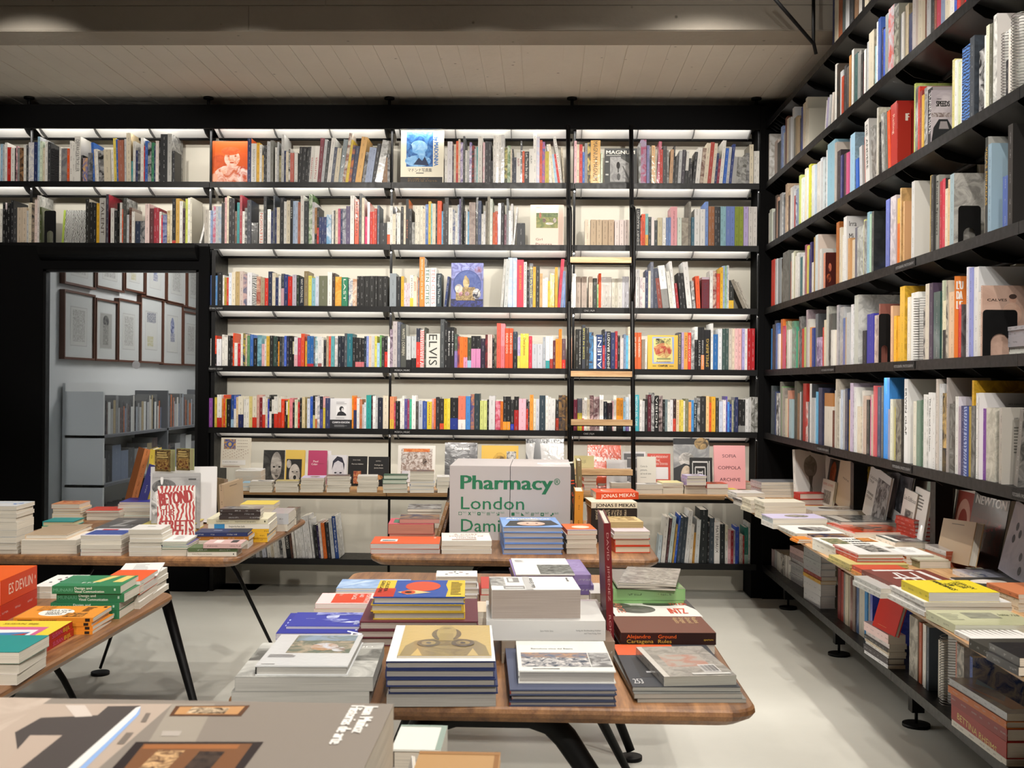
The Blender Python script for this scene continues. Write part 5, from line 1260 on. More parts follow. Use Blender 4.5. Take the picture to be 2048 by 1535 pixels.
# ------------------------------------------------------------------ printed covers (fractions of the cover, lower corner first)
ART = {
 'island': [('n', 0, 0, 1, 1, '8a8a86', 'c4c4be', 0.35), ('n', 0, 0.45, 1, 0.8, '5c5c58', '9a9a94', 0.6), ('t', 'ISLAND', 0.62, 0.84, 0.05, 'e8e8e4', 0.30)],
 'landscape': [('r', 0, 0, 1, 1, 'd9dbdc'), ('n', 0.22, 0.38, 0.94, 0.97, '5a6a58', 'b0a088', 1.4), ('n', 0.24, 0.78, 0.94, 0.97, '8aa0b8', '6a7c70', 0.8),
               ('E', 0.62, 0.58, 0.16, 0.12, 'b88a58', 'd8dce8'), ('E', 0.80, 0.50, 0.08, 0.07, 'e0e4ea', '7a5a40'), ('l', 0.06, 0.24, 0.36, 0.34, 3, '8a8a8a'), ('l', 0.05, 0.03, 0.25, 0.06, 1, '9a9a9a')],
 'torso': [('r', 0, 0, 1, 1, 'cdb268'), ('p', [(0.02, 0), (0.06, 0.30), (0.16, 0.46), (0.38, 0.54), (0.62, 0.54), (0.84, 0.46), (0.94, 0.30), (0.98, 0)], '8c7a44'), ('p', [(0.14, 0), (0.20, 0.22), (0.26, 0)], 'cdb268'), ('p', [(0.86, 0), (0.80, 0.22), (0.74, 0)], 'cdb268'),
           ('n', 0.27, 0, 0.73, 0.50, '9c884c', '7c6a38', 0.8), ('E', 0.5, 0.68, 0.17, 0.22, '5c4e2a', '6e5e34'), ('E', 0.5, 0.72, 0.115, 0.26, 'ac9654', 'b8a25e'), ('p', [(0.42, 0.46), (0.58, 0.46), (0.58, 0.7), (0.42, 0.7)], 'a8924e'), ('e', 0.5, 0.88, 0.05, 0.014, '7a6834'), ('E', 0.31, 0.38, 0.13, 0.12, '5a4c24', '2a2414'), ('E', 0.31, 0.38, 0.08, 0.07, 'a08c4c', '4a4020'), ('e', 0.31, 0.38, 0.03, 0.03, '2a2414'), ('E', 0.69, 0.38, 0.13, 0.12, '5a4c24', '2a2414'), ('E', 0.69, 0.38, 0.08, 0.07, 'a08c4c', '4a4020'), ('e', 0.69, 0.38, 0.03, 0.03, '2a2414')],
 'besos': [('r', 0, 0, 1, 1, 'e0e0da'), ('t', 'Barcelona visca del Besòs', 0.16, 0.70, 0.045, '2a2a2a', 0.46), ('n', 0.04, 0.13, 0.76, 0.58, '3a4454', 'd0ccc8', 3.0),
           ('n', 0.04, 0.42, 0.76, 0.58, 'b08a6a', '5a6a80', 2.0), ('n', 0.77, 0.13, 0.99, 0.58, '6a6a6a', 'c0c0be', 1.5), ('l', 0.15, 0.05, 0.5, 0.08, 1, '4a4a4a')],
 'darkmag': [('r', 0, 0, 1, 1, '34373d'), ('r', 0, 0.72, 0.62, 1, 'd2592a'), ('r', 0.12, 0.2, 0.6, 0.66, '26272a'), ('r', 0.20, 0.30, 0.55, 0.33, 'b8b8ba'), ('e', 0.34, 0.62, 0.07, 0.05, '4a4c50'), ('t', '253', 0.03, 0.06, 0.10, 'c0c0c0', 0.09)],
 'marble': [('n', 0, 0, 1, 1, 'a5a198', '7c7a72', 1.6), ('n', 0.2, 0.3, 0.8, 0.7, 'a8a298', 'b07a66', 1.2), ('r', 0, 0, 0.08, 1, 'd0ccc4'), ('r', 0.62, 0.12, 0.86, 0.36, 'd8d8d6')]
           + [('r', 0.63 + 0.018 * k, 0.14, 0.63 + 0.018 * k + (0.010 if k % 3 else 0.005), 0.33, '1e1e1e') for k in range(12)] + [('r', 0.42, 0.04, 0.95, 0.09, 'd4d4d0')],
 'ground_top': [('r', 0, 0, 1, 1, '693b28')] + [('t', s, 0.66 + 0.07 * k, 0.92, 0.055, 'c8a878', 0.36, -90) for k, s in enumerate(('Alejandro', 'Cartagena', 'Ground', 'Rules'))],
 'ground_spine': [('r', 0, 0, 1, 1, '2c1613'), ('t', 'Alejandro', 0.06, 0.54, 0.30, 'd8601f', 0.25, 0, 0.02), ('t', 'Cartagena', 0.06, 0.14, 0.30, 'c89a3c', 0.28, 0, 0.02),
                  ('t', 'Ground', 0.39, 0.54, 0.30, 'd8601f', 0.19, 0, 0.02), ('t', 'Rules', 0.39, 0.14, 0.30, 'c89a3c', 0.14, 0, 0.02), ('t', 'aperture', 0.87, 0.36, 0.16, 'c8a040', 0.10)],
 'bulls': [('r', 0, 0, 1, 1, 'dedcd6'), ('E', 0.30, 0.42, 0.22, 0.24, '4a4844', '6c6a64'), ('E', 0.14, 0.62, 0.12, 0.16, '3c3a36', '56544e'), ('p', [(0.04, 0.72), (0.02, 0.9), (0.05, 0.95), (0.07, 0.74)], '2e2c2a'),
           ('p', [(0.09, 0.78), (0.08, 0.96), (0.12, 0.98), (0.12, 0.8)], '2e2c2a'), ('E', 0.62, 0.74, 0.20, 0.13, '4a5044', '3a3c36'), ('p', [(0.84, 0.95), (1, 0.4), (1, 1)], '3c3c3a'), ('t', 'VITER', 0.72, 0.66, 0.22, 'c8442a', 0.22, 0, 0.03), ('t', 'INTZ', 0.66, 0.16, 0.30, 'c8442a', 0.2, 0, 0.03),
           ('t', 'BARCE', 0.06, 0.9, 0.09, 'd07a60', 0.7, -90)],
 'green_top': [('n', 0, 0, 1, 1, '7aa86a', '5a7a50', 0.8), ('n', 0.1, 0.3, 0.9, 0.9, '8ab878', '2c4034', 1.0)],
 'greywrap': [('n', 0, 0, 1, 1, '6a6864', 'b0aea6', 1.6)],
 'thickwhite': [('r', 0, 0, 1, 1, 'e4e4e2'), ('n', 0.0, 0.3, 0.17, 0.95, 'b8b8b4', '6a6a68', 2), ('r', 0.20, 0.55, 0.34, 0.92, '8a8a88'), ('r', 0.22, 0.6, 0.27, 0.87, 'd8d8d6'), ('r', 0.14, 0.06, 0.38, 0.28, '8c8c8a'), ('r', 0.16, 0.1, 0.36, 0.16, 'e0e0de'),
                ('r', 0.39, 0, 0.47, 1, 'bcbcba'), ('t', 'das Erste', 0.50, 0.12, 0.05, '3a3a3a', 0.75, 90), ('l', 0.9, 0.6, 0.93, 0.9, 4, '4a4a4a')],
 'verlag': [('t', 'Sans Nicht Sans', 0.45, 0.45, 0.09, '8a8a88', 0.11), ('t', 'Verlag der Buchhandlung Walther', 0.75, 0.48, 0.08, '8a8a88', 0.21), ('t', 'und Franz Kong, Koln', 0.82, 0.34, 0.08, '8a8a88', 0.14)],
 'purple': [('r', 0, 0, 1, 1, '8a78ac'), ('n', 0.8, 0.2, 0.97, 0.9, '8a78ac', '9c8cbc', 2)],
 'sheet': [('r', 0, 0, 1, 1, 'e6e6e4'), ('n', 0.42, 0.02, 1, 0.58, '3c403c', '8a8e88', 2.4), ('l', 0.05, 0.75, 0.25, 0.9, 4, 'b8b8b6')],
 'sunbook': [('r', 0, 0, 1, 1, '2d51a0'), ('r', 0, 0.5, 0.2, 1, 'dcbc3c'), ('r', 0, 0, 0.22, 0.5, 'b8341f'), ('p', [(0.80, 1), (0.78, 0.7), (0.81, 0.4), (0.79, 0), (1, 0), (1, 1)], 'dcbc3c'), ('e', 0.52, 0.62, 0.20, 0.30, 'cc5030'),
             ('p', [(0.25, 0.26), (0.36, 0.38), (0.46, 0.36), (0.62, 0.24), (0.46, 0.16), (0.36, 0.12)], 'd8c084'), ('e', 0.37, 0.25, 0.08, 0.11, 'c84a20'), ('e', 0.37, 0.25, 0.04, 0.055, '241a14'),
             ('t', 'GREGORI', 0.03, 0.95, 0.04, '2a2414', 0.7, -90), ('t', 'CALDER', 0.09, 0.9, 0.04, '2a2414', 0.6, -90), ('l', 0.84, 0.1, 0.97, 0.9, 9, '6a5a1c')],
 'portraits': [('r', 0, 0, 1, 1, 'ecc8c8'), ('r', 0.26, 0.06, 0.92, 0.94, 'c8401f'), ('t', 'PORTRAITS', 0.84, 0.86, 0.075, 'f0dcd4', 0.75, -90, 0.02), ('t', 'AND', 0.72, 0.86, 0.075, 'f0dcd4', 0.28, -90, 0.02), ('t', 'PLACES', 0.60, 0.86, 0.075, 'f0dcd4', 0.5, -90, 0.02), ('l', 0.34, 0.7, 0.42, 0.9, 2, 'e0a898')],
 'bluewave': [('r', 0, 0, 1, 1, '373fa0'), ('E', 0.55, 0.7, 0.09, 0.20, 'c8d0f0', '373fa0'), ('E', 0.62, 0.45, 0.22, 0.07, 'b0b8e8', '4048a8'), ('E', 0.78, 0.30, 0.2, 0.05, 'd0d8f4', '373fa0'), ('n', 0.3, 0.78, 1, 0.98, '373fa0', 'a8b0e0', 1.5),
              ('t', 'BLAU', 0.2, 0.5, 0.03, 'c8d0f0', 0.12, 0), ('l', 0.9, 0.1, 0.98, 0.4, 4, 'c8d0f0')],
 'bluefa': [('r', 0, 0, 1, 1, '2c3494'), ('t', 'FA', 0.86, 0.3, 0.2, 'e0e4f4', 0.5, -90, 0.03), ('l', 0.05, 0.3, 0.12, 0.7, 3, 'b8c0e8')],
 'sky': [('n', 0, 0, 1, 1, '7c9ac4', 'a9c0dc', 0.5), ('p', [(0, 0.1), (0.5, 0.85), (0.35, 0.85)], 'b8cce4')],
 'birds': [('r', 0, 0, 1, 1, 'e6e4e0'), ('e', 0.35, 0.6, 0.06, 0.05, '5a2a2a'), ('e', 0.5, 0.45, 0.05, 0.04, '2a2a2a'), ('e', 0.6, 0.7, 0.05, 0.04, '7a3a3a'), ('e', 0.25, 0.35, 0.04, 0.04, '3a3a3a'), ('e', 0.75, 0.4, 0.04, 0.03, '5a2a2a'), ('e', 0.45, 0.75, 0.03, 0.05, '3a3a3a')],
 'esdevlin': [('r', 0, 0, 1, 1, 'c8401c'), ('t', 'ES DEVLIN', 0.20, 0.30, 0.44, 'e2c4b4', 0.66, 0, 0.02), ('e', 0.94, 0.55, 0.012, 0.09, 'e2c4b4')],
 'estop': [('r', 0, 0, 1, 1, 'd65a1e'), ('e', 0.30, 0.62, 0.28, 0.22, 'c8c8d0'), ('E', 0.30, 0.62, 0.2, 0.15, '9aa0b8', 'd8d8e0')],
 'esred': [('r', 0, 0, 1, 1, 'b02a18')],
 'munari_top': [('r', 0, 0, 1, 1, '2f7a50'), ('p', [(0.48, 0.35), (0.62, 0.95), (0.74, 0.95), (0.60, 0.35)], 'd2bc6c'), ('p', [(0.78, 0.35), (0.84, 0.95), (0.96, 0.95), (0.93, 0.35)], 'd2bc6c'), ('l', 0.03, 0.2, 0.4, 0.95, 7, '5a9a78'), ('t', 'E.F.F', 0.36, 0.22, 0.10, 'e0e4dc', 0.2)],
 'munari': [('r', 0, 0, 1, 1, '2c6e48'), ('t', 'MUNARI', 0.02, 0.30, 0.40, '5f9a7c', 0.28), ('t', 'Design and', 0.33, 0.58, 0.30, 'e4e4d8', 0.25, 0, 0.02), ('t', 'Visual Communication', 0.33, 0.16, 0.30, 'e4e4d8', 0.43, 0, 0.02), ('r', 0.905, 0.4, 0.93, 0.7, 'a8c4b0')],
 'diseno_top': [('r', 0, 0, 1, 1, 'd98c32'), ('e', 0.42, 0.45, 0.22, 0.30, 'e4e2da'), ('t', 'PARA QUE', 0.27, 0.56, 0.10, '2a2420', 0.3, 0, 0.03), ('t', 'SIRVE EL', 0.29, 0.40, 0.10, '2a2420', 0.27, 0, 0.03), ('t', 'DISENO', 0.32, 0.26, 0.10, '2a2420', 0.2, 0, 0.03), ('n', 0.58, 0.08, 0.84, 0.4, 'd98c32', '3a2818', 5), ('n', 0.12, 0.6, 0.3, 0.95, 'd98c32', '8a5420', 6), ('l', 0.72, 0.5, 0.86, 0.9, 5, '5a3a1c'), ('r', 0.93, 0.84, 0.97, 0.93, '2a1c10')],
 'diseno': [('r', 0, 0, 1, 1, 'cf7f26'), ('t', '¿Para qué sirve el diseño?', 0.32, 0.3, 0.4, '4a2c10', 0.22, 0), ('l', 0.05, 0.25, 0.28, 0.75, 1, '6a4418'), ('r', 0.9, 0.15, 0.96, 0.85, '241810')],
 'bijl_top': [('r', 0, 0, 1, 1, 'dcc63c'), ('r', 0.08, 0.02, 0.86, 0.78, 'c8608c'), ('r', 0.16, 0.06, 0.80, 0.68, 'e4e2e2'), ('p', [(0.2, 0.1), (0.72, 0.14), (0.76, 0.6), (0.3, 0.56)], '3f78ac'), ('p', [(0.2, 0.2), (0.74, 0.42), (0.75, 0.56), (0.2, 0.32)], 'b83420'), ('t', 'SUSAN BIJL', 0.30, 0.86, 0.05, '9a7a20', 0.4)],
 'bijl': [('r', 0, 0, 1, 1, '9c2018')] + [('r', 0.05 + 0.085 * k, 0, 0.053 + 0.085 * k, 1, 'c88c7c') for k in range(6)] + [('t', 'SUSAN', 0.58, 0.22, 0.55, 'c8507c', 0.2, 0, 0.02), ('t', 'BIJL', 0.80, 0.22, 0.55, 'd8a838', 0.14, 0, 0.02)],
 'beyond': [('w', 0, 0, 1, 1, 'a82a26', 'd8d4ce', 0.7)] + [q for t, x, y, h, f, r in (('BEYOND', 0.07, 0.60, 0.26, 0.86, 6), ('THE', 0.12, 0.42, 0.12, 0.3, 0), ('STREETS', 0.06, 0.10, 0.22, 0.88, 0)) for q in (('t', t, x, y, h, 'e0dcd6', f, r, 0.20), ('t', t, x, y, h, '9c1c1c', f, r, 0.06))],
 'graffiti': [('n', 0, 0, 1, 1, 'a4a4a4', '8a8a8a', 0.4), ('E', 0.25, 0.75, 0.25, 0.14, '2a2a2a', '6a6a6a'), ('E', 0.15, 0.45, 0.16, 0.25, 'c8c8c8', '5a5a5a'), ('e', 0.2, 0.88, 0.03, 0.09, 'd8d8d8'), ('r', 0, 0.93, 1, 1, '9c9c9c'), ('l', 0.75, 0.86, 0.95, 0.92, 1, '3a3a3a')],
 'tan_letter': [('r', 0, 0, 1, 1, 'a8937a'), ('l', 0.3, 0.88, 0.9, 0.92, 1, '5a4c40')],
 'orange_cover': [('r', 0, 0, 1, 1, 'd4511e'), ('r', 0.12, 0.3, 0.37, 0.62, 'dcd8d4'), ('n', 0.15, 0.36, 0.34, 0.5, '3a3a3a', '8a8a8a', 3), ('l', 0.9, 0.7, 0.94, 0.95, 3, 'e8c0a8')],
 'typecover': [('r', 0, 0, 1, 1, 'e0dcd4'), ('t', 'A COST', 0.25, 0.72, 0.12, '8a4a3a', 0.5), ('t', 'EVENEMENT OF', 0.16, 0.52, 0.10, '8a4a3a', 0.7), ('t', 'HOUSES', 0.3, 0.30, 0.10, '8a4a3a', 0.4), ('l', 0.2, 0.08, 0.8, 0.2, 2, 'b08a7a')],
 'almodovar': [('r', 0, 0, 1, 1, '7d9fd6'), ('t', 'Almodóvar', 0.1, 0.80, 0.13, 'e8e4e4', 0.8, 0, 0.05), ('p', [(0.04, 0.08), (0.16, 0.62), (0.88, 0.66), (0.97, 0.2), (0.6, 0.06)], '2a2a2c'), ('E', 0.5, 0.32, 0.24, 0.2, 'd8b4a4', 'c89884'), ('E', 0.5, 0.7, 0.2, 0.1, 'c8c8c4', '8a8a8c'), ('e', 0.44, 0.34, 0.025, 0.03, '2a2020'), ('e', 0.6, 0.34, 0.025, 0.03, '2a2020')],
 'pinkpaper': [('r', 0, 0, 1, 1, 'b84a5a'), ('r', 0.1, 0.2, 0.5, 0.8, '3a6a54'), ('l', 0.55, 0.3, 0.9, 0.8, 3, 'e8d8d4')],
 'nightpaper': [('n', 0, 0, 1, 1, '2a2a40', '8a6a4a', 0.6)],
 'floral': [('n', 0, 0, 1, 1, '3c3a38', '9a9a98', 0.8)],
 'mekas1': [('r', 0, 0, 1, 1, 'c6441e'), ('t', 'JONAS MEKAS', 0.12, 0.22, 0.5, 'ece0d4', 0.80, 2, 0.02)],
 'mekas2': [('r', 0, 0, 1, 1, 'd8cfba'), ('t', 'JONAS', 0.10, 0.22, 0.55, '2a2420', 0.38, 0, 0.05), ('r', 0.51, 0.2, 0.56, 0.8, '8a8070'), ('t', 'MEKAS', 0.60, 0.22, 0.55, '2a2420', 0.36, 0, 0.05)],
 'mekas3': [('r', 0, 0, 1, 1, '241b17')] + [('t', s, x, 0.96, 0.045, 'c8b89c', f, -90) for s, x, f in (('JONAS', 0.10, 0.28), ('MEKAS', 0.16, 0.30), ('I SEEM', 0.24, 0.30), ('TO', 0.30, 0.12), ('LIVE', 0.36, 0.2), ('The New', 0.44, 0.34), ('York', 0.50, 0.2), ('Diaries', 0.56, 0.3), ('VOL. 1', 0.62, 0.26), ('1950', 0.72, 0.2))]
           + [('t', s, x, 0.46, 0.05, 'c8b89c', f, -90) for s, x, f in (('I SEEM TO LIVE', 0.24, 0.42), ('The New York', 0.36, 0.42), ('Diaries VOL. 2', 0.48, 0.42))],
 'tapas': [('r', 0, 0, 1, 1, 'cdb37e'), ('n', 0.05, 0.1, 0.6, 0.9, 'cdb37e', '8a7044', 2), ('l', 0.62, 0.2, 0.95, 0.9, 4, '7a5a30')],
 'orangelip': [('r', 0, 0, 1, 1, 'd8622a'), ('e', 0.55, 0.5, 0.3, 0.2, 'e8c8b8'), ('r', 0, 0, 1, 0.08, '6a9ad0')],
 'magred': [('r', 0, 0, 1, 1, 'b32a24')] + [('t', s, x, y, 0.10, 'ecdcd8', 0.12) for s, x, y in (('LA', 0.1, 0.6), ('ES', 0.3, 0.25), ('CE', 0.5, 0.6), ('NA', 0.72, 0.3), ('DE', 0.55, 0.12))],
 'lilacphoto': [('r', 0, 0, 1, 1, 'c4bcd8'), ('E', 0.55, 0.5, 0.22, 0.3, 'a8a094', '5a5650')],
 'bwphoto': [('r', 0, 0, 1, 1, 'dddad4'), ('E', 0.6, 0.5, 0.3, 0.3, '3c3a38', 'b8b4ae'), ('E', 0.4, 0.55, 0.12, 0.2, '2a2a2a', '6a6866')],
 'darkphoto': [('n', 0, 0, 1, 1, '2e2e2e', '8a8a86', 1.0), ('r', 0.05, 0.1, 0.2, 0.9, 'd0ccc4')],
 'firephoto': [('r', 0, 0, 1, 1, 'c43e18'), ('n', 0.2, 0.1, 0.85, 0.9, 'd8602a', '2a1a14', 0.8), ('E', 0.45, 0.55, 0.15, 0.25, '3a2018', '7a3a20')],
 'collage': [('r', 0, 0, 1, 1, 'e0dcd2'), ('n', 0.08, 0.1, 0.4, 0.9, '4a5a3a', '9a8a6a', 2), ('t', 'YOU ALL', 0.42, 0.72, 0.12, '2a2a28', 0.3, 0, 0.05), ('t', 'EXPRESS', 0.40, 0.48, 0.12, '2a2a28', 0.34, 0, 0.05), ('t', 'YOURSELF', 0.42, 0.24, 0.12, '2a2a28', 0.3, 0, 0.05), ('n', 0.7, 0.5, 0.95, 0.95, 'c8843a', '8a5a34', 2)],
 'inkphoto': [('r', 0, 0, 1, 1, 'd6d4d0'), ('n', 0.4, 0.2, 0.85, 0.9, '2c2a28', 'a8a49c', 2), ('r', 0, 0, 0.02, 1, 'b8341f')],
 'aline': [('r', 0, 0, 1, 1, '74392e'), ('r', 0.14, 0.9, 0.78, 0.98, 'd8d4d0'), ('r', 0.78, 0.35, 0.86, 0.9, 'd8d4d0'), ('p', [(0.25, 0.2), (0.36, 0.8), (0.40, 0.8), (0.29, 0.2)], 'd8d4d0'), ('p', [(0.45, 0.2), (0.40, 0.8), (0.44, 0.8), (0.49, 0.2)], 'd8d4d0'), ('r', 0.2, 0.42, 0.62, 0.50, 'd8d4d0'), ('p', [(0.55, 0.2), (0.62, 0.8), (0.66, 0.8), (0.59, 0.2)], 'd8d4d0')],
 'juergen': [('r', 0, 0, 1, 1, 'e2cc2e')] + [('t', s, 0.72 - 0.105 * k, y, 0.085, '2a2818', f, -90, 0.04) for k, (s, y, f) in enumerate((('JUERGEN', 0.88, 0.62), ('TELLER', 0.80, 0.5), ('270', 0.72, 0.22), ('HANDBAGS', 0.94, 0.78)))],
 'suite': [('r', 0, 0, 1, 1, 'c6c8a0'), ('n', 0.34, 0.42, 0.72, 0.82, '8c907a', '6c705c', 1), ('t', 'Suite 718', 0.74, 0.62, 0.12, '4a4c34', 0.24, -12), ('l', 0.05, 0.3, 0.28, 0.8, 5, 'a0a284')],
 'spikes': [('r', 0, 0, 1, 1, 'e2e0dc')] + [('p', [(0.05 + 0.09 * k, 0.98), (0.11 + 0.09 * k, 0.62), (0.07 + 0.09 * k, 0.98)], '5a3a34') for k in range(10)],
 'moon': [('r', 0, 0, 1, 1, '34332f'), ('e', 0.45, 0.72, 0.3, 0.14, 'd8cfc4'), ('n', 0.55, 0.1, 0.95, 0.5, '34332f', '7a786e', 4)],
 'people': [('n', 0, 0, 1, 1, '9a9cac', 'b0b0bc', 0.6), ('n', 0.05, 0.3, 0.3, 0.7, 'c8c8c4', '3a4a7a', 2), ('n', 0.55, 0.2, 0.9, 0.6, '8a9ac0', 'd8dce0', 3)],
 'dune': [('n', 0, 0, 1, 1, '8a8c96', 'a8a49c', 0.7), ('p', [(0.1, 0.8), (0.6, 0.3), (1, 0.45), (1, 0.1), (0.4, 0.1)], 'a87c5c'), ('p', [(0.6, 0.8), (1, 0.95), (1, 0.6)], '8ab0d0')],
 'bettina': [('t', 'BETTINA RHEIMS', 0.12, 0.28, 0.42, 'd8c070', 0.72, -4, 0.01)],
 'saville': [('r', 0.17, 0, 0.44, 1, 'e0dcd0'), ('r', 0.10, 0, 0.27, 1, '3a88c0'), ('t', 'Designed by Peter Saville', 0.34, 0.34, 0.35, '5a5a58', 0.26)],
 'neville': [('t', 'The Graphic Work of', 0.15, 0.36, 0.3, '6a6450', 0.2), ('t', 'experimental typography', 0.46, 0.36, 0.3, '6a6450', 0.34), ('e', 0.95, 0.5, 0.012, 0.2, '4a4430')],
 'grayspine': [('t', 'Umberto Boccioni e un trattamento', 0.10, 0.36, 0.3, '6a6a66', 0.4), ('r', 0.93, 0.3, 0.95, 0.7, '4a4a48')],
 'navybook': [('n', 0, 0, 1, 1, '28325e', '1e2748', 0.6), ('r', 0.62, 0, 1, 1, '22293a'), ('l', 0.3, 0.4, 0.5, 0.6, 2, 'a8b0d0')],
 'pinknote': [('r', 0, 0, 1, 1, 'c9a6a2'), ('r', 0.22, 0.25, 0.42, 0.85, 'dcd8d4'), ('r', 0.66, 0.3, 0.84, 0.85, '3c3836')],
 'yellowoval': [('r', 0, 0, 1, 1, 'c6b760'), ('E', 0.4, 0.5, 0.25, 0.3, 'a8984a', '6a5c2a'), ('E', 0.75, 0.6, 0.12, 0.2, 'b0a050', '5a4c20')],
 'tealcover': [('r', 0, 0, 1, 1, '2c8a88')],
 'dalicover': [('r', 0, 0, 1, 1, 'cf8a5a'), ('n', 0.1, 0.1, 0.9, 0.9, 'b0502a', 'd8a070', 2), ('l', 0.1, 0.75, 0.6, 0.95, 2, '3a1a10')],
 'zletter': [('r', 0, 0, 1, 1, '5a5b5c'), ('p', [(0.3, 0.75), (0.6, 0.8), (0.42, 0.3), (0.62, 0.34), (0.6, 0.2), (0.25, 0.18), (0.44, 0.66), (0.3, 0.63)], '9a9a9a')],
 'bluepaper': [('r', 0, 0, 1, 1, 'd8d4dc'), ('r', 0.05, 0.1, 1, 0.75, '34488e'), ('r', 0.2, 0.75, 0.6, 0.9, 'b83a34')],
 'whitepaper': [('r', 0, 0, 1, 1, 'dcdad6'), ('l', 0.4, 0.5, 0.7, 0.7, 2, '9a9a98')],
 'letterpaper': [('r', 0, 0, 1, 1, 'dfdfdd'), ('l', 0.3, 0.3, 0.7, 0.9, 6, 'aaaaa8')],
 'bluearc': [('r', 0, 0, 1, 1, 'd0d2d4'), ('p', [(0, 0.3), (0.45, 0.75), (1, 0.8), (1, 0.7), (0.5, 0.6), (0, 0.1)], 'b8c4d4'), ('E', 0.9, 0.5, 0.06, 0.18, '3f78c0', 'd0d2d4')],
 'smallvol': [('n', 0, 0, 1, 1, '8a7448', '4a3a28', 2.5), ('l', 0.12, 0.62, 0.88, 0.92, 3, 'd0b878'), ('n', 0.12, 0.1, 0.88, 0.55, 'a88a50', '5a2a20', 4)],
 'redtan': [('n', 0, 0, 1, 1, 'b85c48', 'd0947c', 1.2)],
 # face-out covers
 'madonna': [('r', 0, 0, 1, 1, 'e2dcc8'), ('r', 0, 0, 0.975, 0.115, '1e1a18'), ('n', 0.13, 0.31, 0.75, 0.97, '4f8ac8', '1f4d8e', 0.9), ('E', 0.42, 0.68, 0.20, 0.13, 'a8d0ee', '6aa6dc'), ('E', 0.48, 0.55, 0.09, 0.12, '9cc8ea', '78b0e0'), ('E', 0.40, 0.42, 0.30, 0.11, '8cbce4', '4a86c6'), ('p', [(0.3, 0.35), (0.42, 0.48), (0.5, 0.42), (0.56, 0.5), (0.66, 0.33)], '14284c'), ('E', 0.2, 0.62, 0.07, 0.13, '1c4684', '4a86c6'),
             ('t', 'SE by MADONNA', 0.775, 0.985, 0.10, '2f6db4', 0.66, -90, 0.04), ('t', 'マドンナ写真集', 0.17, 0.215, 0.055, '2a2a28', 0.56, 0, 0.02), ('r', 0.36, 0.18, 0.54, 0.195, '4a4a48'), ('t', 'マドンナ自身メッセージ', 0.17, 0.065, 0.025, '8a6a30', 0.48), ('t', 'オリジナル CD スペシャル', 0.17, 0.025, 0.028, '8a6a30', 0.68)],
 'orangewoman': [('n', 0, 0, 1, 1, 'd9602a', 'cf5a28', 0.5), ('r', 0, 0.72, 1, 1, 'cc5a1e'), ('E', 0.2, 0.5, 0.22, 0.17, 'c8582e', 'b04a24'), ('E', 0.55, 0.58, 0.21, 0.20, 'ecc8b8', 'd88a68'), ('E', 0.5, 0.76, 0.26, 0.10, 'd06838', 'c0542a'), ('E', 0.55, 0.16, 0.48, 0.26, 'ecc4b4', 'c86a4a'), ('E', 0.35, 0.3, 0.1, 0.1, 'f0d0c4', 'e0a88c'), ('E', 0.85, 0.2, 0.15, 0.2, 'f0dcd4', 'c8583a'), ('e', 0.45, 0.64, 0.03, 0.015, 'a8482a'), ('e', 0.64, 0.64, 0.03, 0.015, 'a8482a'), ('e', 0.55, 0.48, 0.06, 0.018, 'b8502e'), ('e', 0.1, 0.12, 0.09, 0.1, 'e8a88c')],
 'girlpic': [('r', 0, 0, 1, 1, 'e8cbbb'), ('n', 0.18, 0.43, 0.83, 0.88, '8a8a4c', '5a6a34', 1.4), ('r', 0.18, 0.78, 0.83, 0.88, 'dcdccb'), ('n', 0.18, 0.7, 0.83, 0.80, '6a7a4a', '4a5a34', 2), ('E', 0.30, 0.74, 0.035, 0.07, 'c07a5a', '8a4a34'), ('E', 0.42, 0.62, 0.05, 0.06, '2a2624', 'c8a088'), ('E', 0.73, 0.62, 0.05, 0.06, '3a3a4a', 'd8c8b8'), ('E', 0.58, 0.54, 0.12, 0.03, 'd8d4d0', 'c8b0a0'),
             ('t', 'Girl', 0.17, 0.125, 0.055, '5a3a34', 0.2, 0, 0.02), ('t', 'Pictures', 0.17, 0.01, 0.055, '5a3a34', 0.48, 0, 0.02), ('l', 0.17, 0.93, 0.35, 0.95, 1, 'c0a090')],
 'magnum': [('r', 0, 0, 1, 1, '4a4c4c'), ('t', 'MAGNUM', 0.05, 0.84, 0.10, 'e8e4d8', 0.88, 0, 0.04), ('r', 0.05, 0.79, 0.5, 0.81, 'b8b8b4'), ('n', 0.17, 0.06, 0.88, 0.76, 'b8b8b8', '8a8a8a', 0.8), ('p', [(0.5, 0.72), (0.9, 0.5), (0.9, 0.76), (0.5, 0.76)], '5a5c5a'), ('E', 0.42, 0.52, 0.055, 0.1, '1e1e1e', '2a2a2a'), ('r', 0.405, 0.32, 0.435, 0.44, '1e1e1e'), ('E', 0.43, 0.2, 0.05, 0.1, '3a3a3a', '5a5a5a'), ('p', [(0.54, 0.5), (0.58, 0.5), (0.82, 0.06), (0.74, 0.06)], '6a6a6a'), ('r', 0.03, 0.6, 0.12, 0.64, 'c8c8c4'), ('r', 0.03, 0.24, 0.12, 0.28, 'c8c8c4')],
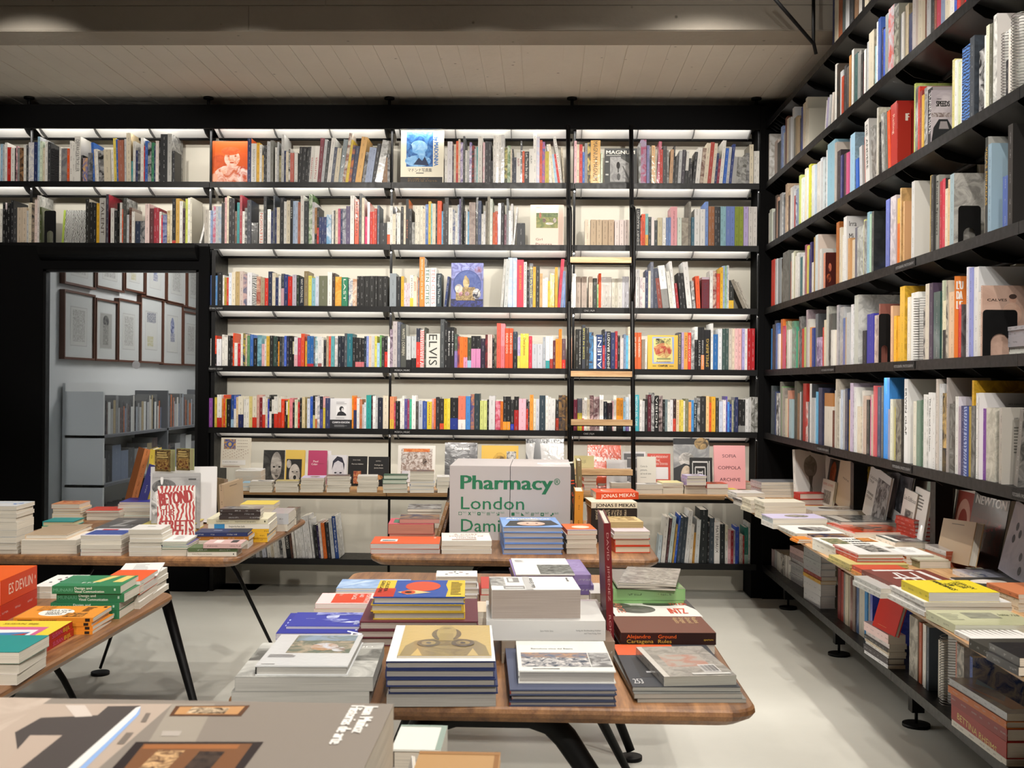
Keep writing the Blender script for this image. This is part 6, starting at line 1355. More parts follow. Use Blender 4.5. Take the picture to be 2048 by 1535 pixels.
 'statue': [('r', 0, 0, 1, 1, '6a72ae'), ('n', 0, 0.6, 1, 1, '8a90c4', '5a5a8a', 1.2), ('e', 0.5, 0.5, 0.44, 0.34, '34427a'), ('E', 0.5, 0.5, 0.42, 0.32, '3c4c88', '52629c'), ('r', 0, 0, 1, 0.18, '1e2244'), ('n', 0, 0.0, 1, 0.14, '1e2244', '343c8a', 2), ('E', 0.47, 0.55, 0.10, 0.13, 'c8b488', '8a7448'), ('E', 0.45, 0.66, 0.045, 0.055, 'd0bc90', 'a08858'), ('n', 0.15, 0.15, 0.75, 0.45, 'b0986a', '6a5434', 3), ('E', 0.24, 0.42, 0.12, 0.1, 'd0c8b8', '4a4a6a'), ('E', 0.3, 0.3, 0.06, 0.05, 'd8a8b0', '8a5a6a'), ('E', 0.5, 0.3, 0.07, 0.05, 'd0b0b8', '6a4a4a'), ('E', 0.8, 0.3, 0.13, 0.12, 'd8d4d0', '24263a'), ('E', 0.85, 0.84, 0.12, 0.08, '7a4a5a', '8a90c4'), ('l', 0.4, 0.89, 0.6, 0.9, 1, 'c8c8d8')],
 'chaplin': [('r', 0, 0, 1, 1, 'd8b048'), ('r', 0.15, 0.16, 0.85, 0.95, '8fa2cc'), ('p', [(0.2, 0.2), (0.18, 0.9), (0.78, 0.94), (0.82, 0.22)], 'd2c880'), ('n', 0.26, 0.72, 0.74, 0.90, '2a2624', 'c8c078', 2), ('E', 0.5, 0.55, 0.28, 0.22, 'a84030', 'd0c07c'), ('E', 0.5, 0.42, 0.16, 0.14, 'a03a2c', 'd0c47c'), ('E', 0.26, 0.62, 0.06, 0.06, 'b04a38', 'd0c07c'), ('r', 0.3, 0.28, 0.74, 0.33, '8a8a5a'), ('t', 'Autorretrato', 0.28, 0.20, 0.05, '7a3a30', 0.46), ('t', 'CHAPLIN', 0.34, 0.07, 0.06, '2a2218', 0.3, 0, 0.06), ('r', 0.16, 0.085, 0.28, 0.1, '4a3a20'), ('r', 0.7, 0.085, 0.84, 0.1, '4a3a20')],
 'cuarta': [('r', 0, 0, 1, 1, 'd4d4d6'), ('r', 0, 0, 1, 0.285, '26262a'), ('t', 'CUARTA EDICIÓN', 0.11, 0.165, 0.06, 'dcdce0', 0.78, 0, 0.05), ('l', 0.2, 0.04, 0.8, 0.12, 3, '8a8a8c'), ('r', 0.28, 0.42, 0.74, 0.74, 'e2e2e4'), ('E', 0.52, 0.65, 0.10, 0.085, '26262a', '343438'), ('p', [(0.30, 0.42), (0.36, 0.53), (0.48, 0.57), (0.6, 0.55), (0.72, 0.48), (0.74, 0.42)], '26262a'), ('E', 0.56, 0.62, 0.05, 0.06, 'd0d0d2', 'b0b0b2'), ('l', 0.28, 0.8, 0.76, 0.9, 2, 'a0a0a4'), ('l', 0.26, 0.32, 0.8, 0.37, 1, 'a0a0a4')],
 'zebra': [('w', 0, 0, 1, 1, '3a3a38', 'c8c8c4', 1.4), ('r', 0, 0, 0.09, 1, '9aae4a'), ('w', 0.2, 0.0, 0.42, 1, 'c8c8c4', '4a4a48', 2.2)],
 'manuscript': [('r', 0, 0, 1, 1, 'dfd8c8'), ('n', 0.10, 0.62, 0.50, 0.95, 'c89a4a', '3c5494', 2.5), ('e', 0.30, 0.78, 0.12, 0.10, '4a5ca0'), ('e', 0.30, 0.78, 0.06, 0.07, 'c8a868')] + [('r', 0.56 + 0.06 * (k % 6), 0.9 - 0.1 * (k // 6), 0.59 + 0.06 * (k % 6), 0.915 - 0.1 * (k // 6), '5a3a34') for k in range(22)]
               + [('r', 0.08 + 0.075 * (k % 12), 0.56 - 0.10 * (k // 12) + 0.03 * ((k * 7) % 3 - 1), 0.105 + 0.075 * (k % 12), 0.575 - 0.10 * (k // 12) + 0.03 * ((k * 7) % 3 - 1), '7a3a34') for k in range(34)] + [('r', 0.05, 0.1, 0.85, 0.26, 'e8e6e2'), ('t', 'Codices Benedictus', 0.08, 0.18, 0.03, '4a4a48', 0.5), ('l', 0.1, 0.03, 0.8, 0.06, 1, '8a5a50')],
 'facedark': [('n', 0, 0, 1, 1, '2a2a2a', '4a4a48', 0.6), ('E', 0.62, 0.55, 0.26, 0.40, 'b4b0aa', '7a7672'), ('e', 0.52, 0.52, 0.06, 0.025, '1e1e1e'), ('e', 0.78, 0.52, 0.06, 0.025, '1e1e1e'), ('E', 0.65, 0.38, 0.04, 0.08, '6a6662', '8a8682'), ('e', 0.66, 0.26, 0.09, 0.02, '3a3836'), ('l', 0.05, 0.1, 0.1, 0.5, 8, '9a9a98')],
 'laugh': [('r', 0, 0, 1, 1, 'd9b95a'), ('r', 0.08, 0.03, 0.86, 0.74, '2a2a2a'), ('E', 0.5, 0.30, 0.28, 0.30, 'c4c0ba', '9a9690'), ('E', 0.52, 0.22, 0.08, 0.06, '1e1e1e', '2a2a2a'), ('E', 0.2, 0.60, 0.12, 0.12, 'b8b4ae', '7a7672'), ('e', 0.4, 0.38, 0.05, 0.015, '3a3836'), ('e', 0.62, 0.38, 0.05, 0.015, '3a3836')],
 'celan': [('r', 0, 0, 1, 1, 'b4426a'), ('t', 'Paul', 0.28, 0.66, 0.055, 'f0e0e4', 0.26, 0, 0.03), ('t', 'Celan', 0.18, 0.58, 0.055, 'f0e0e4', 0.32, 0, 0.03), ('r', 0.55, 0.62, 0.85, 0.625, '6a2a44')],
 'mandraw': [('r', 0, 0, 1, 1, 'd8d8de'), ('E', 0.52, 0.42, 0.32, 0.40, 'd0d0d8', 'c0c0ca'), ('p', [(0.18, 0.5), (0.22, 0.8), (0.45, 0.96), (0.72, 0.92), (0.86, 0.7), (0.84, 0.5), (0.76, 0.74), (0.5, 0.82), (0.3, 0.74)], '2c2c3c'), ('e', 0.38, 0.42, 0.07, 0.025, '22222e'), ('e', 0.66, 0.42, 0.07, 0.025, '22222e'), ('p', [(0.48, 0.4), (0.56, 0.4), (0.6, 0.22), (0.46, 0.22)], 'b0b0bc'), ('p', [(0, 0), (0.25, 0.14), (0.3, 0)], '2c2c3c'), ('p', [(0.75, 0), (0.82, 0.14), (1, 0)], '2c2c3c'), ('e', 0.53, 0.12, 0.12, 0.02, '3a3a4a')],
 'blackred': [('r', 0, 0, 1, 1, '1c1b1b'), ('t', 'Anton Corby', 0.25, 0.86, 0.035, 'c8c4bc', 0.4), ('t', 'Perros Hablan', 0.2, 0.72, 0.04, 'dcd8d0', 0.6, 0, 0.03), ('n', 0.3, 0.08, 0.7, 0.5, 'c88a5a', '8a2a24', 3)],
 'blackgold': [('r', 0, 0, 1, 1, '1b1a1b'), ('t', 'José Ross', 0.36, 0.84, 0.035, 'c8c4bc', 0.24), ('t', 'Prólogo de', 0.3, 0.7, 0.04, 'dcd8d0', 0.4, 0, 0.03), ('t', 'Jacinto Antón', 0.28, 0.60, 0.04, 'dcd8d0', 0.44, 0, 0.03), ('E', 0.5, 0.3, 0.22, 0.08, 'c8905a', '8a5a34')],
 'collageframe': [('r', 0, 0, 1, 1, 'e4e2dc'), ('n', 0.09, 0.08, 0.92, 0.92, '8a7468', 'd8d0cc', 2.4), ('n', 0.15, 0.84, 0.85, 0.92, 'c8602a', 'd88a50', 2), ('E', 0.15, 0.66, 0.07, 0.09, 'e0dcd8', '6a5a54'), ('E', 0.72, 0.6, 0.06, 0.08, '3a2c28', '8a7a70'), ('n', 0.12, 0.1, 0.9, 0.38, 'c8c8d4', 'e0dcdc', 0.8)],
 'crash': [('n', 0, 0, 1, 1, '46474b', '3a3b3e', 0.3), ('t', 'CRASH BANG', 0.3, 0.83, 0.055, 'e4e4e2', 0.46, 0, 0.06), ('r', 0, 0.70, 1, 0.705, '6a6b6e'), ('n', 0.3, 0.3, 0.72, 0.62, 'd8d8d8', '6a6a6c', 1)],
 'yellowcircle': [('r', 0, 0, 1, 1, 'd8b24e'), ('E', 0.5, 0.45, 0.24, 0.38, '8a6a2a', 'd0a848'), ('E', 0.5, 0.45, 0.19, 0.30, '3a2e1a', 'b08a3c'), ('e', 0.42, 0.6, 0.04, 0.06, 'd8b858'), ('e', 0.58, 0.42, 0.06, 0.08, 'c8a040'), ('n', 0.68, 0.48, 0.94, 0.86, 'd0d0ce', '5a5a58', 2)],
 'silhouette': [('n', 0, 0, 1, 1, 'b0b1b2', 'c4c4c4', 0.3), ('r', 0, 0.9, 1, 1, '26272a'), ('p', [(0.26, 1), (0.22, 0.8), (0.2, 0.6), (0.28, 0.3), (0.3, 0), (0.44, 0), (0.42, 0.4), (0.4, 0.7), (0.38, 0.85), (0.36, 1)], '3a3c40'), ('p', [(0, 0.72), (0.1, 0.5), (0.18, 0.2), (0.2, 0), (0, 0)], '4a4c50'), ('p', [(0.6, 0), (0.62, 0.3), (0.8, 0.4), (1, 0.35), (1, 0)], '6a6c70'), ('t', 'by decorevolution', 0.93, 0.86, 0.06, '9a9a9c', 0.8, -90)],
 'miranda': [('r', 0, 0, 1, 1, 'd6562f'), ('t', 'MIRANDA', 0.18, 0.62, 0.11, 'f0e4dc', 0.82, -4, 0.10), ('e', 0.34, 0.9, 0.04, 0.03, 'a83e20')],
 'elije': [('r', 0, 0, 1, 1, 'dcd49a'), ('t', 'TE ELIJE', 0.10, 0.78, 0.09, 'b0a878', 0.5), ('t', 'MIRANDA', 0.46, 0.52, 0.09, 'b0a878', 0.46), ('r', 0, 0, 1, 0.16, 'c85a40')],
 'blankwhite': [('r', 0, 0, 1, 1, 'e2e2e4')],
 'greyframe': [('r', 0, 0, 1, 1, 'd8d8da'), ('r', 0.06, 0.04, 0.94, 0.95, '6a6b6e'), ('r', 0.06, 0.48, 0.94, 0.56, 'c8c8ca'), ('n', 0.1, 0.1, 0.9, 0.44, '5a5c60', '8a8c90', 1), ('l', 0.2, 0.8, 0.8, 0.86, 1, 'b8b8ba')],
 'pintura': [('r', 0, 0, 1, 1, 'dedbd2'), ('t', 'Como la', 0.18, 0.68, 0.06, '7a7a76', 0.36), ('t', 'pintura,', 0.18, 0.57, 0.06, '7a7a76', 0.36), ('t', 'así es el cine', 0.18, 0.46, 0.06, '7a7a76', 0.56), ('l', 0.18, 0.36, 0.5, 0.39, 1, 'a0a09c')],
 'president': [('r', 0, 0, 1, 1, 'c64636'), ('t', 'THE PRESIDENT', 0.14, 0.88, 0.06, 'ecd4cc', 0.76), ('t', 'OF THE', 0.14, 0.78, 0.06, 'ecd4cc', 0.4), ('t', 'UNITED STATES', 0.14, 0.68, 0.06, 'ecd4cc', 0.74), ('r', 0.36, 0.28, 0.9, 0.62, 'e6e4e8'), ('t', 'PRESIDENT', 0.4, 0.06, 0.07, 'ecd4cc', 0.55)],
 'cinephoto': [('n', 0, 0, 1, 1, '8a8c8e', 'b8b8b8', 0.5), ('r', 0, 0.88, 1, 1, '24262a'), ('E', 0.78, 0.9, 0.2, 0.12, 'b89a6a', '4a4034'), ('E', 0.36, 0.58, 0.22, 0.14, 'd4d0cc', '8a8884'), ('p', [(0, 0.4), (0.3, 0.5), (0.7, 0.42), (0.9, 0), (0, 0)], '34363a'), ('E', 0.36, 0.24, 0.16, 0.22, 'd8c8b4', 'b09a84')],
 'mazewave': [('r', 0, 0, 1, 1, '242424')] + [('p', [(0.1 + dx, 0.1 + d), (0.1 + dx, 0.84 - d), (0.14 + dx, 0.84 - d), (0.14 + dx, 0.1 + d)], 'c4c4c2') for dx, d in ((0, 0), (0.12, 0.14), (0.24, 0.24), (0.44, 0.24), (0.56, 0.14), (0.68, 0))] + [('r', 0.12, 0.84, 0.80, 0.89, 'c4c4c2'), ('r', 0.24, 0.68, 0.68, 0.73, 'c4c4c2'), ('r', 0.36, 0.52, 0.56, 0.57, 'c4c4c2'), ('r', 0.85, 0.1, 0.89, 0.9, 'c4c4c2')],
 'coppola': [('r', 0, 0, 1, 1, 'e6a6a8'), ('t', 'SOFIA', 0.27, 0.72, 0.075, '6a4a50', 0.44), ('t', 'COPPOLA', 0.13, 0.45, 0.075, '5a2a34', 0.72), ('t', 'ARCHIVE', 0.18, 0.18, 0.075, '5a2a34', 0.65)],
 'urn': [('r', 0, 0, 1, 1, 'e2e2e0'), ('e', 0.5, 0.66, 0.22, 0.21, '8c8880'), ('E', 0.47, 0.68, 0.19, 0.18, '9c988e', '7a766e'), ('p', [(0.42, 0.48), (0.58, 0.48), (0.53, 0.3), (0.58, 0.02), (0.42, 0.02), (0.47, 0.3)], '6e6a64'), ('e', 0.5, 0.86, 0.04, 0.03, '8c8880')],
 'figureorange': [('r', 0, 0, 1, 1, 'd8d4ce'), ('n', 0.3, 0.3, 0.95, 0.9, '24221f', '3a3834', 1), ('E', 0.62, 0.6, 0.2, 0.25, 'c86a3a', '8a3a20')],
 'redtitle': [('r', 0, 0, 1, 1, 'dad8d2'), ('t', 'BORIS LEONID', 0.08, 0.78, 0.09, 'b83a2c', 0.8), ('n', 0.2, 0.1, 0.8, 0.6, 'a8a49c', '5a5650', 2)],
 'vaine': [('r', 0, 0, 1, 1, 'cfbfac'), ('t', 'vaine', 0.3, 0.55, 0.05, '5a4a40', 0.4)],
 'perfume': [('r', 0, 0, 1, 1, 'd6aa30'), ('t', 'O PERFUME', 0.06, 0.86, 0.08, '2a2418', 0.88, 0, 0.05), ('t', 'DO BOI', 0.06, 0.74, 0.08, '2a2418', 0.6, 0, 0.05), ('l', 0.1, 0.44, 0.7, 0.48, 1, '5a4818')],
 'california': [('r', 0, 0, 1, 1, 'd8d8d6'), ('n', 0.45, 0, 1, 0.85, '26262a', 'a8a8a8', 1.2), ('t', 'CALIFORNIA', 0.05, 0.74, 0.05, '3a3a3a', 0.5), ('t', 'TRIP', 0.05, 0.66, 0.05, '3a3a3a', 0.24), ('t', 'DENNIS', 0.05, 0.42, 0.05, '3a3a3a', 0.32), ('t', 'STOCK', 0.05, 0.34, 0.05, '3a3a3a', 0.3)],
 'bluering': [('r', 0, 0, 1, 1, 'd0d0d4'), ('e', 0.5, 0.5, 0.4, 0.4, 'a8a8b8'), ('e', 0.5, 0.5, 0.3, 0.3, 'c8c8d0')],
 'darkcar': [('n', 0, 0, 1, 1, '2a2c30', '5a5e66', 0.8), ('r', 0, 0, 1, 0.25, 'd0d0d0')],
 'los': [('r', 0, 0, 1, 1, 'dcdad4'), ('t', 'Los Edificios', 0.06, 0.78, 0.09, '3a3a3a', 0.9), ('n', 0.3, 0.1, 0.9, 0.6, '3a3a3a', 'b8b4ac', 1)],
 'textwhite': [('r', 0, 0, 1, 1, 'd6d4d0'), ('l', 0.1, 0.6, 0.7, 0.9, 5, '6a6a66')],
 'mint': [('r', 0, 0, 1, 1, 'bccfc0')],
 'redframe': [('r', 0, 0, 1, 1, 'dcdad6'), ('r', 0.1, 0.08, 0.9, 0.9, '9a4a40'), ('e', 0.5, 0.5, 0.34, 0.3, 'c89a8c'), ('e', 0.5, 0.46, 0.22, 0.2, '8a3a30')],
 'newton': [('r', 0, 0, 1, 1, '2c2c2c'), ('t', 'NEWTON', 0.07, 0.78, 0.115, 'e8e6e2', 0.86, 0, 0.06), ('n', 0.05, 0.2, 0.95, 0.6, '2c2c2c', '5a2a26', 1), ('t', 'more elf', 0.4, 0.42, 0.06, 'b0303a', 0.5, 12)],
 'walkers': [('n', 0, 0, 1, 1, 'b4b2bc', 'a4a2b0', 0.5)] + [('E', x, y, 0.035, 0.06, '2a2c34', '4a4c58') for x, y in ((0.3, 0.9), (0.5, 0.84), (0.2, 0.68), (0.3, 0.6), (0.62, 0.66), (0.8, 0.72), (0.18, 0.5), (0.45, 0.32), (0.7, 0.22), (0.85, 0.3), (0.5, 0.14))] + [('l', 0.5, 0.38, 0.9, 0.42, 1, 'b85a50')],
 'redplain': [('r', 0, 0, 1, 1, 'bf2c1e'), ('l', 0.2, 0.12, 0.8, 0.15, 1, 'd08a5a')],
 'calves': [('n', 0, 0, 1, 1, 'c8a898', 'b89888', 0.5), ('t', 'CALVES', 0.10, 0.78, 0.035, '2c2420', 0.4, 0, 0.05), ('E', 0.62, 0.80, 0.075, 0.06, 'd8b09c', 'c09480'), ('E', 0.62, 0.845, 0.08, 0.035, '3a2c28', '4a3a34'), ('E', 0.6, 0.6, 0.2, 0.16, 'd8b4a0', 'c8a08c')],
 'howild': [('r', 0, 0, 1, 1, '1f1f21'), ('t', 'HOW', 0.5, 0.9, 0.2, 'dcdcda', 0.7, -90, 0.05)],
 'clouds': [('r', 0, 0, 1, 1, '3a58b4'), ('E', 0.4, 0.7, 0.25, 0.12, 'e0e4f0', '8aa0d8'), ('E', 0.7, 0.5, 0.25, 0.1, 'dce0f0', '5a78c8')],
 'symbols': [],
}
# ------------------------------------------------------------------ piles of books lying flat
def parse(bs):
    out = []
    for tok in bs.split():
        n = 1
        if '*' in tok:
            k, tok = tok.split('*'); n = int(k)
        for _ in range(n):
            out.append(tok)
    return out


def S(z, a, b, far, books, where, name='art_book', label_kind=None):
    """A pile: a, b = ends of its bottom front edge read on the plane z (metres); far = row of the top cover's far edge, or '=depth'.
    books from the bottom up: thickness in pixels, cover colour, options. Returns the height of the top."""
    (xa, ya), (xb, yb) = on_z(*a, z), on_z(*b, z)
    W0 = math.hypot(xb - xa, yb - ya); ang = math.atan2(yb - ya, xb - xa)
    mx, my = (xa + xb) / 2, (ya + yb) / 2
    return S3(z, mx, my, W0, ang, far, parse(books), where, name, (a[0] + b[0]) / 2, label_kind)


def S3(z, mx, my, W0, ang, far, toks, where, name='art_book', umid=None, label_kind=None):
    L = []
    for tk in toks:
        p = tk.split('/')
        px, col = p[0].split(',')
        L.append((float(px) * my / F_PX, col, {q[0]: q[1:] for q in p[1:]}))
    tot = sum(t for t, _, _ in L)
    if isinstance(far, str):
        dep = float(far[1:])
    else:
        fx, fy = on_z(umid, far, z + tot)
        dep = max(0.10, min(0.42, fy - my))
    n = len(L)
    for i, (t, col, o) in enumerate(L):
        hx = hexof(col)
        rr = random.Random(int(mx * 977 + my * 613) + i * 17 + int(t * 1e5))
        j = float(o.get('j') or 1)
        w = W0 * float(o.get('w') or 1)
        d = dep * float(o.get('d') or 1)
        T = t * 0.985
        ax = ang + rr.uniform(-0.02, 0.02) * j + math.radians(float(o.get('a') or 0))
        lx, ly = mx + rr.uniform(-0.004, 0.004) * j + float(o.get('X') or 0), my + rr.uniform(-0.003, 0.004) * j
        hard = 'h' in o
        art = ART[o['A']] if o.get('A') else None
        sart = ART[o['T']] if o.get('T') else None
        bk = flat_book(name, w, d, T, mul(rgb(hx), rr.uniform(0.95, 1.04)), mul(rgb(hexof(o['p'])) if o.get('p') else PAGE, rr.uniform(0.9, 1.04)),
                       o.get('s') or 'L', hard, 'g' in o, (lx, ly, z), (0, 0, ax), art, int(o.get('q') or 0), sart,
                       spine_col=rgb(hexof(o['x'])) if o.get('x') else None)
        pos = 'alone' if n == 1 else 'topmost' if i == n - 1 else 'lowest' if i == 0 else ordinal(i + 1) + ' up'
        c = colour_name(hx)
        kind = label_kind or ('hardback' if hard else 'wrapped book' if 'g' in o else 'paperback')
        tag(bk, f"{c} {kind}, {pos} of pile {where}" if n > 1 else f"{c} {kind} {where}", 'book', 'piled books')
        z += t
    return z


# ---- books shown face out: bottom corners on a support, read off the photograph
def F(a, b, top, plane, art, col, where, lean=9, t=0.014, z=None, spine_side='L', gloss=False, page=None, hard=True, kind='book', side='rear', zt=None, name='display_book'):
    """Face-out on the rear wall: plane = depth (m) at which it stands; a, b = pixel x of its edges at the foot, z = support."""
    if z is None:
        z = CZ
    x0, x1 = on_y(a, 850, plane)[0], on_y(b, 850, plane)[0]
    W = x1 - x0
    H_ = (on_y((a + b) / 2, top, plane + 0.02)[1] - z) / math.cos(math.radians(lean))
    o = flat_book(name, W, H_, t, rgb(hexof(col)), page, spine_side, hard, gloss, ((x0 + x1) / 2, plane + t * 0.5, z + 0.002),
                  (math.radians(90 - lean), 0, 0), ART.get(art) if art else None)
    return tag(o, where, 'book', 'books shown face out')


def G(z, a, b, top, art, col, where, lean=10, t=0.014, spine_side='L', gloss=False, name='display_book', hard=True, roll=0.0):
    """Face-out anywhere: a, b = pixels of the two bottom corners on the support plane z; top = pixel row of the upper edge at a."""
    (xa, ya), (xb, yb) = on_z(*a, z), on_z(*b, z)
    W = math.hypot(xb - xa, yb - ya); ang = math.atan2(yb - ya, xb - xa)
    mx, my = (xa + xb) / 2, (ya + yb) / 2
    H_ = (on_y((a[0] + b[0]) / 2, top, my + 0.03)[1] - z) / math.cos(math.radians(lean))
    m = (Matrix.Translation((mx, my, z + 0.002)) @ Matrix.Rotation(ang, 4, 'Z') @ Matrix.Rotation(math.radians(roll), 4, 'Y') @ Matrix.Rotation(math.radians(90 - lean), 4, 'X'))
    o = flat_book(name, W, H_, t, rgb(hexof(col)), None, spine_side, hard, gloss, (0, 0, 0), (0, 0, 0), ART.get(art) if art else None)
    o.matrix_world = m
    return tag(o, where, 'book', 'books shown face out')


def stand(z, a, w_px, top, col, depth, where, lean=0.0, text=None, turn=0.0, side=None, hard=True, name='standing_book', split=None, plane_y=None):
    """A single book standing upright with its spine to the aisle; a = pixel of the middle of its foot."""
    x, y = on_z(*a, z)
    h = on_y(a[0], top, y)[1] - z
    b = dict(t=w_px * y / F_PX, h=h, d=depth, hard=hard, seed=a[0] * 0.013, col=rgb(hexof(col)), inkcol=ink_for(rgb(hexof(col))), inkcol2=(0, 0, 0), ink=0 if text else 1,
             side=rgb(hexof(side or col)), side2=mul(rgb(hexof(side or col)), 0.7), sink=0, page=PAGE, split=split)
    m, pm = MB(), MB()
    upright_mesh(m, b, (0, 0, 0), math.radians(lean), 0, True, pm)
    o = m.build(name, [M['card'], M['pages']], None, (x, y, z), (0, 0, math.radians(turn)))
    pm.build('page_block', M['pages'], o)
    if text:
        s, down, c, frac, hf = text
        tm = MB(); size = b['t'] * hf; L_ = h * frac
        ca, sa = math.cos(math.radians(lean)), math.sin(math.radians(lean))
        up, ri = Vector((sa, 0, ca)), Vector((ca, 0, -sa))
        y0 = Vector((0, -0.0007, b['t'] / 2 * abs(sa)))
        if down:
            add_text(tm, s, up * (h / 2 + L_ / 2) + ri * (-size * 0.5) + y0, -up, ri, size, rgb(hexof(c)), L_)
        else:
            add_text(tm, s, up * (h / 2 - L_ / 2) + ri * (size * 0.5) + y0, up, -ri, size, rgb(hexof(c)), L_)
        tm.build('spine_print', M['card'], o)
    return tag(o, where, 'book')


# ================================================================== aisle table (brown art book, gilt photo book)
z = S(TZ, (466, 1411), (742, 1411), 1284, "29,a5a5a0/pb4b2ac 29,9a9a96/pb4b2ac/Aisland", 'under the white landscape book')
S(z, (511.5, 1351), (697, 1351), 1268, "20,d9dbdc/pc2c0ba/h/x2c2c2a/Alandscape/g", 'with mountain photo on the two huge grey books')
z = S(TZ, (772, 1413), (991, 1413), 1250, "25,9a9894/pa8a49e/g 17,28325a/h/pb2ada6/j1.6 16,28325a/h/pb2ada6/j2 17,28325a/h/pb2ada6 16,28325a/h/pb2ada6/Ablankwhite", 'below the golden torso cover')
S(z, (792, 1316), (981, 1316), 1250, "5,cfb46a/g/pd8d4cc/Atorso", 'with golden torso cover on the navy-edged pile')
z = S(TZ, (1022, 1413), (1236, 1413), 1285, "11,3f465e/h/pb0a8a0/x7a2a20 12,3f465e/h/pb0a8a0/x7a2a20/w0.97 12,474f68/h/pb0a8a0/x7a2a20", 'below the white book with beach crowd')
S(z, (1038, 1366), (1233, 1366), 1281, "25,e0e0da/h/pb8b4ae/Abesos", 'with beach crowd cover on the slate blue pile')
z = S(TZ, (1271, 1404), (1488, 1404), 1290, "8,7c7c78/pa4a29a 10,6c6c68/pa4a29a", 'at the table corner below the orange-banded magazine')
z = S(z, (1266, 1383), (1482, 1383), 1290, "9,34373d/pa4a29a/Adarkmag", 'with orange band at the table corner')
S(z, (1330, 1371), (1478, 1371), 1293, "19,a5a198/g/pa8a69c/xd0ccc4/Amarble/a5", 'with marbled back cover and barcode at the table corner')
S(TZ, (1242, 1309), (1432, 1309), 1232, "20,26211f/pc8c2b8 24,693b28/h/sF/x2c1613/Tground_spine/Aground_top/pc8c2b8", 'beside the tall maroon book')
S(TZ, (1230, 1262), (1404, 1262), 1199, "14,b83a24/sL 16,d8d4cc/h/sL/xc03a22/Abulls/pc03a22", 'behind the brown orange-lettered book')
z = S(TZ, (1226, 1234), (1370, 1234), 1148, "34,7fae6c/g/sF/p86a876 23,84b072/g/sF/Agreen_top", 'with shrink-wrapped green sides')
S(z, (1236, 1178), (1352, 1180), 1134, "4,807e78/g/Agreywrap/a-6 4,7a7872/g/a4 4,84827c/g/Agreywrap/a-9", 'on the green box', label_kind='magazine')
z = S(TZ, (1000, 1326), (1226, 1326), '=0.26', "44,8a7a68/g/sF", 'under the white spine-lettered book', label_kind='kraft wrapped parcel book')
z = S(z, (970, 1280), (1208, 1280), '=0.24', "40,d6d5d2/sF/h/Tverlag/xd6d5d2", 'under the very thick white book')
S(z, (986, 1237), (1164, 1237), 1152, "59,e0e0de/pa89c94/Athickwhite", 'very thick, on the white spine-lettered book')
z = S(TZ, (1030, 1232), (1184, 1232), 1118, "24,d6d2ce 20,322a48/g 19,6c5c90/sF/h 20,8a78ac/sF/h/Apurple", 'behind the very thick white book')
S(z, (1032, 1150), (1150, 1150), 1116, "2,e6e6e4/Asheet", 'lying on the purple pile', label_kind='printed sheet')
S(TZ, (1178, 1240), (1208, 1240), '=0.16', "18,d8d4d0 18,dcd8d4 18,d8d4d0", 'between purple pile and maroon book')
S(TZ, (1166, 1272), (1209, 1272), '=0.15', "20,d4cfc9/g 32,c9bdb8/g/sF", 'beside the foot of the maroon book')
z = S(TZ, (718, 1292), (955, 1292), 1196, "17,5c2a34/h/pb4aaa0 16,5c2a34/h/pb4aaa0 17,642e3a/h/pb4aaa0", 'under the sun-disc books')
S(z, (743, 1238), (927, 1238), 1160, "15,c8a838/h/pb4aea4/xdcbc3c/sR 15,c8a838/h/pb4aea4/xdcbc3c/sR 15,2d51a0/h/pc4beb2/xdcbc3c/sR/Asunbook", 'on the maroon hardbacks')
z = S(TZ, (552, 1296), (716, 1296), '=0.24', "16,2c3494/pb8b6c0 14,2c3494/pb8b6c0/Abluefa", 'below the blue swirl cover')
S(z, (571, 1258), (719, 1258), 1224, "6,373fa0/pb8b6c0/Abluewave", 'with white swirl on blue cover')
S(TZ, (629, 1226), (742, 1226), 1185, "10,c8aeb0/g 10,ecc8c8/pdcd4d0/Aportraits", 'with red panel on pink cover')
S(TZ, (671, 1199), (815, 1199), 1158, "9,b0b8c4 9,a0b0c8 5,7c9ac4/Asky", 'with sky photo at the far table edge')
S(TZ, (872, 1200), (955, 1200), 1149, "12,d8d6d4/g/sR/x9a9a9c/h 12,d8d6d4/g/sR/x9a9a9c/h 12,d8d6d4/g/sR/x9a9a9c/h 12,e6e4e0/sR/x9a9a9c/h/Abirds", 'with silver spines and speckled white cover')
S(TZ, (961, 1202), (988, 1202), '=0.2', "13,b83c30/k 13,b83c30", 'beside the silver spines', label_kind='thin paperback')
S(TZ, (952, 1262), (992, 1262), '=0.14', "13,d4c8b4 14,dcd6cc 12,cfc0a8", 'beside the maroon hardbacks')
o = stand(TZ, (1222, 1302), 14, 1046, '6a1a20', 0.30, 'tall slim maroon book standing on end among the piles', -2.2, ('DAVID  JIMENEZ     ROMA', True, 'b98a86', 0.85, 0.30), 0, '6a1a20')

# ================================================================== huge book nearest the lens and what lies beside it
zt = 1.02
xr, yf = on_z(788, 1405, zt)
MW, MD = 0.60, 0.40


def mz(*q):
    """Photograph pixels on the huge cover -> fractions of that cover."""
    out = []
    for u, v in q:
        x, y = on_z(u, v, zt)
        out.append(((x - (xr - MW)) / MW, (y - (yf - MD)) / MD))
    return out


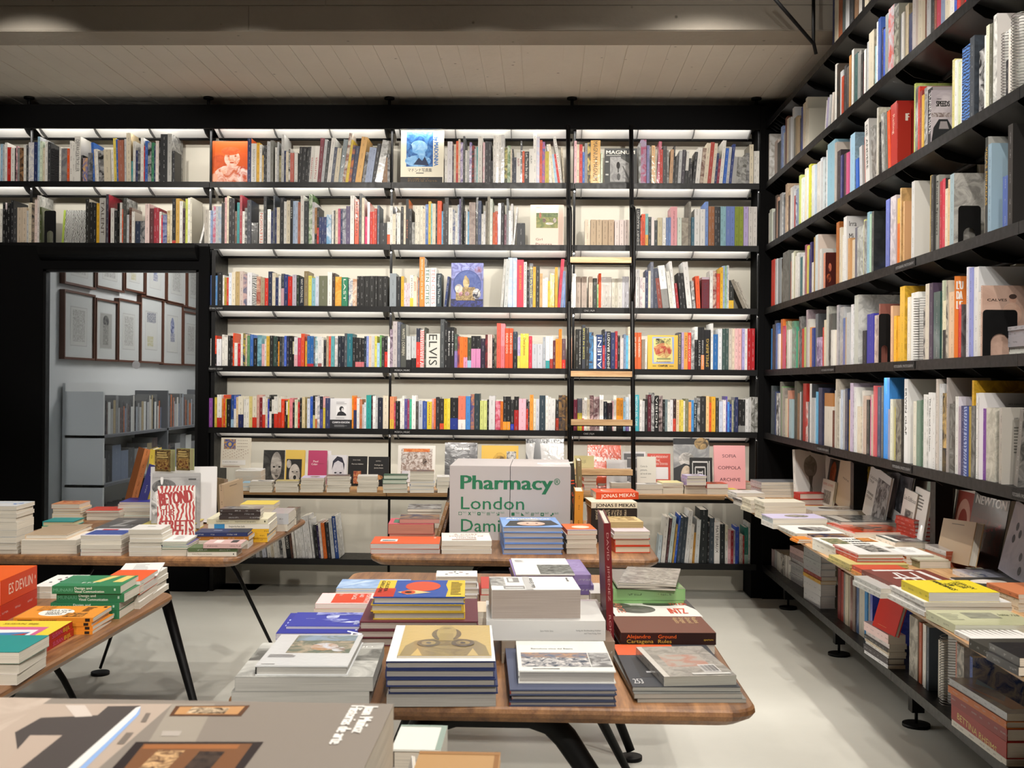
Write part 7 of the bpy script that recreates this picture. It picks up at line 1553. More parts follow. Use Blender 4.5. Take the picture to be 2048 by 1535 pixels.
ART['munoz'] = [('r', 0, 0, 1, 1, '8b8279'), ('p', mz((-60, 1600), (-60, 1405), (345, 1405), (120, 1600)), 'b8a799'), ('n', 0.0, 0.5, 0.35, 1.0, 'b8a799', 'c4b4a6', 0.8), ('p', mz((260, 1540), (345, 1405), (430, 1405), (360, 1540)), '9f968a'),
    ('p', mz((30, 1462), (82, 1433), (195, 1428), (216, 1410), (282, 1409), (275, 1425), (130, 1540), (40, 1540)), '4e4846'), ('p', mz((60, 1468), (125, 1468), (40, 1535), (0, 1535)), 'b8a698'),
    ('p', mz((130, 1408), (170, 1408), (185, 1430), (150, 1432)), 'd0c4ba'), ('p', mz((272, 1413), (282, 1410), (275, 1425), (150, 1540), (128, 1540)), 'e6e4e0'), ('p', mz((281, 1412), (279, 1426), (165, 1540), (152, 1540), (272, 1426)), '8fb0e0'),
    ('p', mz((292, 1424), (302, 1424), (292, 1442), (281, 1442)), '7a7068'), ('p', mz((253, 1463), (268, 1463), (248, 1486), (233, 1486)), '7a7068'), ('p', mz((325, 1460), (364, 1460), (358, 1470), (322, 1470)), 'b4aba2'),
    ('p', mz((352, 1410), (500, 1409), (482, 1430), (338, 1430)), '5c3c28'), ('p', mz((360, 1412), (490, 1411), (475, 1427), (348, 1427)), 'c09060'), ('n', *[c for p in mz((372, 1425)) for c in p], *[c for p in mz((460, 1414)) for c in p], '3c2818', 'd8c0a0', 5),
    ('p', mz((272, 1482), (527, 1482), (480, 1545), (215, 1545)), '2e2626'), ('p', mz((288, 1486), (505, 1486), (462, 1545), (240, 1545)), '7a5236'), ('p', mz((290, 1488), (480, 1488), (474, 1496), (284, 1496)), 'a0663c'),
    ('n', *[c for p in mz((275, 1538)) for c in p], *[c for p in mz((370, 1500)) for c in p], 'd8b080', '5c3c2a', 4), ('n', *[c for p in mz((365, 1538)) for c in p], *[c for p in mz((450, 1502)) for c in p], '2c2422', '4a3c34', 3)]
(tx1, ty1), (tx2, ty2) = mz((760, 1411))[0], mz((731, 1411))[0]
ART['munoz'] += [('t', 'Juan Muñoz', tx1 - 0.026, ty1, 0.024, 'f2efe9', 0.24, -90, 0.10), ('t', 'Historias de arte', tx2 - 0.026, ty2, 0.024, 'f2efe9', 0.33, -90, 0.10)]
_t = f"{0.07 * F_PX / (yf - MD):.2f}"
S3(TZ, xr - MW / 2, yf - MD, MW, 0, f'={MD}', [_t + ',8f877f/pd6cfc2/j0.4'] * 3 + [_t + ',8f867c/pd6cfc2/j0/Amunoz'], 'of huge photo books close to the lens')
zz = 0.93
o = flat_book('standing_book', 0.062, 0.10, 0.183, rgb('dcdcd4'), None, 'R', True, False, (-0.155, 1.40, TZ), (0, 0, 0), [('r', 0.88, 0, 1, 1, '8fa096'), ('r', 0, 0.93, 0.9, 1, '8fa096')])
tag(o, 'white book block in pale green cover standing beside the huge books', 'book')
top_ = S3(TZ, -0.098, 1.20, 0.098, 0, '=0.15', [f"{0.0605 * F_PX / 1.20:.1f},d8d4cc/j0.3"] * 3, 'under the kraft cardboard folder')
o = flat_book('cardboard_folder', 0.098, 0.165, 0.012, rgb('b08a5c'), rgb('a07c50'), 'F', True, False, (-0.097, 1.197, top_ + 0.0005), (0, 0, 0), [('r', 0.93, 0, 0.99, 1, '8c6238'), ('r', 0, 0.93, 1, 0.99, '9a7044')])
tag(o, 'brown kraft cardboard folder on a low pile close to the lens', 'folder')
o = flat_book('leaflet', 0.14, 0.10, 0.004, rgb('e0deda'), None, 'L', False, False, (-0.159, 1.275, TZ + 0.115), (0, math.radians(-74), math.radians(8)))
tag(o, 'white leaflet leaning against the kraft folder', 'leaflet')

# ================================================================== table with the green design books
S(TZ, (-185, 1247), (3, 1247), '=0.25', "37,b02a18/h/sR/xb02a18 51,d65a1e/h/sR/xc8401c/Tesdevlin/Aestop", 'boxed, orange and red, beside the green design books', label_kind='boxed volume')
S(TZ, (64, 1196), (133, 1196), '=0.2', "12,d8d4cc 12,e0dcd6/Abirds", 'behind the orange box')
S(TZ, (104, 1237), (241, 1237), 1149, "17,2c6e48/sF/Tmunari 16,2c6e48/sF/Tmunari/j2 18,2c6e48/sF/Tmunari/j3 16,2f7a50/sF/Tmunari/Amunari_top", 'of green design books beside the orange box')
S(TZ, (196, 1217), (277, 1217), '=0.19', "14,e0dcd6 14,e0dcd6 16,d8531f/sF/pd0ccc4 12,d8531f/pd0ccc4", 'half hidden behind the green design books')
S(TZ, (240, 1197), (305, 1197), '=0.17', "11,e0deda 11,dcdad6 11,e0deda 12,dcdad6 2,e4e4e4/Aletterpaper/w1.25/d1.4/a10", 'white, at the far end behind the green design books')
S(TZ, (28, 1268), (187, 1268), 1211, "8,cf7f26/sF/Tdiseno/xcf7f26 8,cf7f26/sF/Tdiseno/j2 8,cf7f26/sF/Tdiseno/j2 9,d98c32/sF/Tdiseno/Adiseno_top", 'of amber paperbacks before the green design books')
S(TZ, (-160, 1335), (40, 1335), '=0.32', "17,a82218/sR/Tbijl/x9c2018/p5a6a84 17,dcc63c/sR/Tbijl/x9c2018/p5a6a84/Abijl_top", 'with red stitched spines at the table edge')
S(TZ, (-190, 1370), (36, 1370), '=0.16', "22,d8d0c8/g 22,d8d0c8 24,2f6a5e/Atealcover", 'of teal covered books at the frame edge')

# ================================================================== table with the red and white striped book
z = S(TZ, (-120, 1107), (33, 1107), 1001, "8,c8beae 7,d2cec8 7,c8c4be 12,b8bcc0/g 14,c2c4c6/g 16,d6d0c6 9,c8c4bc 8,c8c4bc 8,c0bcb4 8,d0d2d4/Abluearc", 'at the far end of the striped-book table')
z = S(TZ, (42, 1107), (153, 1107), '=0.25', "17,dcd4c4 11,e0d8cc/xb08a5a", 'under the tan covered book')
S(z, (50, 1078), (134, 1078), 1047, "10,d3bca0/h/pd8d2c6/Atan_letter", 'tan, on the two cream books')
S(TZ, (160, 1111), (241, 1111), 1056, "7,c49e9c/g/x9fc3dc 7,c49e9c/g/x9fc3dc 9,dcd6ca 9,dcd6ca 9,d8d4dc/Abluepaper", 'with blue striped cover beside the white pile')
S(TZ, (258, 1111), (323, 1111), 1048, "9,dcdad8 9,d8d6d2 9,dcdad8 8,d8d6d2 9,dcdad8 9,dcdad6/Awhitepaper", 'all white, beside the green-edged booklets')
S(TZ, (323, 1111), (374, 1111), 1069, "14,dcdad8 4,2f8a64 4,6a5a9a 4,2f8a64 3,d8dcd8/Aletterpaper", 'with green and purple edges')
z = S(TZ, (375, 1112), (474, 1112), 1090, "9,e0dcd0/sF/Tgrayspine 8,5a6c48/sF", 'below the pink notebook at the table corner')
S(z, (408, 1096), (484, 1096), 1078, "9,c9a6a2/sF/Apinknote", 'pink, small, at the table corner')
S(TZ, (392, 1097), (497, 1097), 1056, "10,dcd8d0/sR/xc8c8c8 7,d8d4d0 8,a8702c/sF 8,28325e/sF/h/Anavybook", 'topped by the navy book')
z = S(TZ, (414, 1084), (536, 1084), '=0.24', "9,d8a828/sF/xd8a828 9,d8a828/sF/xd8a828 9,d8a828/sF/xd8a828 10,e0dcd0/sF/Tsaville 10,d6d0b4/sF/Tneville", 'with yellow spines under the black wrapped books')
S(z, (440, 1038), (521, 1038), 1014, "7,3a302e/g/sF 7,3a302e/g/sF 7,3a302e/g/sF/Afloral", 'black, film-wrapped, on the yellow-spined pile')
S(TZ, (536, 1062), (575, 1062), '=0.22', "14,c8c4be 22,b0b2b6/g/sF", 'grey, near the black boxed pair')
S(TZ, (566, 1049), (592, 1049), '=0.14', "15,2a2422/g/sR 15,3a2a20/g/sR", 'black, at the edge by the rear shelving')
S(TZ, (480, 1044), (548, 1044), '=0.18', "14,d0ccc4 14,c8c4bc 8,d8c050", 'behind the black wrapped books')
S(TZ, (262, 1074), (369, 1074), 1036, "16,c6b760/h/Ayellowoval/pdcd8d0", 'yellow, broad, in front of the striped book')
S(TZ, (187, 1062), (272, 1062), 1034, "6,5a5b5c/Azletter", 'dark grey, wide, behind the blue-striped pile')
S(TZ, (84, 1062), (146, 1062), 1034, "5,d8c860 5,e0d070 10,2c8a88/h/Atealcover/pd8d0a8", 'with teal hardback on yellow magazines')
S(TZ, (104, 1042), (160, 1042), 1000, "6,d6c290 5,d8c48c 5,d2bc84 5,d8c48c 5,d8c48c 9,c8683c/Adalicover", 'of straw paperbacks with orange covers')
S(TZ, (172, 1040), (238, 1040), 1012, "8,4a3a34 8,c8c0b8 4,c23a26", 'red, low, behind the grey cover')
S(TZ, (237, 1036), (305, 1036), '=0.2', "5,bcd8c8 9,d4d8dc 8,d0d4d8 7,c8ccd4 4,34358a", 'with dark blue cover under the leaning books')
G(TZ, (303, 1060), (400, 1058), 949, 'graffiti', '9c9c9c', 'large grey photo book propped up behind the striped cover', 12, 0.03)
G(TZ, (314, 1075), (390, 1073), 974, 'beyond', 'a82a26', 'book with red and white zebra stripes and large red lettering', 14, 0.02)
G(TZ, (302, 1046), (433, 1044), 934, 'blankwhite', 'd8d8d8', 'white wide book propped up under the two little boxed volumes', 6, 0.05)
G(TZ, (400, 1046), (432, 1042), 936, 'symbols', '1e1e1e', 'black book with white spots at the end of the propped display', 8, 0.02)
zb = 1.055
for k, (u0, u1, ybot) in enumerate(((317, 352, 941), (360, 390, 939))):
    x0, zz0 = on_y(u0, ybot, 4.94); x1, _ = on_y(u1, ybot, 4.94)
    hgt = on_y(u0, ybot - 43, 4.94)[1] - zz0
    o = flat_book('slipcase', x1 - x0, hgt, 0.035, rgb('9aa070'), rgb('8a8460'), 'L', True, False, ((x0 + x1) / 2 , 4.94, zz0), (math.radians(90), 0, math.radians(-14)), ART['smallvol'])
    tag(o, ['small boxed volume with gilded picture, over the zebra-striped book', 'small boxed volume with gilded picture, over the white wide book'][k], 'book')
stand(TZ, (276, 1032), 17, 928, '2c2c6a', 0.2, 'dark blue book leaning beside the grey photo book', 16, None, 18, '2c2c6a')
stand(TZ, (262, 1026), 12, 896, 'c07848', 0.16, 'tall orange patterned book leaning behind the dark blue one', 14, None, 30, 'c07848')
stand(TZ, (290, 1030), 9, 898, 'c8b040', 0.2, 'yellow book standing between the orange patterned book and the boxes', 6, None, 10, 'c8b040')
stand(TZ, (448, 1030), 8, 958, '8a7460', 0.18, 'brown book standing beside the sand coloured book', 3, None, 40, 'b09a80')
G(TZ, (441, 1043), (480, 1026), 962, 'tan_letter', 'a8937a', 'sand coloured plain book standing at the end of the display', 3, 0.02)

# ================================================================== table with the lettered white box
S(TZ, (741, 1107), (879, 1107), 1072, "10,c8502a/pc0b8b4 10.5,d4511e/pc6bfba/Aorange_cover", 'with bright orange cover at the table corner')
S(TZ, (884, 1107), (984, 1107), 1065, "8,d0d4dc/sR 8,d8d0c0 10,e0dcd4/pd2ccc0/Atypecover", 'white, red-lettered, before the lettered box')
S(TZ, (1006, 1108), (1125, 1108), 1034, "11,6a8cc8/h/pb4acaa 11,6a8cc8/h/pb4acaa 11,6a8cc8/h/pb4acaa 11,6a8cc8/h/pb4acaa 11,7d9fd6/h/pb4acaa/Aalmodovar", 'of light blue hardbacks before the lettered box')
z = S(TZ, (777, 1084), (868, 1084), '=0.2', "17,b8584a/pb87a68 20,b84a5a/pb87a68/Apinkpaper", 'with salmon page edges')
S(z, (800, 1046), (880, 1046), '=0.16', "9,2c2a3a/pb88a7c/Anightpaper", 'night photo cover on the salmon-edged pile')
S(TZ, (816, 1056), (884, 1056), '=0.2', "17,a89a90 16,9a9490 6,3c3a38/Afloral", 'with dark flowered cover at the far edge')
stand(TZ, (874, 1078), 7, 1002, '8c6c4c', 0.2, 'brown book leaning on the lettered box', 16, None, 0, '8c6c4c')
stand(TZ, (884, 1076), 6, 1003, '6a4e3a', 0.2, 'dark brown book leaning on the lettered box', 12, None, 0, '6a4e3a')
stand(TZ, (893, 1066), 9, 976, '1e1f24', 0.2, 'black book standing behind the lettered box', 4, None, 0, '1e1f24')
# the boxed set with the green lettering runs over two boxes
yb_ = on_z(1020, 1080, TZ)[1]
X0, X1 = on_y(899, 1000, yb_)[0], on_y(1141, 1000, yb_)[0]
XM = on_y(1020, 1000, yb_)[0]
ztop = on_y(1020, 932, yb_)[1]
hb = ztop - TZ
SYM = []
lay = [('t', 'Pharmacy', 0.095, 0.687, 0.190, '276f4d', 0.755, 0, 0.055), ('t', '®', 0.862, 0.755, 0.085, '276f4d', 0.05),
       ('t', 'London', 0.095, 0.415, 0.172, '276f4d', 0.522, 0, 0.012), ('t', 'Damien', 0.097, 0.113, 0.172, '276f4d', 0.475, 0, 0.012)]
for k in range(10):
    x = 0.076 + (0.078 if k < 5 else 0.0805) * k + (0.0 if k < 5 else 0.035)
    lay.append(('t', f'Vol.{k + 1}', x + 0.033, 0.362, 0.026, '5a8a72', 0.032))
    y0, w, hh = 0.335, 0.026, 0.042
    g = '256b4b'
    if k in (0, 2, 5, 8):
        lay.append(('r', x, y0, x + w, y0 + hh, g))
        if k == 0:
            lay.append(('e', x + w / 2, y0 + hh / 2, w * 0.4, hh * 0.4, 'b2adac'))
        if k == 2:
            lay.append(('r', x + w * 0.3, y0 + hh * 0.3, x + w * 0.7, y0 + hh * 0.7, 'b2adac'))
        if k == 8:
            lay.append(('e', x + w / 2, y0 + hh / 2, w * 0.25, hh * 0.25, 'b2adac'))
    elif k == 1:
        lay.append(('p', [(x, y0), (x + w * 0.3, y0), (x + w, y0 + hh), (x + w * 0.7, y0 + hh)], g)); lay.append(('p', [(x + w * 0.7, y0), (x + w, y0), (x + w * 0.3, y0 + hh), (x, y0 + hh)], g))
    elif k == 3:
        for q in range(4):
            lay.append(('r', x + q * w * 0.28, y0, x + q * w * 0.28 + w * 0.14, y0 + hh, g))
    elif k == 4:
        lay.append(('r', x + w * 0.5, y0, x + w, y0 + hh * 0.5, g)); lay.append(('r', x, y0 + hh * 0.6, x + w * 0.4, y0 + hh * 0.75, g)); lay.append(('r', x + w * 0.2, y0, x + w * 0.4, y0 + hh * 0.3, g)); lay.append(('r', x + w * 0.7, y0 + hh * 0.7, x + w, y0 + hh, g))
    elif k == 6:
        lay.append(('p', [(x, y0), (x + w, y0), (x, y0 + hh)], g))
    elif k == 7:
        for q in range(3):
            lay.append(('p', [(x + w * 0.33 * q, y0), (x + w * (0.33 * q + 0.18), y0), (x + w * (0.33 * q + 0.32), y0 + hh), (x + w * (0.33 * q + 0.14), y0 + hh)], g))
    else:
        lay.append(('r', x, y0, x + w * 0.5, y0 + hh * 0.4, g)); lay.append(('r', x + w * 0.5, y0 + hh * 0.4, x + w, y0 + hh, g))


def clip_faces(mb, xlo, xhi):
    """Cut the flat print at the joint between the two boxes (Sutherland-Hodgman on each face)."""
    out = MB()
    for f, col in zip(mb.f, mb.a):
        P = [mb.v[i] for i in f]
        for lim, keep in ((xlo, 1), (xhi, -1)):
            Q = []
            for i, p in enumerate(P):
                q = P[(i + 1) % len(P)]
                a, b2 = (p[0] - lim) * keep, (q[0] - lim) * keep
                if a >= 0:
                    Q.append(p)
                if a * b2 < 0:
                    t = a / (a - b2)
                    Q.append(tuple(p[k] + (q[k] - p[k]) * t for k in range(3)))
            P = Q
            if len(P) < 3:
                break
        if len(P) >= 3:
            out.face(P, col)
    return out


LINES = [('lettering', lay[0:2]), ('lettering', lay[2:3]), ('lettering', lay[3:4]), ('symbol_row', lay[4:])]
for k, (xa, xb) in enumerate(((X0, XM - 0.0012), (XM + 0.0012, X1))):
    m = MB(); cx_ = (xa + xb) / 2
    m.box(xa - cx_, xb - cx_, 0, 0.455, 0, hb, rgb('b2adac'))
    o = m.build('slipcase_box', M['card'], None, (cx_, yb_, TZ))
    tag(o, ['white slipcase box with the first half of the large green lettering', 'white slipcase box with the second half of the large green lettering'][k], 'box')
    for nm, shp in LINES:
        pm = MB()
        draw(pm, shp, X1 - X0, hb, (X0, yb_ - 0.0004, TZ), (1, 0, 0), (0, 0, 1), 0.00012)
        cm = clip_faces(pm, xa, xb)
        if not cm.f:
            continue
        cm.v = [(x - cx_, y - yb_, zz_ - TZ) for x, y, zz_ in cm.v]
        lo = cm.build(nm, M['card'], o)
        if nm == 'symbol_row':
            lo['kind'] = 'stuff'
    m = MB(); m.box(xa - cx_ + 0.004, xb - cx_ - 0.004, 0.455, 0.459, 0.006, hb - 0.006, rgb('bdb8b4')); m.build('back_board', M['card'], o)
S(TZ, (1133, 1107), (1193, 1107), 1047, "11,c8c0b0/pccc2b4 9,c8c0b0/pccc2b4 9,c8c0b0/pccc2b4 9,c8c0b0/pccc2b4 9,d8622a/pd2c8ba/Aorangelip", 'with blue and orange cover beside the lettered box')
z = S(TZ, (1181, 1084), (1273, 1084), '=0.2', "68,241b17/sF/Tmekas3/h 12,d8cfba/sF/Tmekas2/h", 'below the red hand-lettered spine')
S(z, (1191, 998), (1276, 998), '=0.17', "14,c6441e/sF/Tmekas1/pd8d0c0", 'red hand-lettered spine on the black vertical-lettered tome')
z = S(TZ, (1228, 1105), (1299, 1105), '=0.21', "14,c03a1c/h/pd8ccb4 14,c03a1c/h/pd8ccb4 8,d0cac8 7,c8b8bc", 'with red hardbacks under the tan book')
S(z, (1222, 1055), (1290, 1055), 1032, "12,cdb37e/pb09a6a/Atapas/j2", 'tan, on the red hardbacks')
stand(TZ, (1156, 1084), 17, 982, 'cf8a2c', 0.2, 'amber and red book standing beside the lettered box', 1, None, 0, 'cf8a2c', split=(0.35, rgb('b01e18')))
stand(TZ, (1153, 1060), 11, 926, '2a2824', 0.14, 'black book with orange lettering on spine behind the amber one', -5, ('II  SUN', True, 'd8502a', 0.5, 0.62), 0, '8a7850')
stand(TZ, (1162, 1056), 9, 921, '7a6a48', 0.2, 'olive brown book standing behind the amber one', -2, None, 0, '7a6a48')
stand(TZ, (1206, 1060), 12, 1010, 'c8a840', 0.15, 'yellow book standing behind the black vertical-lettered tome', 2, None, 0, 'c8a840')

# ================================================================== rear counter: face-out covers
P1, P2 = 7.30, 7.24
F(442, 501, 876, 7.16, 'manuscript', 'dfd8c8', 'white chant manuscript cover with painted initial beside the window wall', 6, 0.02, z=CZ + 0.115)
F(526, 568, 901, P2, 'facedark', '2a2a2a', 'dark portrait cover of a staring moustached man beside the yellow cover', 9)
F(570, 609, 901, P2, 'laugh', 'd9b95a', 'yellow cover with black and white photo of a laughing child', 9, 0.02)
F(616, 653, 902, P2, 'celan', 'b4426a', 'magenta pink cover with small white title on the rear counter', 9, 0.02)
F(650, 662, 902, P1, 'blankwhite', 'd8d4d0', 'thin white book edge behind the magenta pink cover', 6)
F(657, 694, 911, P2, 'mandraw', 'd8d8de', 'white cover with ink portrait of a smiling man', 10)
F(696, 734, 913, P2, 'blackred', '1c1b1b', 'black cover with small red picture on the rear counter', 8, 0.012)
F(737, 778, 914, P2, 'blackgold', '1b1a1b', 'black cover with golden ornament beside the upright', 8, 0.012)
F(795, 870, 892, P2, 'collageframe', 'e4e2dc', 'white-bordered cover with brown collage photograph', 12, 0.01)
F(890, 955, 886, P1, 'crash', '46474b', 'large charcoal cover with white block title behind the lettered box', 7, 0.02, gloss=True)
F(963, 1037, 892, P1, 'yellowcircle', 'd8b24e', 'yellow cover with round engraving behind the lettered box', 9, 0.012)
F(1052, 1128, 878, P1, 'silhouette', 'b0b1b2', 'grey cover with dark silhouettes behind the lettered box', 7, 0.015, gloss=True)
F(1176, 1243, 891, P1, 'miranda', 'd6562f', 'orange red cover with bubbly white lettering behind the ladder', 8, 0.015, gloss=True)
F(1149, 1189, 912, P2, 'elije', 'dcd49a', 'pale yellow cover with faint title in front of the orange red one', 8, 0.012)
F(1214, 1255, 920, 7.20, 'blankwhite', 'e2e2e4', 'blank white cover in front of the orange red one', 8, 0.012)
F(1246, 1292, 904, P1, 'greyframe', 'd8d8da', 'grey cover with white border behind the ladder rail', 8, 0.01)
F(1275, 1313, 914, 7.19, 'pintura', 'dedbd2', 'cream cover with grey title standing before the grey-framed one', 8, 0.014)
F(1296, 1342, 908, P2, 'president', 'c64636', 'red cover with white lettering and white sticker panel', 8, 0.014, gloss=True)
F(1348, 1420, 878, P1, 'cinephoto', '8a8c8e', 'tall glossy grey cover with film still of a woman', 7, 0.02, gloss=True)
F(1381, 1426, 916, 7.18, 'mazewave', '242424', 'black cover with white maze lines before the film still', 9, 0.015)
F(1429, 1492, 892, P1, 'coppola', 'e6a6a8', 'pink cover with dark capitals at the corner of the rear counter', 8, 0.02)
F(418 / 1 , 492, 283, 7.40, 'orangewoman', 'd9602a', 'orange tinted cover with portrait of a reclining woman on the top shelf', 8, 0.02, z=ZS[0])
F(797, 883, 262, 7.375, 'madonna', 'e2dcc8', 'large cream cover with blue tinted photo and black band on the top shelf', 3, 0.012, z=ZS[0])
F(1205, 1270, 298, 7.40, 'magnum', '4a4c4c', 'grey cover with man on snowy road on the top shelf', 6, 0.02, z=ZS[0], gloss=True)
F(1057, 1124, 411, 7.40, 'girlpic', 'e8cbbb', 'pale pink cover with meadow picnic photo on the second rear shelf', 4, 0.02, z=ZS[1])
F(121, 170, 421, 7.42, 'zebra', '9aae4a', 'black and white wavy cover with lime edge on the second rear shelf', 8, 0.015, z=ZS[1])
F(900, 964, 527, 7.39, 'statue', '6a72ae', 'blue cover with stone statue before a sphere on the third rear shelf', 4, 0.02, z=ZS[2])
F(1294, 1356, 671, 7.38, 'chaplin', 'd8b048', 'yellow cover with drawn collage portrait on the fourth rear shelf', 3, 0.015, z=ZS[3])
F(660, 704, 797, 7.37, 'cuarta', 'd4d4d6', 'white cover with black lower band and bust on the fifth rear shelf', 3, 0.012, z=ZS[4])

# ---- rear counter: piles
def C(a, b, y, far, books, where):
    S(CZ, (a, y), (b, y), far, books, where, 'softcover_book')
S(CZ, (470, 976), (522, 976), '=0.26', "12,d4d4d2 12,d0d0ce 11,dcdcda/Awhitepaper", 'of large white books below the manuscript cover', 'softcover_book')
S(CZ, (483, 981), (500, 981), '=0.14', "8,8ab4cc 8,8ab4cc", 'small and light blue at the end of the rear counter', 'softcover_book')
C(500, 545, 984, 959, "5,d8d2c4 5,d8d2c4 5,d4cec0 4,d8d2c4 3,4a3c3a/Abwphoto", 'below the dark staring portrait')
C(550, 596, 984, 962, "5,d8d2c4 6,d8d2c4 5,d4cec0 5,d8d2c4 2,b8a868", 'below the laughing child cover')
C(601, 647, 984, 950, "5,d8d2c4 5,d4cec0 5,d8d2c4 5,d4cec0 5,d8d2c4 4,e0c8c0/Alilacphoto", 'below the magenta pink cover')
C(654, 699, 984, 948, "6,d8d6d0 4,d8d6d0 4,d0cec8 5,d8d6d0 5,d0cec8 4,d8d6d0 5,6a3a34/Anightpaper", 'below the ink portrait')
C(715, 755, 984, 948, "5,dcd6ca 6,dcd6ca 6,c8c0b0 4,dcd6ca 6,d4cec0 5,d0ccc4", 'below the black cover with golden ornament')
C(766, 815, 985, 947, "9,c4c8bc/h 9,c4c8bc 9,3a5a48/h/pc8d0c0 9,3a5a48/h/pc8d0c0", 'with dark green boards beside the upright')
C(820, 868, 985, '=0.14', "7,9cb0d0 7,a4b8d8 7,a4b8d8 5,d0cebc 5,d0cebc 5,d0cebc 5,d0cebc 2,4a403c/Anightpaper", 'light blue below and cream above')
C(874, 899, 985, '=0.16', "8,d8d0c0 7,d8d0c0 8,c0c4bc 9,d0d4dc/Awhitepaper", 'half hidden by the lettered box')
C(1168, 1193, 980, '=0.15', "6,d4d0d8 6,c04a3a 6,d8d4d0 6,c04a3a 6,d8d4d0 6,c04a3a", 'with red and white edges behind the black tome')
C(1222, 1262, 981, '=0.12', "16,c8c6bc/Abwphoto", 'speckled white and boxy behind the ladder')
C(1196, 1221, 976, '=0.12', "5,b8a8b8 5,3a7a80", 'teal, small, behind the ladder tread')
C(1272, 1325, 987, 968, "9,a8aab8 10,a8aab8/Ainkphoto", 'with grey edges below the red sticker cover')
C(1326, 1367, 987, 960, "8,dcd6c4 6,dcd6c4 4,d8b8a8/Acollage 4,e0d8a0", 'cream, with pale yellow top below the film still')
z = S(CZ, (1369, 1413), (0, 0), '=0.1', "1,w", 'x') if False else S(CZ, (1369, 987), (1413, 987), '=0.15', "9,dcd6c4 6,c8b8b0 3,8a6a78", 'mauve-topped below the lilac books', 'softcover_book')
S(z, (1374, 970), (1413, 970), '=0.14', "7,b0a0cc 7,a898c4 5,a898c4/Alilacphoto", 'of lilac books below the maze cover', 'softcover_book')
z = S(CZ, (1415, 988), (1457, 988), '=0.16', "12,e0dedc/Anightpaper", 'white, thick, below the red-covered one', 'softcover_book')
S(z, (1415, 976), (1457, 976), '=0.14', "9,b83828/pe0d8d0/Afirephoto", 'red-covered, on the thick white one', 'softcover_book')
C(1458, 1476, 987, '=0.1', "9,d8c84a", 'lemon yellow and small at the counter corner')
C(1462, 1506, 978, '=0.16', "11,d8d2c4 3,c8a890/Aredtan", 'cream, below the pink capitals cover')

# ================================================================== side counter: piles
C(1474, 1530, 1001, '=0.2', "6,dcd8d2 5,dcd8d2 4,dcdad8/Awhitepaper", 'white, low, at the meeting of the two counters')
C(1486, 1542, 1014, '=0.2', "6,d0ccc6 4,c8c4c0 3,3a3836/Adarkphoto", 'with dark photo cover near the counter corner')
C(1502, 1531, 1025, '=0.18', "8,d8d0bc 9,dcd4c0 8,dcd4c0", 'cream, narrow, near the counter corner')
C(1528, 1611, 1040, 997, "9,dcd4c0 9,dcd4c0 9,dcd4c0 9,e0dac8", 'of thick cream paperbacks near the counter corner')
C(1522, 1629, 994, '=0.22', "6,a8aab0/g 6,b0b2b6/g 6,a8aab0/g 6,b0b2b6/g 6,a0a2a6/g", 'of silver magazines before the small upright row')
C(1600, 1678, 1010, 984, "12,a8281e/h/pc8b8b0 12,b32a24/h/pc8b8b0/Amagred", 'of red hardbacks with pale letters')
C(1612, 1690, 1024, '=0.18', "6,d0a83c", 'flat and mustard yellow before the red hardbacks')
C(1626, 1730, 1037, '=0.22', "8,d0ccc4 8,bcbcb8/g/Abwphoto", 'with grey photo cover beside first side upright')
C(1546, 1655, 1057, 1027, "10,d6d2cc 9,bcc8cc/g 2,c4bcd8/Alilacphoto", 'with lilac cover')
C(1593, 1690, 1075, 1050, "7,dcd8cc 2,dddad4/Abwphoto", 'with figure photo on white cover')
C(1596, 1622, 1086, '=0.1', "4,c87828 4,c87828", 'orange, small, under the counter edge pile')
C(1680, 1822, 1064, 1030, "9,c8c8c4/g 8,d0ccc4/g 3,5a5a58/Adarkphoto/g", 'with dark banded photo beside the side upright')
C(1708, 1822, 1080, 1045, "13,d0c8bc 3,c43e18/g/Afirephoto", 'with fire orange photo cover')
C(1829, 1905, 1089, '=0.2', "8,a83426/h/pc8b8b8 8,a83426/h/pc8b8b8 8,a83426/h/pc8b8b8 8,a83426/h/pc8b8b8 8,a83426/h/pc8b8b8 8,b83c2c/h/pc8b8b8", 'of six red hardbacks behind the second side upright')
C(1640, 1712, 1086, '=0.2', "6,c8a8a0 3,2e2624/Anightpaper", 'with black and red cover before the fire orange photo')
C(1668, 1790, 1117, 1075, "22,dcd8ca 2,e0dcd2/Acollage", 'thick, with collage cover and black capitals')
C(1792, 1856, 1096, '=0.22', "11,d0ccc2/Agreywrap 2,3c4640/Adarkphoto", 'with dark green photo cover behind the collage book')
C(1812, 1868, 1130, '=0.2', "6,c87840 6,d8d0c8 6,c87840 3,dcdad8/Aletterpaper", 'orange and white, narrow, beside the wrapped brown books')
C(1838, 1900, 1136, '=0.2', "14,8c8c68 3,b0ae9a", 'olive grey beside the wrapped brown books')
C(1892, 2003, 1134, 1088, "11,9a4a2c/g/p94462a 11,9a4a2c/g/p94462a 10,b0aaa6/g/p94462a", 'of wrapped brown-edged books before the big portrait cover')
z = S(CZ, (1698, 1141), (1816, 1141), '=0.24', "6,b4a666/h/pb8aa72 7,bcae6e/h/pb8aa72", 'olive, under the red-edged white hardbacks', 'softcover_book')
S(z, (1714, 1124), (1808, 1124), 1088, "8,b8402e/h/pc4b8a8 8,d6d4d0/h/xb83a2a/pc8bca8/Ainkphoto", 'of white hardbacks with red spines', 'softcover_book')
C(1744, 1838, 1166, '=0.2', "9,d8924a/h/pd8b890 9,c24a2a/h/pd8b890", 'orange, behind the white-lined brown cover')
C(1760, 1800, 1196, '=0.24', "10,cfcfca/g 10,cfcfca/g", 'of white wrapped books at the counter edge')
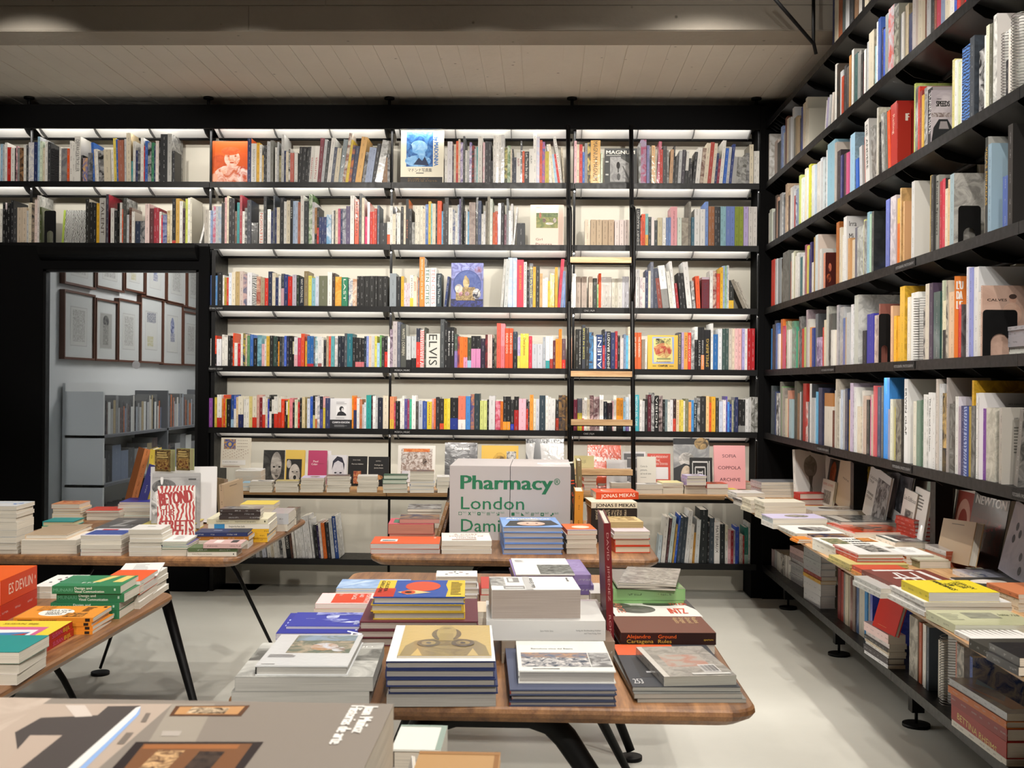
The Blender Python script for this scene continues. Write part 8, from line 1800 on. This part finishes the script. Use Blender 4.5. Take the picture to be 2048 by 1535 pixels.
C(1800, 1938, 1200, 1139, "12,dcdad6 16,7a3a2e/pd4ccc0/Aaline/q0", 'brown with white geometric lines')
z = S(CZ, (1850, 1232), (2024, 1232), '=0.28', "10,dcdad6/g 9,dcdad6 9,dcdad6", 'white, under the yellow-covered book', 'softcover_book')
S(z, (1858, 1203), (2000, 1203), 1160, "19,e2cc2e/pc8c4c0/Ajuergen", 'with bright yellow cover and black handwritten capitals', 'softcover_book')
C(1908, 2080, 1267, 1220, "18,c6c8a0/g/pb8b8a8/Asuite", 'broad, pale green, film-wrapped, at the counter edge')
C(1976, 2110, 1303, '=0.2', "9,e2e0dc/Aspikes", 'white with a row of brown spikes')
C(1996, 2120, 1326, '=0.16', "20,37352f", 'dark olive with rough edge beside the black boxes')
C(2037, 2120, 1352, '=0.16', "18,1c1c1e/g 18,1c1c1e/g", 'of black wrapped boxes at the frame edge')
C(1962, 2092, 1170, 1138, "10,c4c4c6/g/Apeople", 'grey with small photos behind the yellow-covered book')
C(1987, 2112, 1203, 1155, "13,d0ccc4 2,34332f/Amoon", 'dark with pale moon disc at the frame edge')
C(2036, 2140, 1224, '=0.2', "9,d8ccb4 9,d8ccb4 9,d8ccb4 9,c87a50", 'cream and orange at the frame edge')
# small upright paperbacks standing in the corner of the side counter
for k, (u, c, nm) in enumerate(((1526, 'd0705a', 'salmon'), (1532, 'c8503a', 'red orange'), (1540, 'd8582a', 'bright orange'), (1547, '5a3a78', 'purple'), (1553, 'd0d0d4', 'white'), (1558, '2c3440', 'black'), (1563, 'b8c0cc', 'silver'))):
    stand(CZ, (u, 974), 6, 937, c, 0.12, f'small {nm} paperback standing in the counter corner behind silver magazines', 0, None, 0, c, False)
# ---- side counter: covers shown face out, most of them leaning on the side wall
def GW(u0, u1, top, X, art, col, where, lean=8, t=0.012, roll=0.0, gloss=False, z=None):
    z = CZ if z is None else z
    y0, zt0 = on_x(u0, top, X); y1 = on_x(u1, top, X)[0]
    W = y0 - y1; H_ = (zt0 - z) / math.cos(math.radians(lean))
    lift = W / 2 * abs(math.sin(math.radians(roll)))
    m = (Matrix.Translation((X - 0.5 * t, (y0 + y1) / 2, z + 0.002 + lift)) @ Matrix.Rotation(-math.pi / 2, 4, 'Z')
         @ Matrix.Rotation(math.radians(roll), 4, 'Y') @ Matrix.Rotation(math.radians(90 - lean), 4, 'X'))
    o = flat_book('display_book', W, H_, t, rgb(hexof(col)), None, 'L', True, gloss, (0, 0, 0), (0, 0, 0), ART.get(art))
    o.matrix_world = m
    return tag(o, where, 'book', 'books shown face out')


G(CZ, (1588, 1001), (1648, 1000), 899, 'urn', 'e2e2e0', 'white cover with stone egg on a stem in the shelving corner', 5, 0.03)
GW(1647, 1676, 906, 1.68, 'figureorange', 'd8d4ce', 'dark cover with orange figure beside the stone egg cover')
GW(1646, 1670, 957, 1.60, 'redtitle', 'dad8d2', 'small white cover with red title below the orange figure')
GW(1673, 1690, 934, 1.68, 'tan_letter', '9a8c74', 'narrow grey brown cover beside the beige one')
GW(1674, 1704, 918, 1.62, 'vaine', 'cfbfac', 'beige plain cover leaning against the first side upright', roll=7)
GW(1722, 1752, 922, 1.68, 'perfume', 'd6aa30', 'mustard yellow cover with black condensed title behind the road photo')
GW(1732, 1772, 944, 1.61, 'california', 'd8d8d6', 'white cover with black and white road photo leaning sideways', roll=8)
GW(1766, 1792, 934, 1.67, 'bluering', 'd0d0d4', 'pale cover with grey rings leaning behind the road photo', roll=7)
GW(1790, 1815, 934, 1.66, 'darkcar', '2a2c30', 'dark blue grey magazine leaning beside the ringed cover', roll=7)
GW(1803, 1828, 981, 1.60, 'los', 'dcdad4', 'cream cover with small ruin photo on the side counter', roll=4)
GW(1824, 1852, 977, 1.61, 'textwhite', 'd6d4d0', 'off-white cover with lines of text beside the ruin photo', roll=3)
GW(1848, 1874, 945, 1.69, 'mint', 'bccfc0', 'mint green cover behind the second side upright')
GW(1888, 1908, 962, 1.68, 'blankwhite', 'b0a8a4', 'grey page block standing beside the red-ringed cover', 5, 0.03)
GW(1906, 1945, 966, 1.67, 'redframe', 'dcdad6', 'white-bordered cover with red ring picture beside the black portrait book')
GW(1946, 2016, 974, 1.66, 'newton', '2c2c2c', 'black cover with large white capitals on the side counter', 10, 0.025, gloss=True)
GW(1895, 1962, 1040, 1.57, 'tan_letter', 'b0936c', 'kraft brown book standing before the black capitals cover', 12, 0.03, roll=-4)
GW(2010, 2090, 1020, 1.62, 'walkers', 'b4b2bc', 'lilac grey cover with walking people at the frame edge', 12, 0.016, roll=6)
# ---- low side shelf: piles
S(ZLOW, (1606, 1174), (1637, 1174), '=0.26', "8,b0b0b2/g 8,a8a8aa/g 8,b4b4b6/g 8,a8a8aa/g 8,b0b0b2/g 8,b4b4b6/g 9,8a7a78/g 14,d0b0ac/g", 'of wrapped silver books, low side shelf')
S(ZLOW, (1641, 1217), (1672, 1217), '=0.3', "24,b8b8bc/g/h/pd0ccc8 24,c0c0c2/g/h/pd0ccc8 7,c89a40/pd0c0a8 8,8a3a34 14,b0b0b4/g/h/pd0ccc8 13,a8acac/g/h/pd0ccc8 18,a0a4a4/g/h/pd0ccc8", 'of thick wrapped hardbacks, low side shelf')
z = S(ZLOW, (1777, 1337), (1812, 1337), '=0.28', "7,c8c8ca 13,3a3438/h 6,d8d4ce 6,c8b8a0 7,2e2c2c 10,d0c8c4 18,d8b4b0/g", 'with pale pink top on the low side shelf')
x_, y_ = on_z(1777, 1262, z)
G(z, (1752, 1256), (1798, 1272), 1199, 'redplain', 'bf2c1e', 'plain bright red book propped on the pale pink pile', 14, 0.02, roll=6)
S(ZLOW, (2014, 1532), (2070, 1532), '=0.42', "14,d8d4cc/h 34,9c2018/h/sL/Tbettina/x9c2018/pd8d0c4 26,8a1e1a/h/sL/x8a1e1a/pd8d0c4 15,c86a24/h 16,8a8c96/g/Adune", 'of red tomes on low side shelf')
G(ZLOW, (1733, 1268), (1757, 1262), 1186, 'howild', '1f1f21', 'black cover with huge vertical white letters on the low side shelf', 3, 0.02)
# a low pile lying on the fourth side shelf before the face-out portrait
S3(ZS[3], XL + 0.15, 3.47, 0.20, 0, '=0.16', "9,c8c8c0 9,c4c4bc 20,8a8c94/g 14,80828a/g 8,8c8e94/g".split(), 'of wrapped grey booklets on the fourth side shelf')

# ---- bookends: a folded steel sheet with an arched cut-out
def bookend(x, y, z, w, h, label):
    pts = []
    r = 0.012
    for cx, a0 in ((w / 2 - r, 0), (-w / 2 + r, 90)):
        for k in range(5):
            a = math.radians(a0 + 22.5 * k); pts.append((cx + r * math.cos(a), h - r + r * math.sin(a)))
    ww, hh = w * 0.27, h * 0.30
    pts += [(-w / 2, 0), (-ww, 0), (-ww, hh)] + [(-ww * math.cos(math.radians(20 * k)), hh + ww * math.sin(math.radians(20 * k))) for k in range(1, 9)] + [(ww, hh), (ww, 0), (w / 2, 0)]
    m = MB(); m.extrude([(p, q) for p, q in pts], ((0, 0, 0), (1, 0, 0), (0, 0, 1), (0, 1, 0)), 0.002)
    m.extrude([(-ww * 0.92, 0.0), (ww * 0.92, 0.0), (ww * 0.92, 0.002), (-ww * 0.92, 0.002)], ((0, 0, 0), (1, 0, 0), (0, 0, 1), (0, 1, 0)), 0.10)
    o = m.build('bookend', M['black'], None, (x, y, z))
    return tag(o, label, 'bookend', 'steel bookends')
for u0, u1, v0, r, uc, lab in ((1966, 2035, 619, 3, 1962, 'black arched bookend before the pinkish portrait cover'), (1917, 1962, 411, 2, 1903, 'black arched bookend before the grey cover on the third side shelf'),
                           (1758, 1781, 627, 3, 1757, 'black arched bookend before the brown book on the fourth side shelf')):
    yy = on_x(uc, v0, XL + 0.008)[0] - 0.020
    xa, xb = on_y(u0, v0, yy)[0], on_y(u1, v0, yy)[0]
    bookend((xa + xb) / 2, yy, ZS[r], xb - xa, on_y(u0, v0, yy)[1] - ZS[r], lab)
xa, za = on_y(89, 421, 7.39); xb, _ = on_y(112, 421, 7.39)
bookend((xa + xb) / 2, 7.39, ZS[1], xb - xa, za - ZS[1], 'black arched bookend before the olive green book over the window')
# covers that show beyond their neighbours on the side shelves
def side_cover(u0, u1, vt, r, art, col, label, t=0.02):
    yy = on_x(u0, vt, XL + 0.008)[0] - 0.004
    xa, xb = on_y(u0, vt, yy)[0], min(XW - 0.06, on_y(u1, vt, yy)[0])
    h = min(0.385, on_y(u0, vt, yy)[1] - ZS[r])
    o = flat_book('display_book', xb - xa, h, t, rgb(hexof(col)), None, 'L', True, False, ((xa + xb) / 2, yy, ZS[r]), (math.radians(90), 0, 0), ART.get(art))
    return tag(o, label, 'book', 'books shown face out')
ART['speeds'] = [('n', 0, 0, 1, 1, '9a9298', 'b8b0b4', 0.4), ('n', 0, 0.5, 1, 0.58, '6a5a58', 'a8a0a0', 3), ('p', [(0, 0), (0.1, 0.3), (0.35, 0.46), (0.75, 0.46), (1, 0.28), (1, 0)], '24262a'), ('p', [(0.35, 0.28), (0.42, 0.42), (0.72, 0.42), (0.82, 0.28)], '8a8486'),
                 ('t', 'SPEEDS', 0.22, 0.70, 0.10, '1e1e1e', 0.62, 0, 0.04), ('l', 0.24, 0.83, 0.5, 0.85, 1, '6a6268')]
ART['railif'] = [('r', 0, 0, 1, 1, '9c241c'), ('t', 'IF', 0.6, 0.72, 0.12, 'dcd0c8', 0.24, 0, 0.05)]
ART['irra'] = [('r', 0, 0, 1, 1, 'e4e4e4'), ('t', 'Irra', 0.1, 0.86, 0.08, '4a4a4a', 0.3), ('t', 'Mi', 0.1, 0.66, 0.09, '4a4a4a', 0.18)]
ART['agata'] = [('r', 0, 0, 1, 1, '4a1c18'), ('E', 0.4, 0.6, 0.14, 0.12, 'd8785a', '4a1c18'), ('E', 0.3, 0.3, 0.2, 0.12, 'c8643c', '3a1614')]
ART['amplitude'] = [('r', 0, 0, 1, 1, 'b2ada5'), ('t', 'AMPLITUDE N1', 0.36, 0.84, 0.028, '4a4a46', 0.4), ('l', 0.36, 0.4, 0.75, 0.76, 9, '6a6862')]
ART['waplington'] = [('r', 0, 0, 1, 1, 'dcdada'), ('t', 'NICK WAPLINGTON', 0.5, 0.86, 0.022, '8a8a8a', 0.3)]
ART['lud'] = [('r', 0, 0, 1, 1, 'd87a34'), ('t', "L'U", 0.15, 0.84, 0.10, 'e8e0d8', 0.5, 0, 0.06), ('t', 'DA', 0.15, 0.72, 0.10, 'e8e0d8', 0.45, 0, 0.06), ('t', 'LE', 0.15, 0.60, 0.10, 'e8e0d8', 0.45, 0, 0.06)]
side_cover(1862, 1905, 181, 1, 'speeds', '9a9298', 'grey cover with old car and black slanted title on the second side shelf', 0.006)
side_cover(1795, 1822, 207, 1, 'railif', '9c241c', 'dark red cover with white gothic letters on the second side shelf', 0.004)
side_cover(1693, 1742, 434, 2, 'irra', 'e4e4e4', 'white cover with thin grey letters on the third side shelf', 0.004)
side_cover(1651, 1673, 506, 2, 'agata', '4a1c18', 'dark red night photo cover on the third side shelf', 0.004)
side_cover(1962, 2060, 571, 3, 'calves', 'c8a898', 'pinkish cover with bare-shouldered person wearing a headband', 0.012)
side_cover(1909, 1934, 552, 3, 'lud', 'd87a34', 'orange cover with white capitals on the fourth side shelf', 0.004)
side_cover(2003, 2070, 814, 4, 'amplitude', 'b2ada5', 'taupe cover with list of names on the fifth side shelf', 0.004)
side_cover(1958, 2075, 785, 4, 'waplington', 'dcdada', 'white cover with tiny grey title on the fifth side shelf', 0.004)

# ================================================================== section signs on the lips
def lip_sign(u0, u1, v, txt, wall, r, lab):
    z = (ZS[r] if r < 5 else ZLOW) - 0.018
    m = MB(); tm = MB()
    if wall == 'rear':
        x0, x1 = on_y(u0, v, YL)[0], on_y(u1, v, YL)[0]
        w = x1 - x0 + 0.02
        m.box(-w / 2, w / 2, -0.002, 0, -0.013, 0.013)
        o = m.build('section_sign', M['black'], None, ((x0 + x1) / 2, YL - 0.0035, z))
        add_text(tm, txt, (-(x1 - x0) / 2, -0.0027, -0.006), (1, 0, 0), (0, 0, 1), 0.012, rgb('a8a8a8'), x1 - x0)
    else:
        y0, y1 = on_x(u0, v, XL)[0], on_x(u1, v, XL)[0]
        w = abs(y1 - y0)
        m.box(-w / 2, w / 2, -0.002, 0, -0.013, 0.016)
        o = m.build('section_sign', M['black'], None, (XL - 0.0035, (y0 + y1) / 2, z), (0, 0, -math.pi / 2))
        add_text(tm, txt, (-w * 0.45, -0.0027, -0.006), (1, 0, 0), (0, 0, 1), 0.011, rgb('9a9a9a'), w * 0.9)
    tag(o, lab, 'sign', 'section signs')
    tm.build('lettering', M['card'], o)
for u0, u1, v, t, r, lab in ((417, 446, 612, 'HISTORIA | HISTORY', 2, 'black history section sign on the third rear shelf lip'), (417, 446, 736, 'ENSAYO | ESSAY', 3, 'black essay section sign on the fourth rear shelf lip'),
                             (789.5, 820, 740, 'MÚSICA | MUSIC', 3, 'black music section sign on the fourth rear shelf lip'), (789.5, 820, 861, 'MÚSICA | MUSIC', 4, 'black music section sign on the fifth rear shelf lip'),
                             (1168, 1189, 619, 'CINE | FILM', 2, 'black film section sign on the third rear shelf lip'), (1167, 1188, 865, 'CINE | FILM', 4, 'black film section sign on the fifth rear shelf lip')):
    lip_sign(u0, u1, v, t, 'rear', r, lab)
for u0, u1, v, r, lab in ((1793, 1833, 519, 2, 'black photography sign on the third side shelf lip'), (1789, 1832, 728, 3, 'black photography sign on the fourth side shelf lip, longer one'),
                          (1644, 1671, 736, 3, 'black photography sign on the fourth side shelf lip, near the corner'), (1635, 1661, 897, 4, 'black photography sign on the fifth side shelf lip, near the corner'),
                          (1786, 1826, 933, 4, 'black photography sign on the fifth side shelf lip, middle one'), (2027, 2070, 984, 4, 'black photography sign on the fifth side shelf lip, at the frame edge')):
    lip_sign(u0, u1, v, 'FOTOGRAFÍA | PHOTOGRAPHY', 'side', r, lab)

# ================================================================== gallery behind the glass: framed drawings and a bookcase added for the reflected shelves
def framed(u0, u1, v0, v1, kind, lab, k):
    ya, yb = on_x(u0, 650, GX + 0.03)[0], on_x(u1, 650, GX + 0.03)[0]
    um = (u0 + u1) / 2; ym = (ya + yb) / 2
    zt, zb = EYE + ym * ray(um, v0)[2] / ray(um, v0)[1], EYE + ym * ray(um, v1)[2] / ray(um, v1)[1]
    W, Hh = abs(yb - ya), zt - zb
    o = empty('framed_drawing', (GX + 0.002, ym, zb), lab, 'picture', 'framed drawings in the gallery')
    fw, fd = 0.016, 0.04
    m = MB()
    m.box(0, fd, -W / 2, -W / 2 + fw, 0, Hh); m.box(0, fd, W / 2 - fw, W / 2, 0, Hh); m.box(0, fd, -W / 2 + fw, W / 2 - fw, 0, fw); m.box(0, fd, -W / 2 + fw, W / 2 - fw, Hh - fw, Hh)
    m.build('frame', M['frame_wood'], o)
    m = MB(); m.face([(0.024, -W / 2 + fw, fw), (0.024, W / 2 - fw, fw), (0.024, W / 2 - fw, Hh - fw), (0.024, -W / 2 + fw, Hh - fw)], rgb('c8c8c4')); m.build('mount', M['card'], o)
    m = MB()
    sh = [('r', 0.22, 0.18, 0.80, 0.80, 'b4b2ac'), ('r', 0.235, 0.195, 0.785, 0.785, 'c6c4be')]
    if kind == 1: sh += [('n', 0.3, 0.25, 0.72, 0.75, 'c6c4be', '9a9892', 3)]
    if kind == 2: sh += [('r', 0.235, 0.195, 0.785, 0.785, 'a4a29c'), ('E', 0.5, 0.66, 0.14, 0.1, '3a3a3c', '7a7874'), ('n', 0.36, 0.25, 0.62, 0.6, 'a4a29c', '74726c', 3)]
    if kind == 3: sh += [('n', 0.3, 0.62, 0.72, 0.78, 'c6c4be', '24305a', 5), ('n', 0.32, 0.24, 0.6, 0.4, 'c6c4be', 'a8a060', 4)]
    if kind == 4: sh += [('E', 0.5, 0.6, 0.1, 0.16, '3a4474', 'a8acc0'), ('n', 0.4, 0.36, 0.62, 0.5, 'c6c4be', '4a5484', 4)]
    draw(m, sh, W - 2 * fw, Hh - 2 * fw, (0.0245, -W / 2 + fw, fw), (0, 1, 0), (0, 0, 1), 0.0004)
    m.build('drawing', M['card'], o)
FR = [(126, 188, 584, 719, 1, 'framed pale sketch, first of the lower row seen through the glass'), (190, 234, 599, 722, 2, 'framed drawing of a dark head, second of the lower row through the glass'),
      (235, 280, 600, 724, 1, 'framed faint drawing between dark head and ink blot through the glass'), (280, 325, 594, 726, 3, 'framed ink blot drawing in the lower row through the glass'),
      (325, 365, 603, 730, 4, 'framed drawing of a standing blue figure through the glass'), (366, 398, 624, 731, 1, 'framed drawing last in the lower row through the glass'),
      (126, 189, 480, 573, 1, 'framed drawing with greenish mount, upper row through the glass'), (191, 246, 486, 580, 1, 'framed drawing second in the upper row through the glass'), (248, 288, 492, 584, 3, 'framed small sketch in the upper row through the glass'),
      (289, 331, 500, 598, 4, 'framed bluish drawing in the upper row through the glass'), (332, 372, 506, 610, 1, 'framed wide bluish drawing in the upper row through the glass'), (373, 400, 512, 618, 1, 'framed drawing last in the upper row through the glass')]
for k, f in enumerate(FR):
    framed(*f, k)
gb = empty('reflection_bookcase', (GX + 0.02, 9.4, 0), 'low grey bookcase added behind the glass to stand in for reflected bookshelves', 'bookcase')  # added behind the pane in place of shelves mirrored in the glass
m = MB(); m.box(0, 0.02, -1.3, 3.0, 0.0, 1.36); m.build('back_panel', M['white'], gb)
for zsh in (0.14, 0.62, 0.98):
    m = MB(); m.box(0.02, 0.30, -1.3, 3.0, zsh - 0.02, zsh); m.build('shelf', M['gcase'], gb)
for yy in (-1.3, 0.1, 1.5, 2.97):
    m = MB(); m.box(0.02, 0.30, yy, yy + 0.03, 0, 1.3); m.build('upright', M['white'] if yy < 0 else M['gcase'], gb)
rr = random.Random(5)
gm = MB()
tones = ['8a8a8a', 'b0b0ae', '5a5a5c', 'c8c4bc', '3a3a3c', '9aa0a8', 'a89878', '6a5a58', 'd0d0cc', '7a8498', 'b86a40']
for zsh, n in ((0.14, 60), (0.62, 26), (0.98, 64)):
    y = 8.15
    for k in range(n):
        t = rr.uniform(0.02, 0.055) if zsh != 0.62 else rr.uniform(0.10, 0.18)
        h = rr.uniform(0.18, 0.29)
        if y + t > 12.3: break
        bdd = dict(t=t, h=h, d=0.17, hard=True, seed=rr.random(), col=rgb(tones[rr.randrange(len(tones))]), inkcol=rgb('d0d0d0'), inkcol2=(0, 0, 0), ink=1, side=rgb('8a8a8a'), side2=rgb('6a6a6a'), sink=0, page=PAGE, split=None)
        upright_mesh(gm, bdd, (GX + 0.27, y + t / 2, zsh), 0, math.pi / 2)
        y += t + 0.002
o = gm.build('reflection_book', [M['card'], M['pages']])
tag(o, 'rows of books added behind the glass to stand in for reflected ones', None, None, 'stuff')
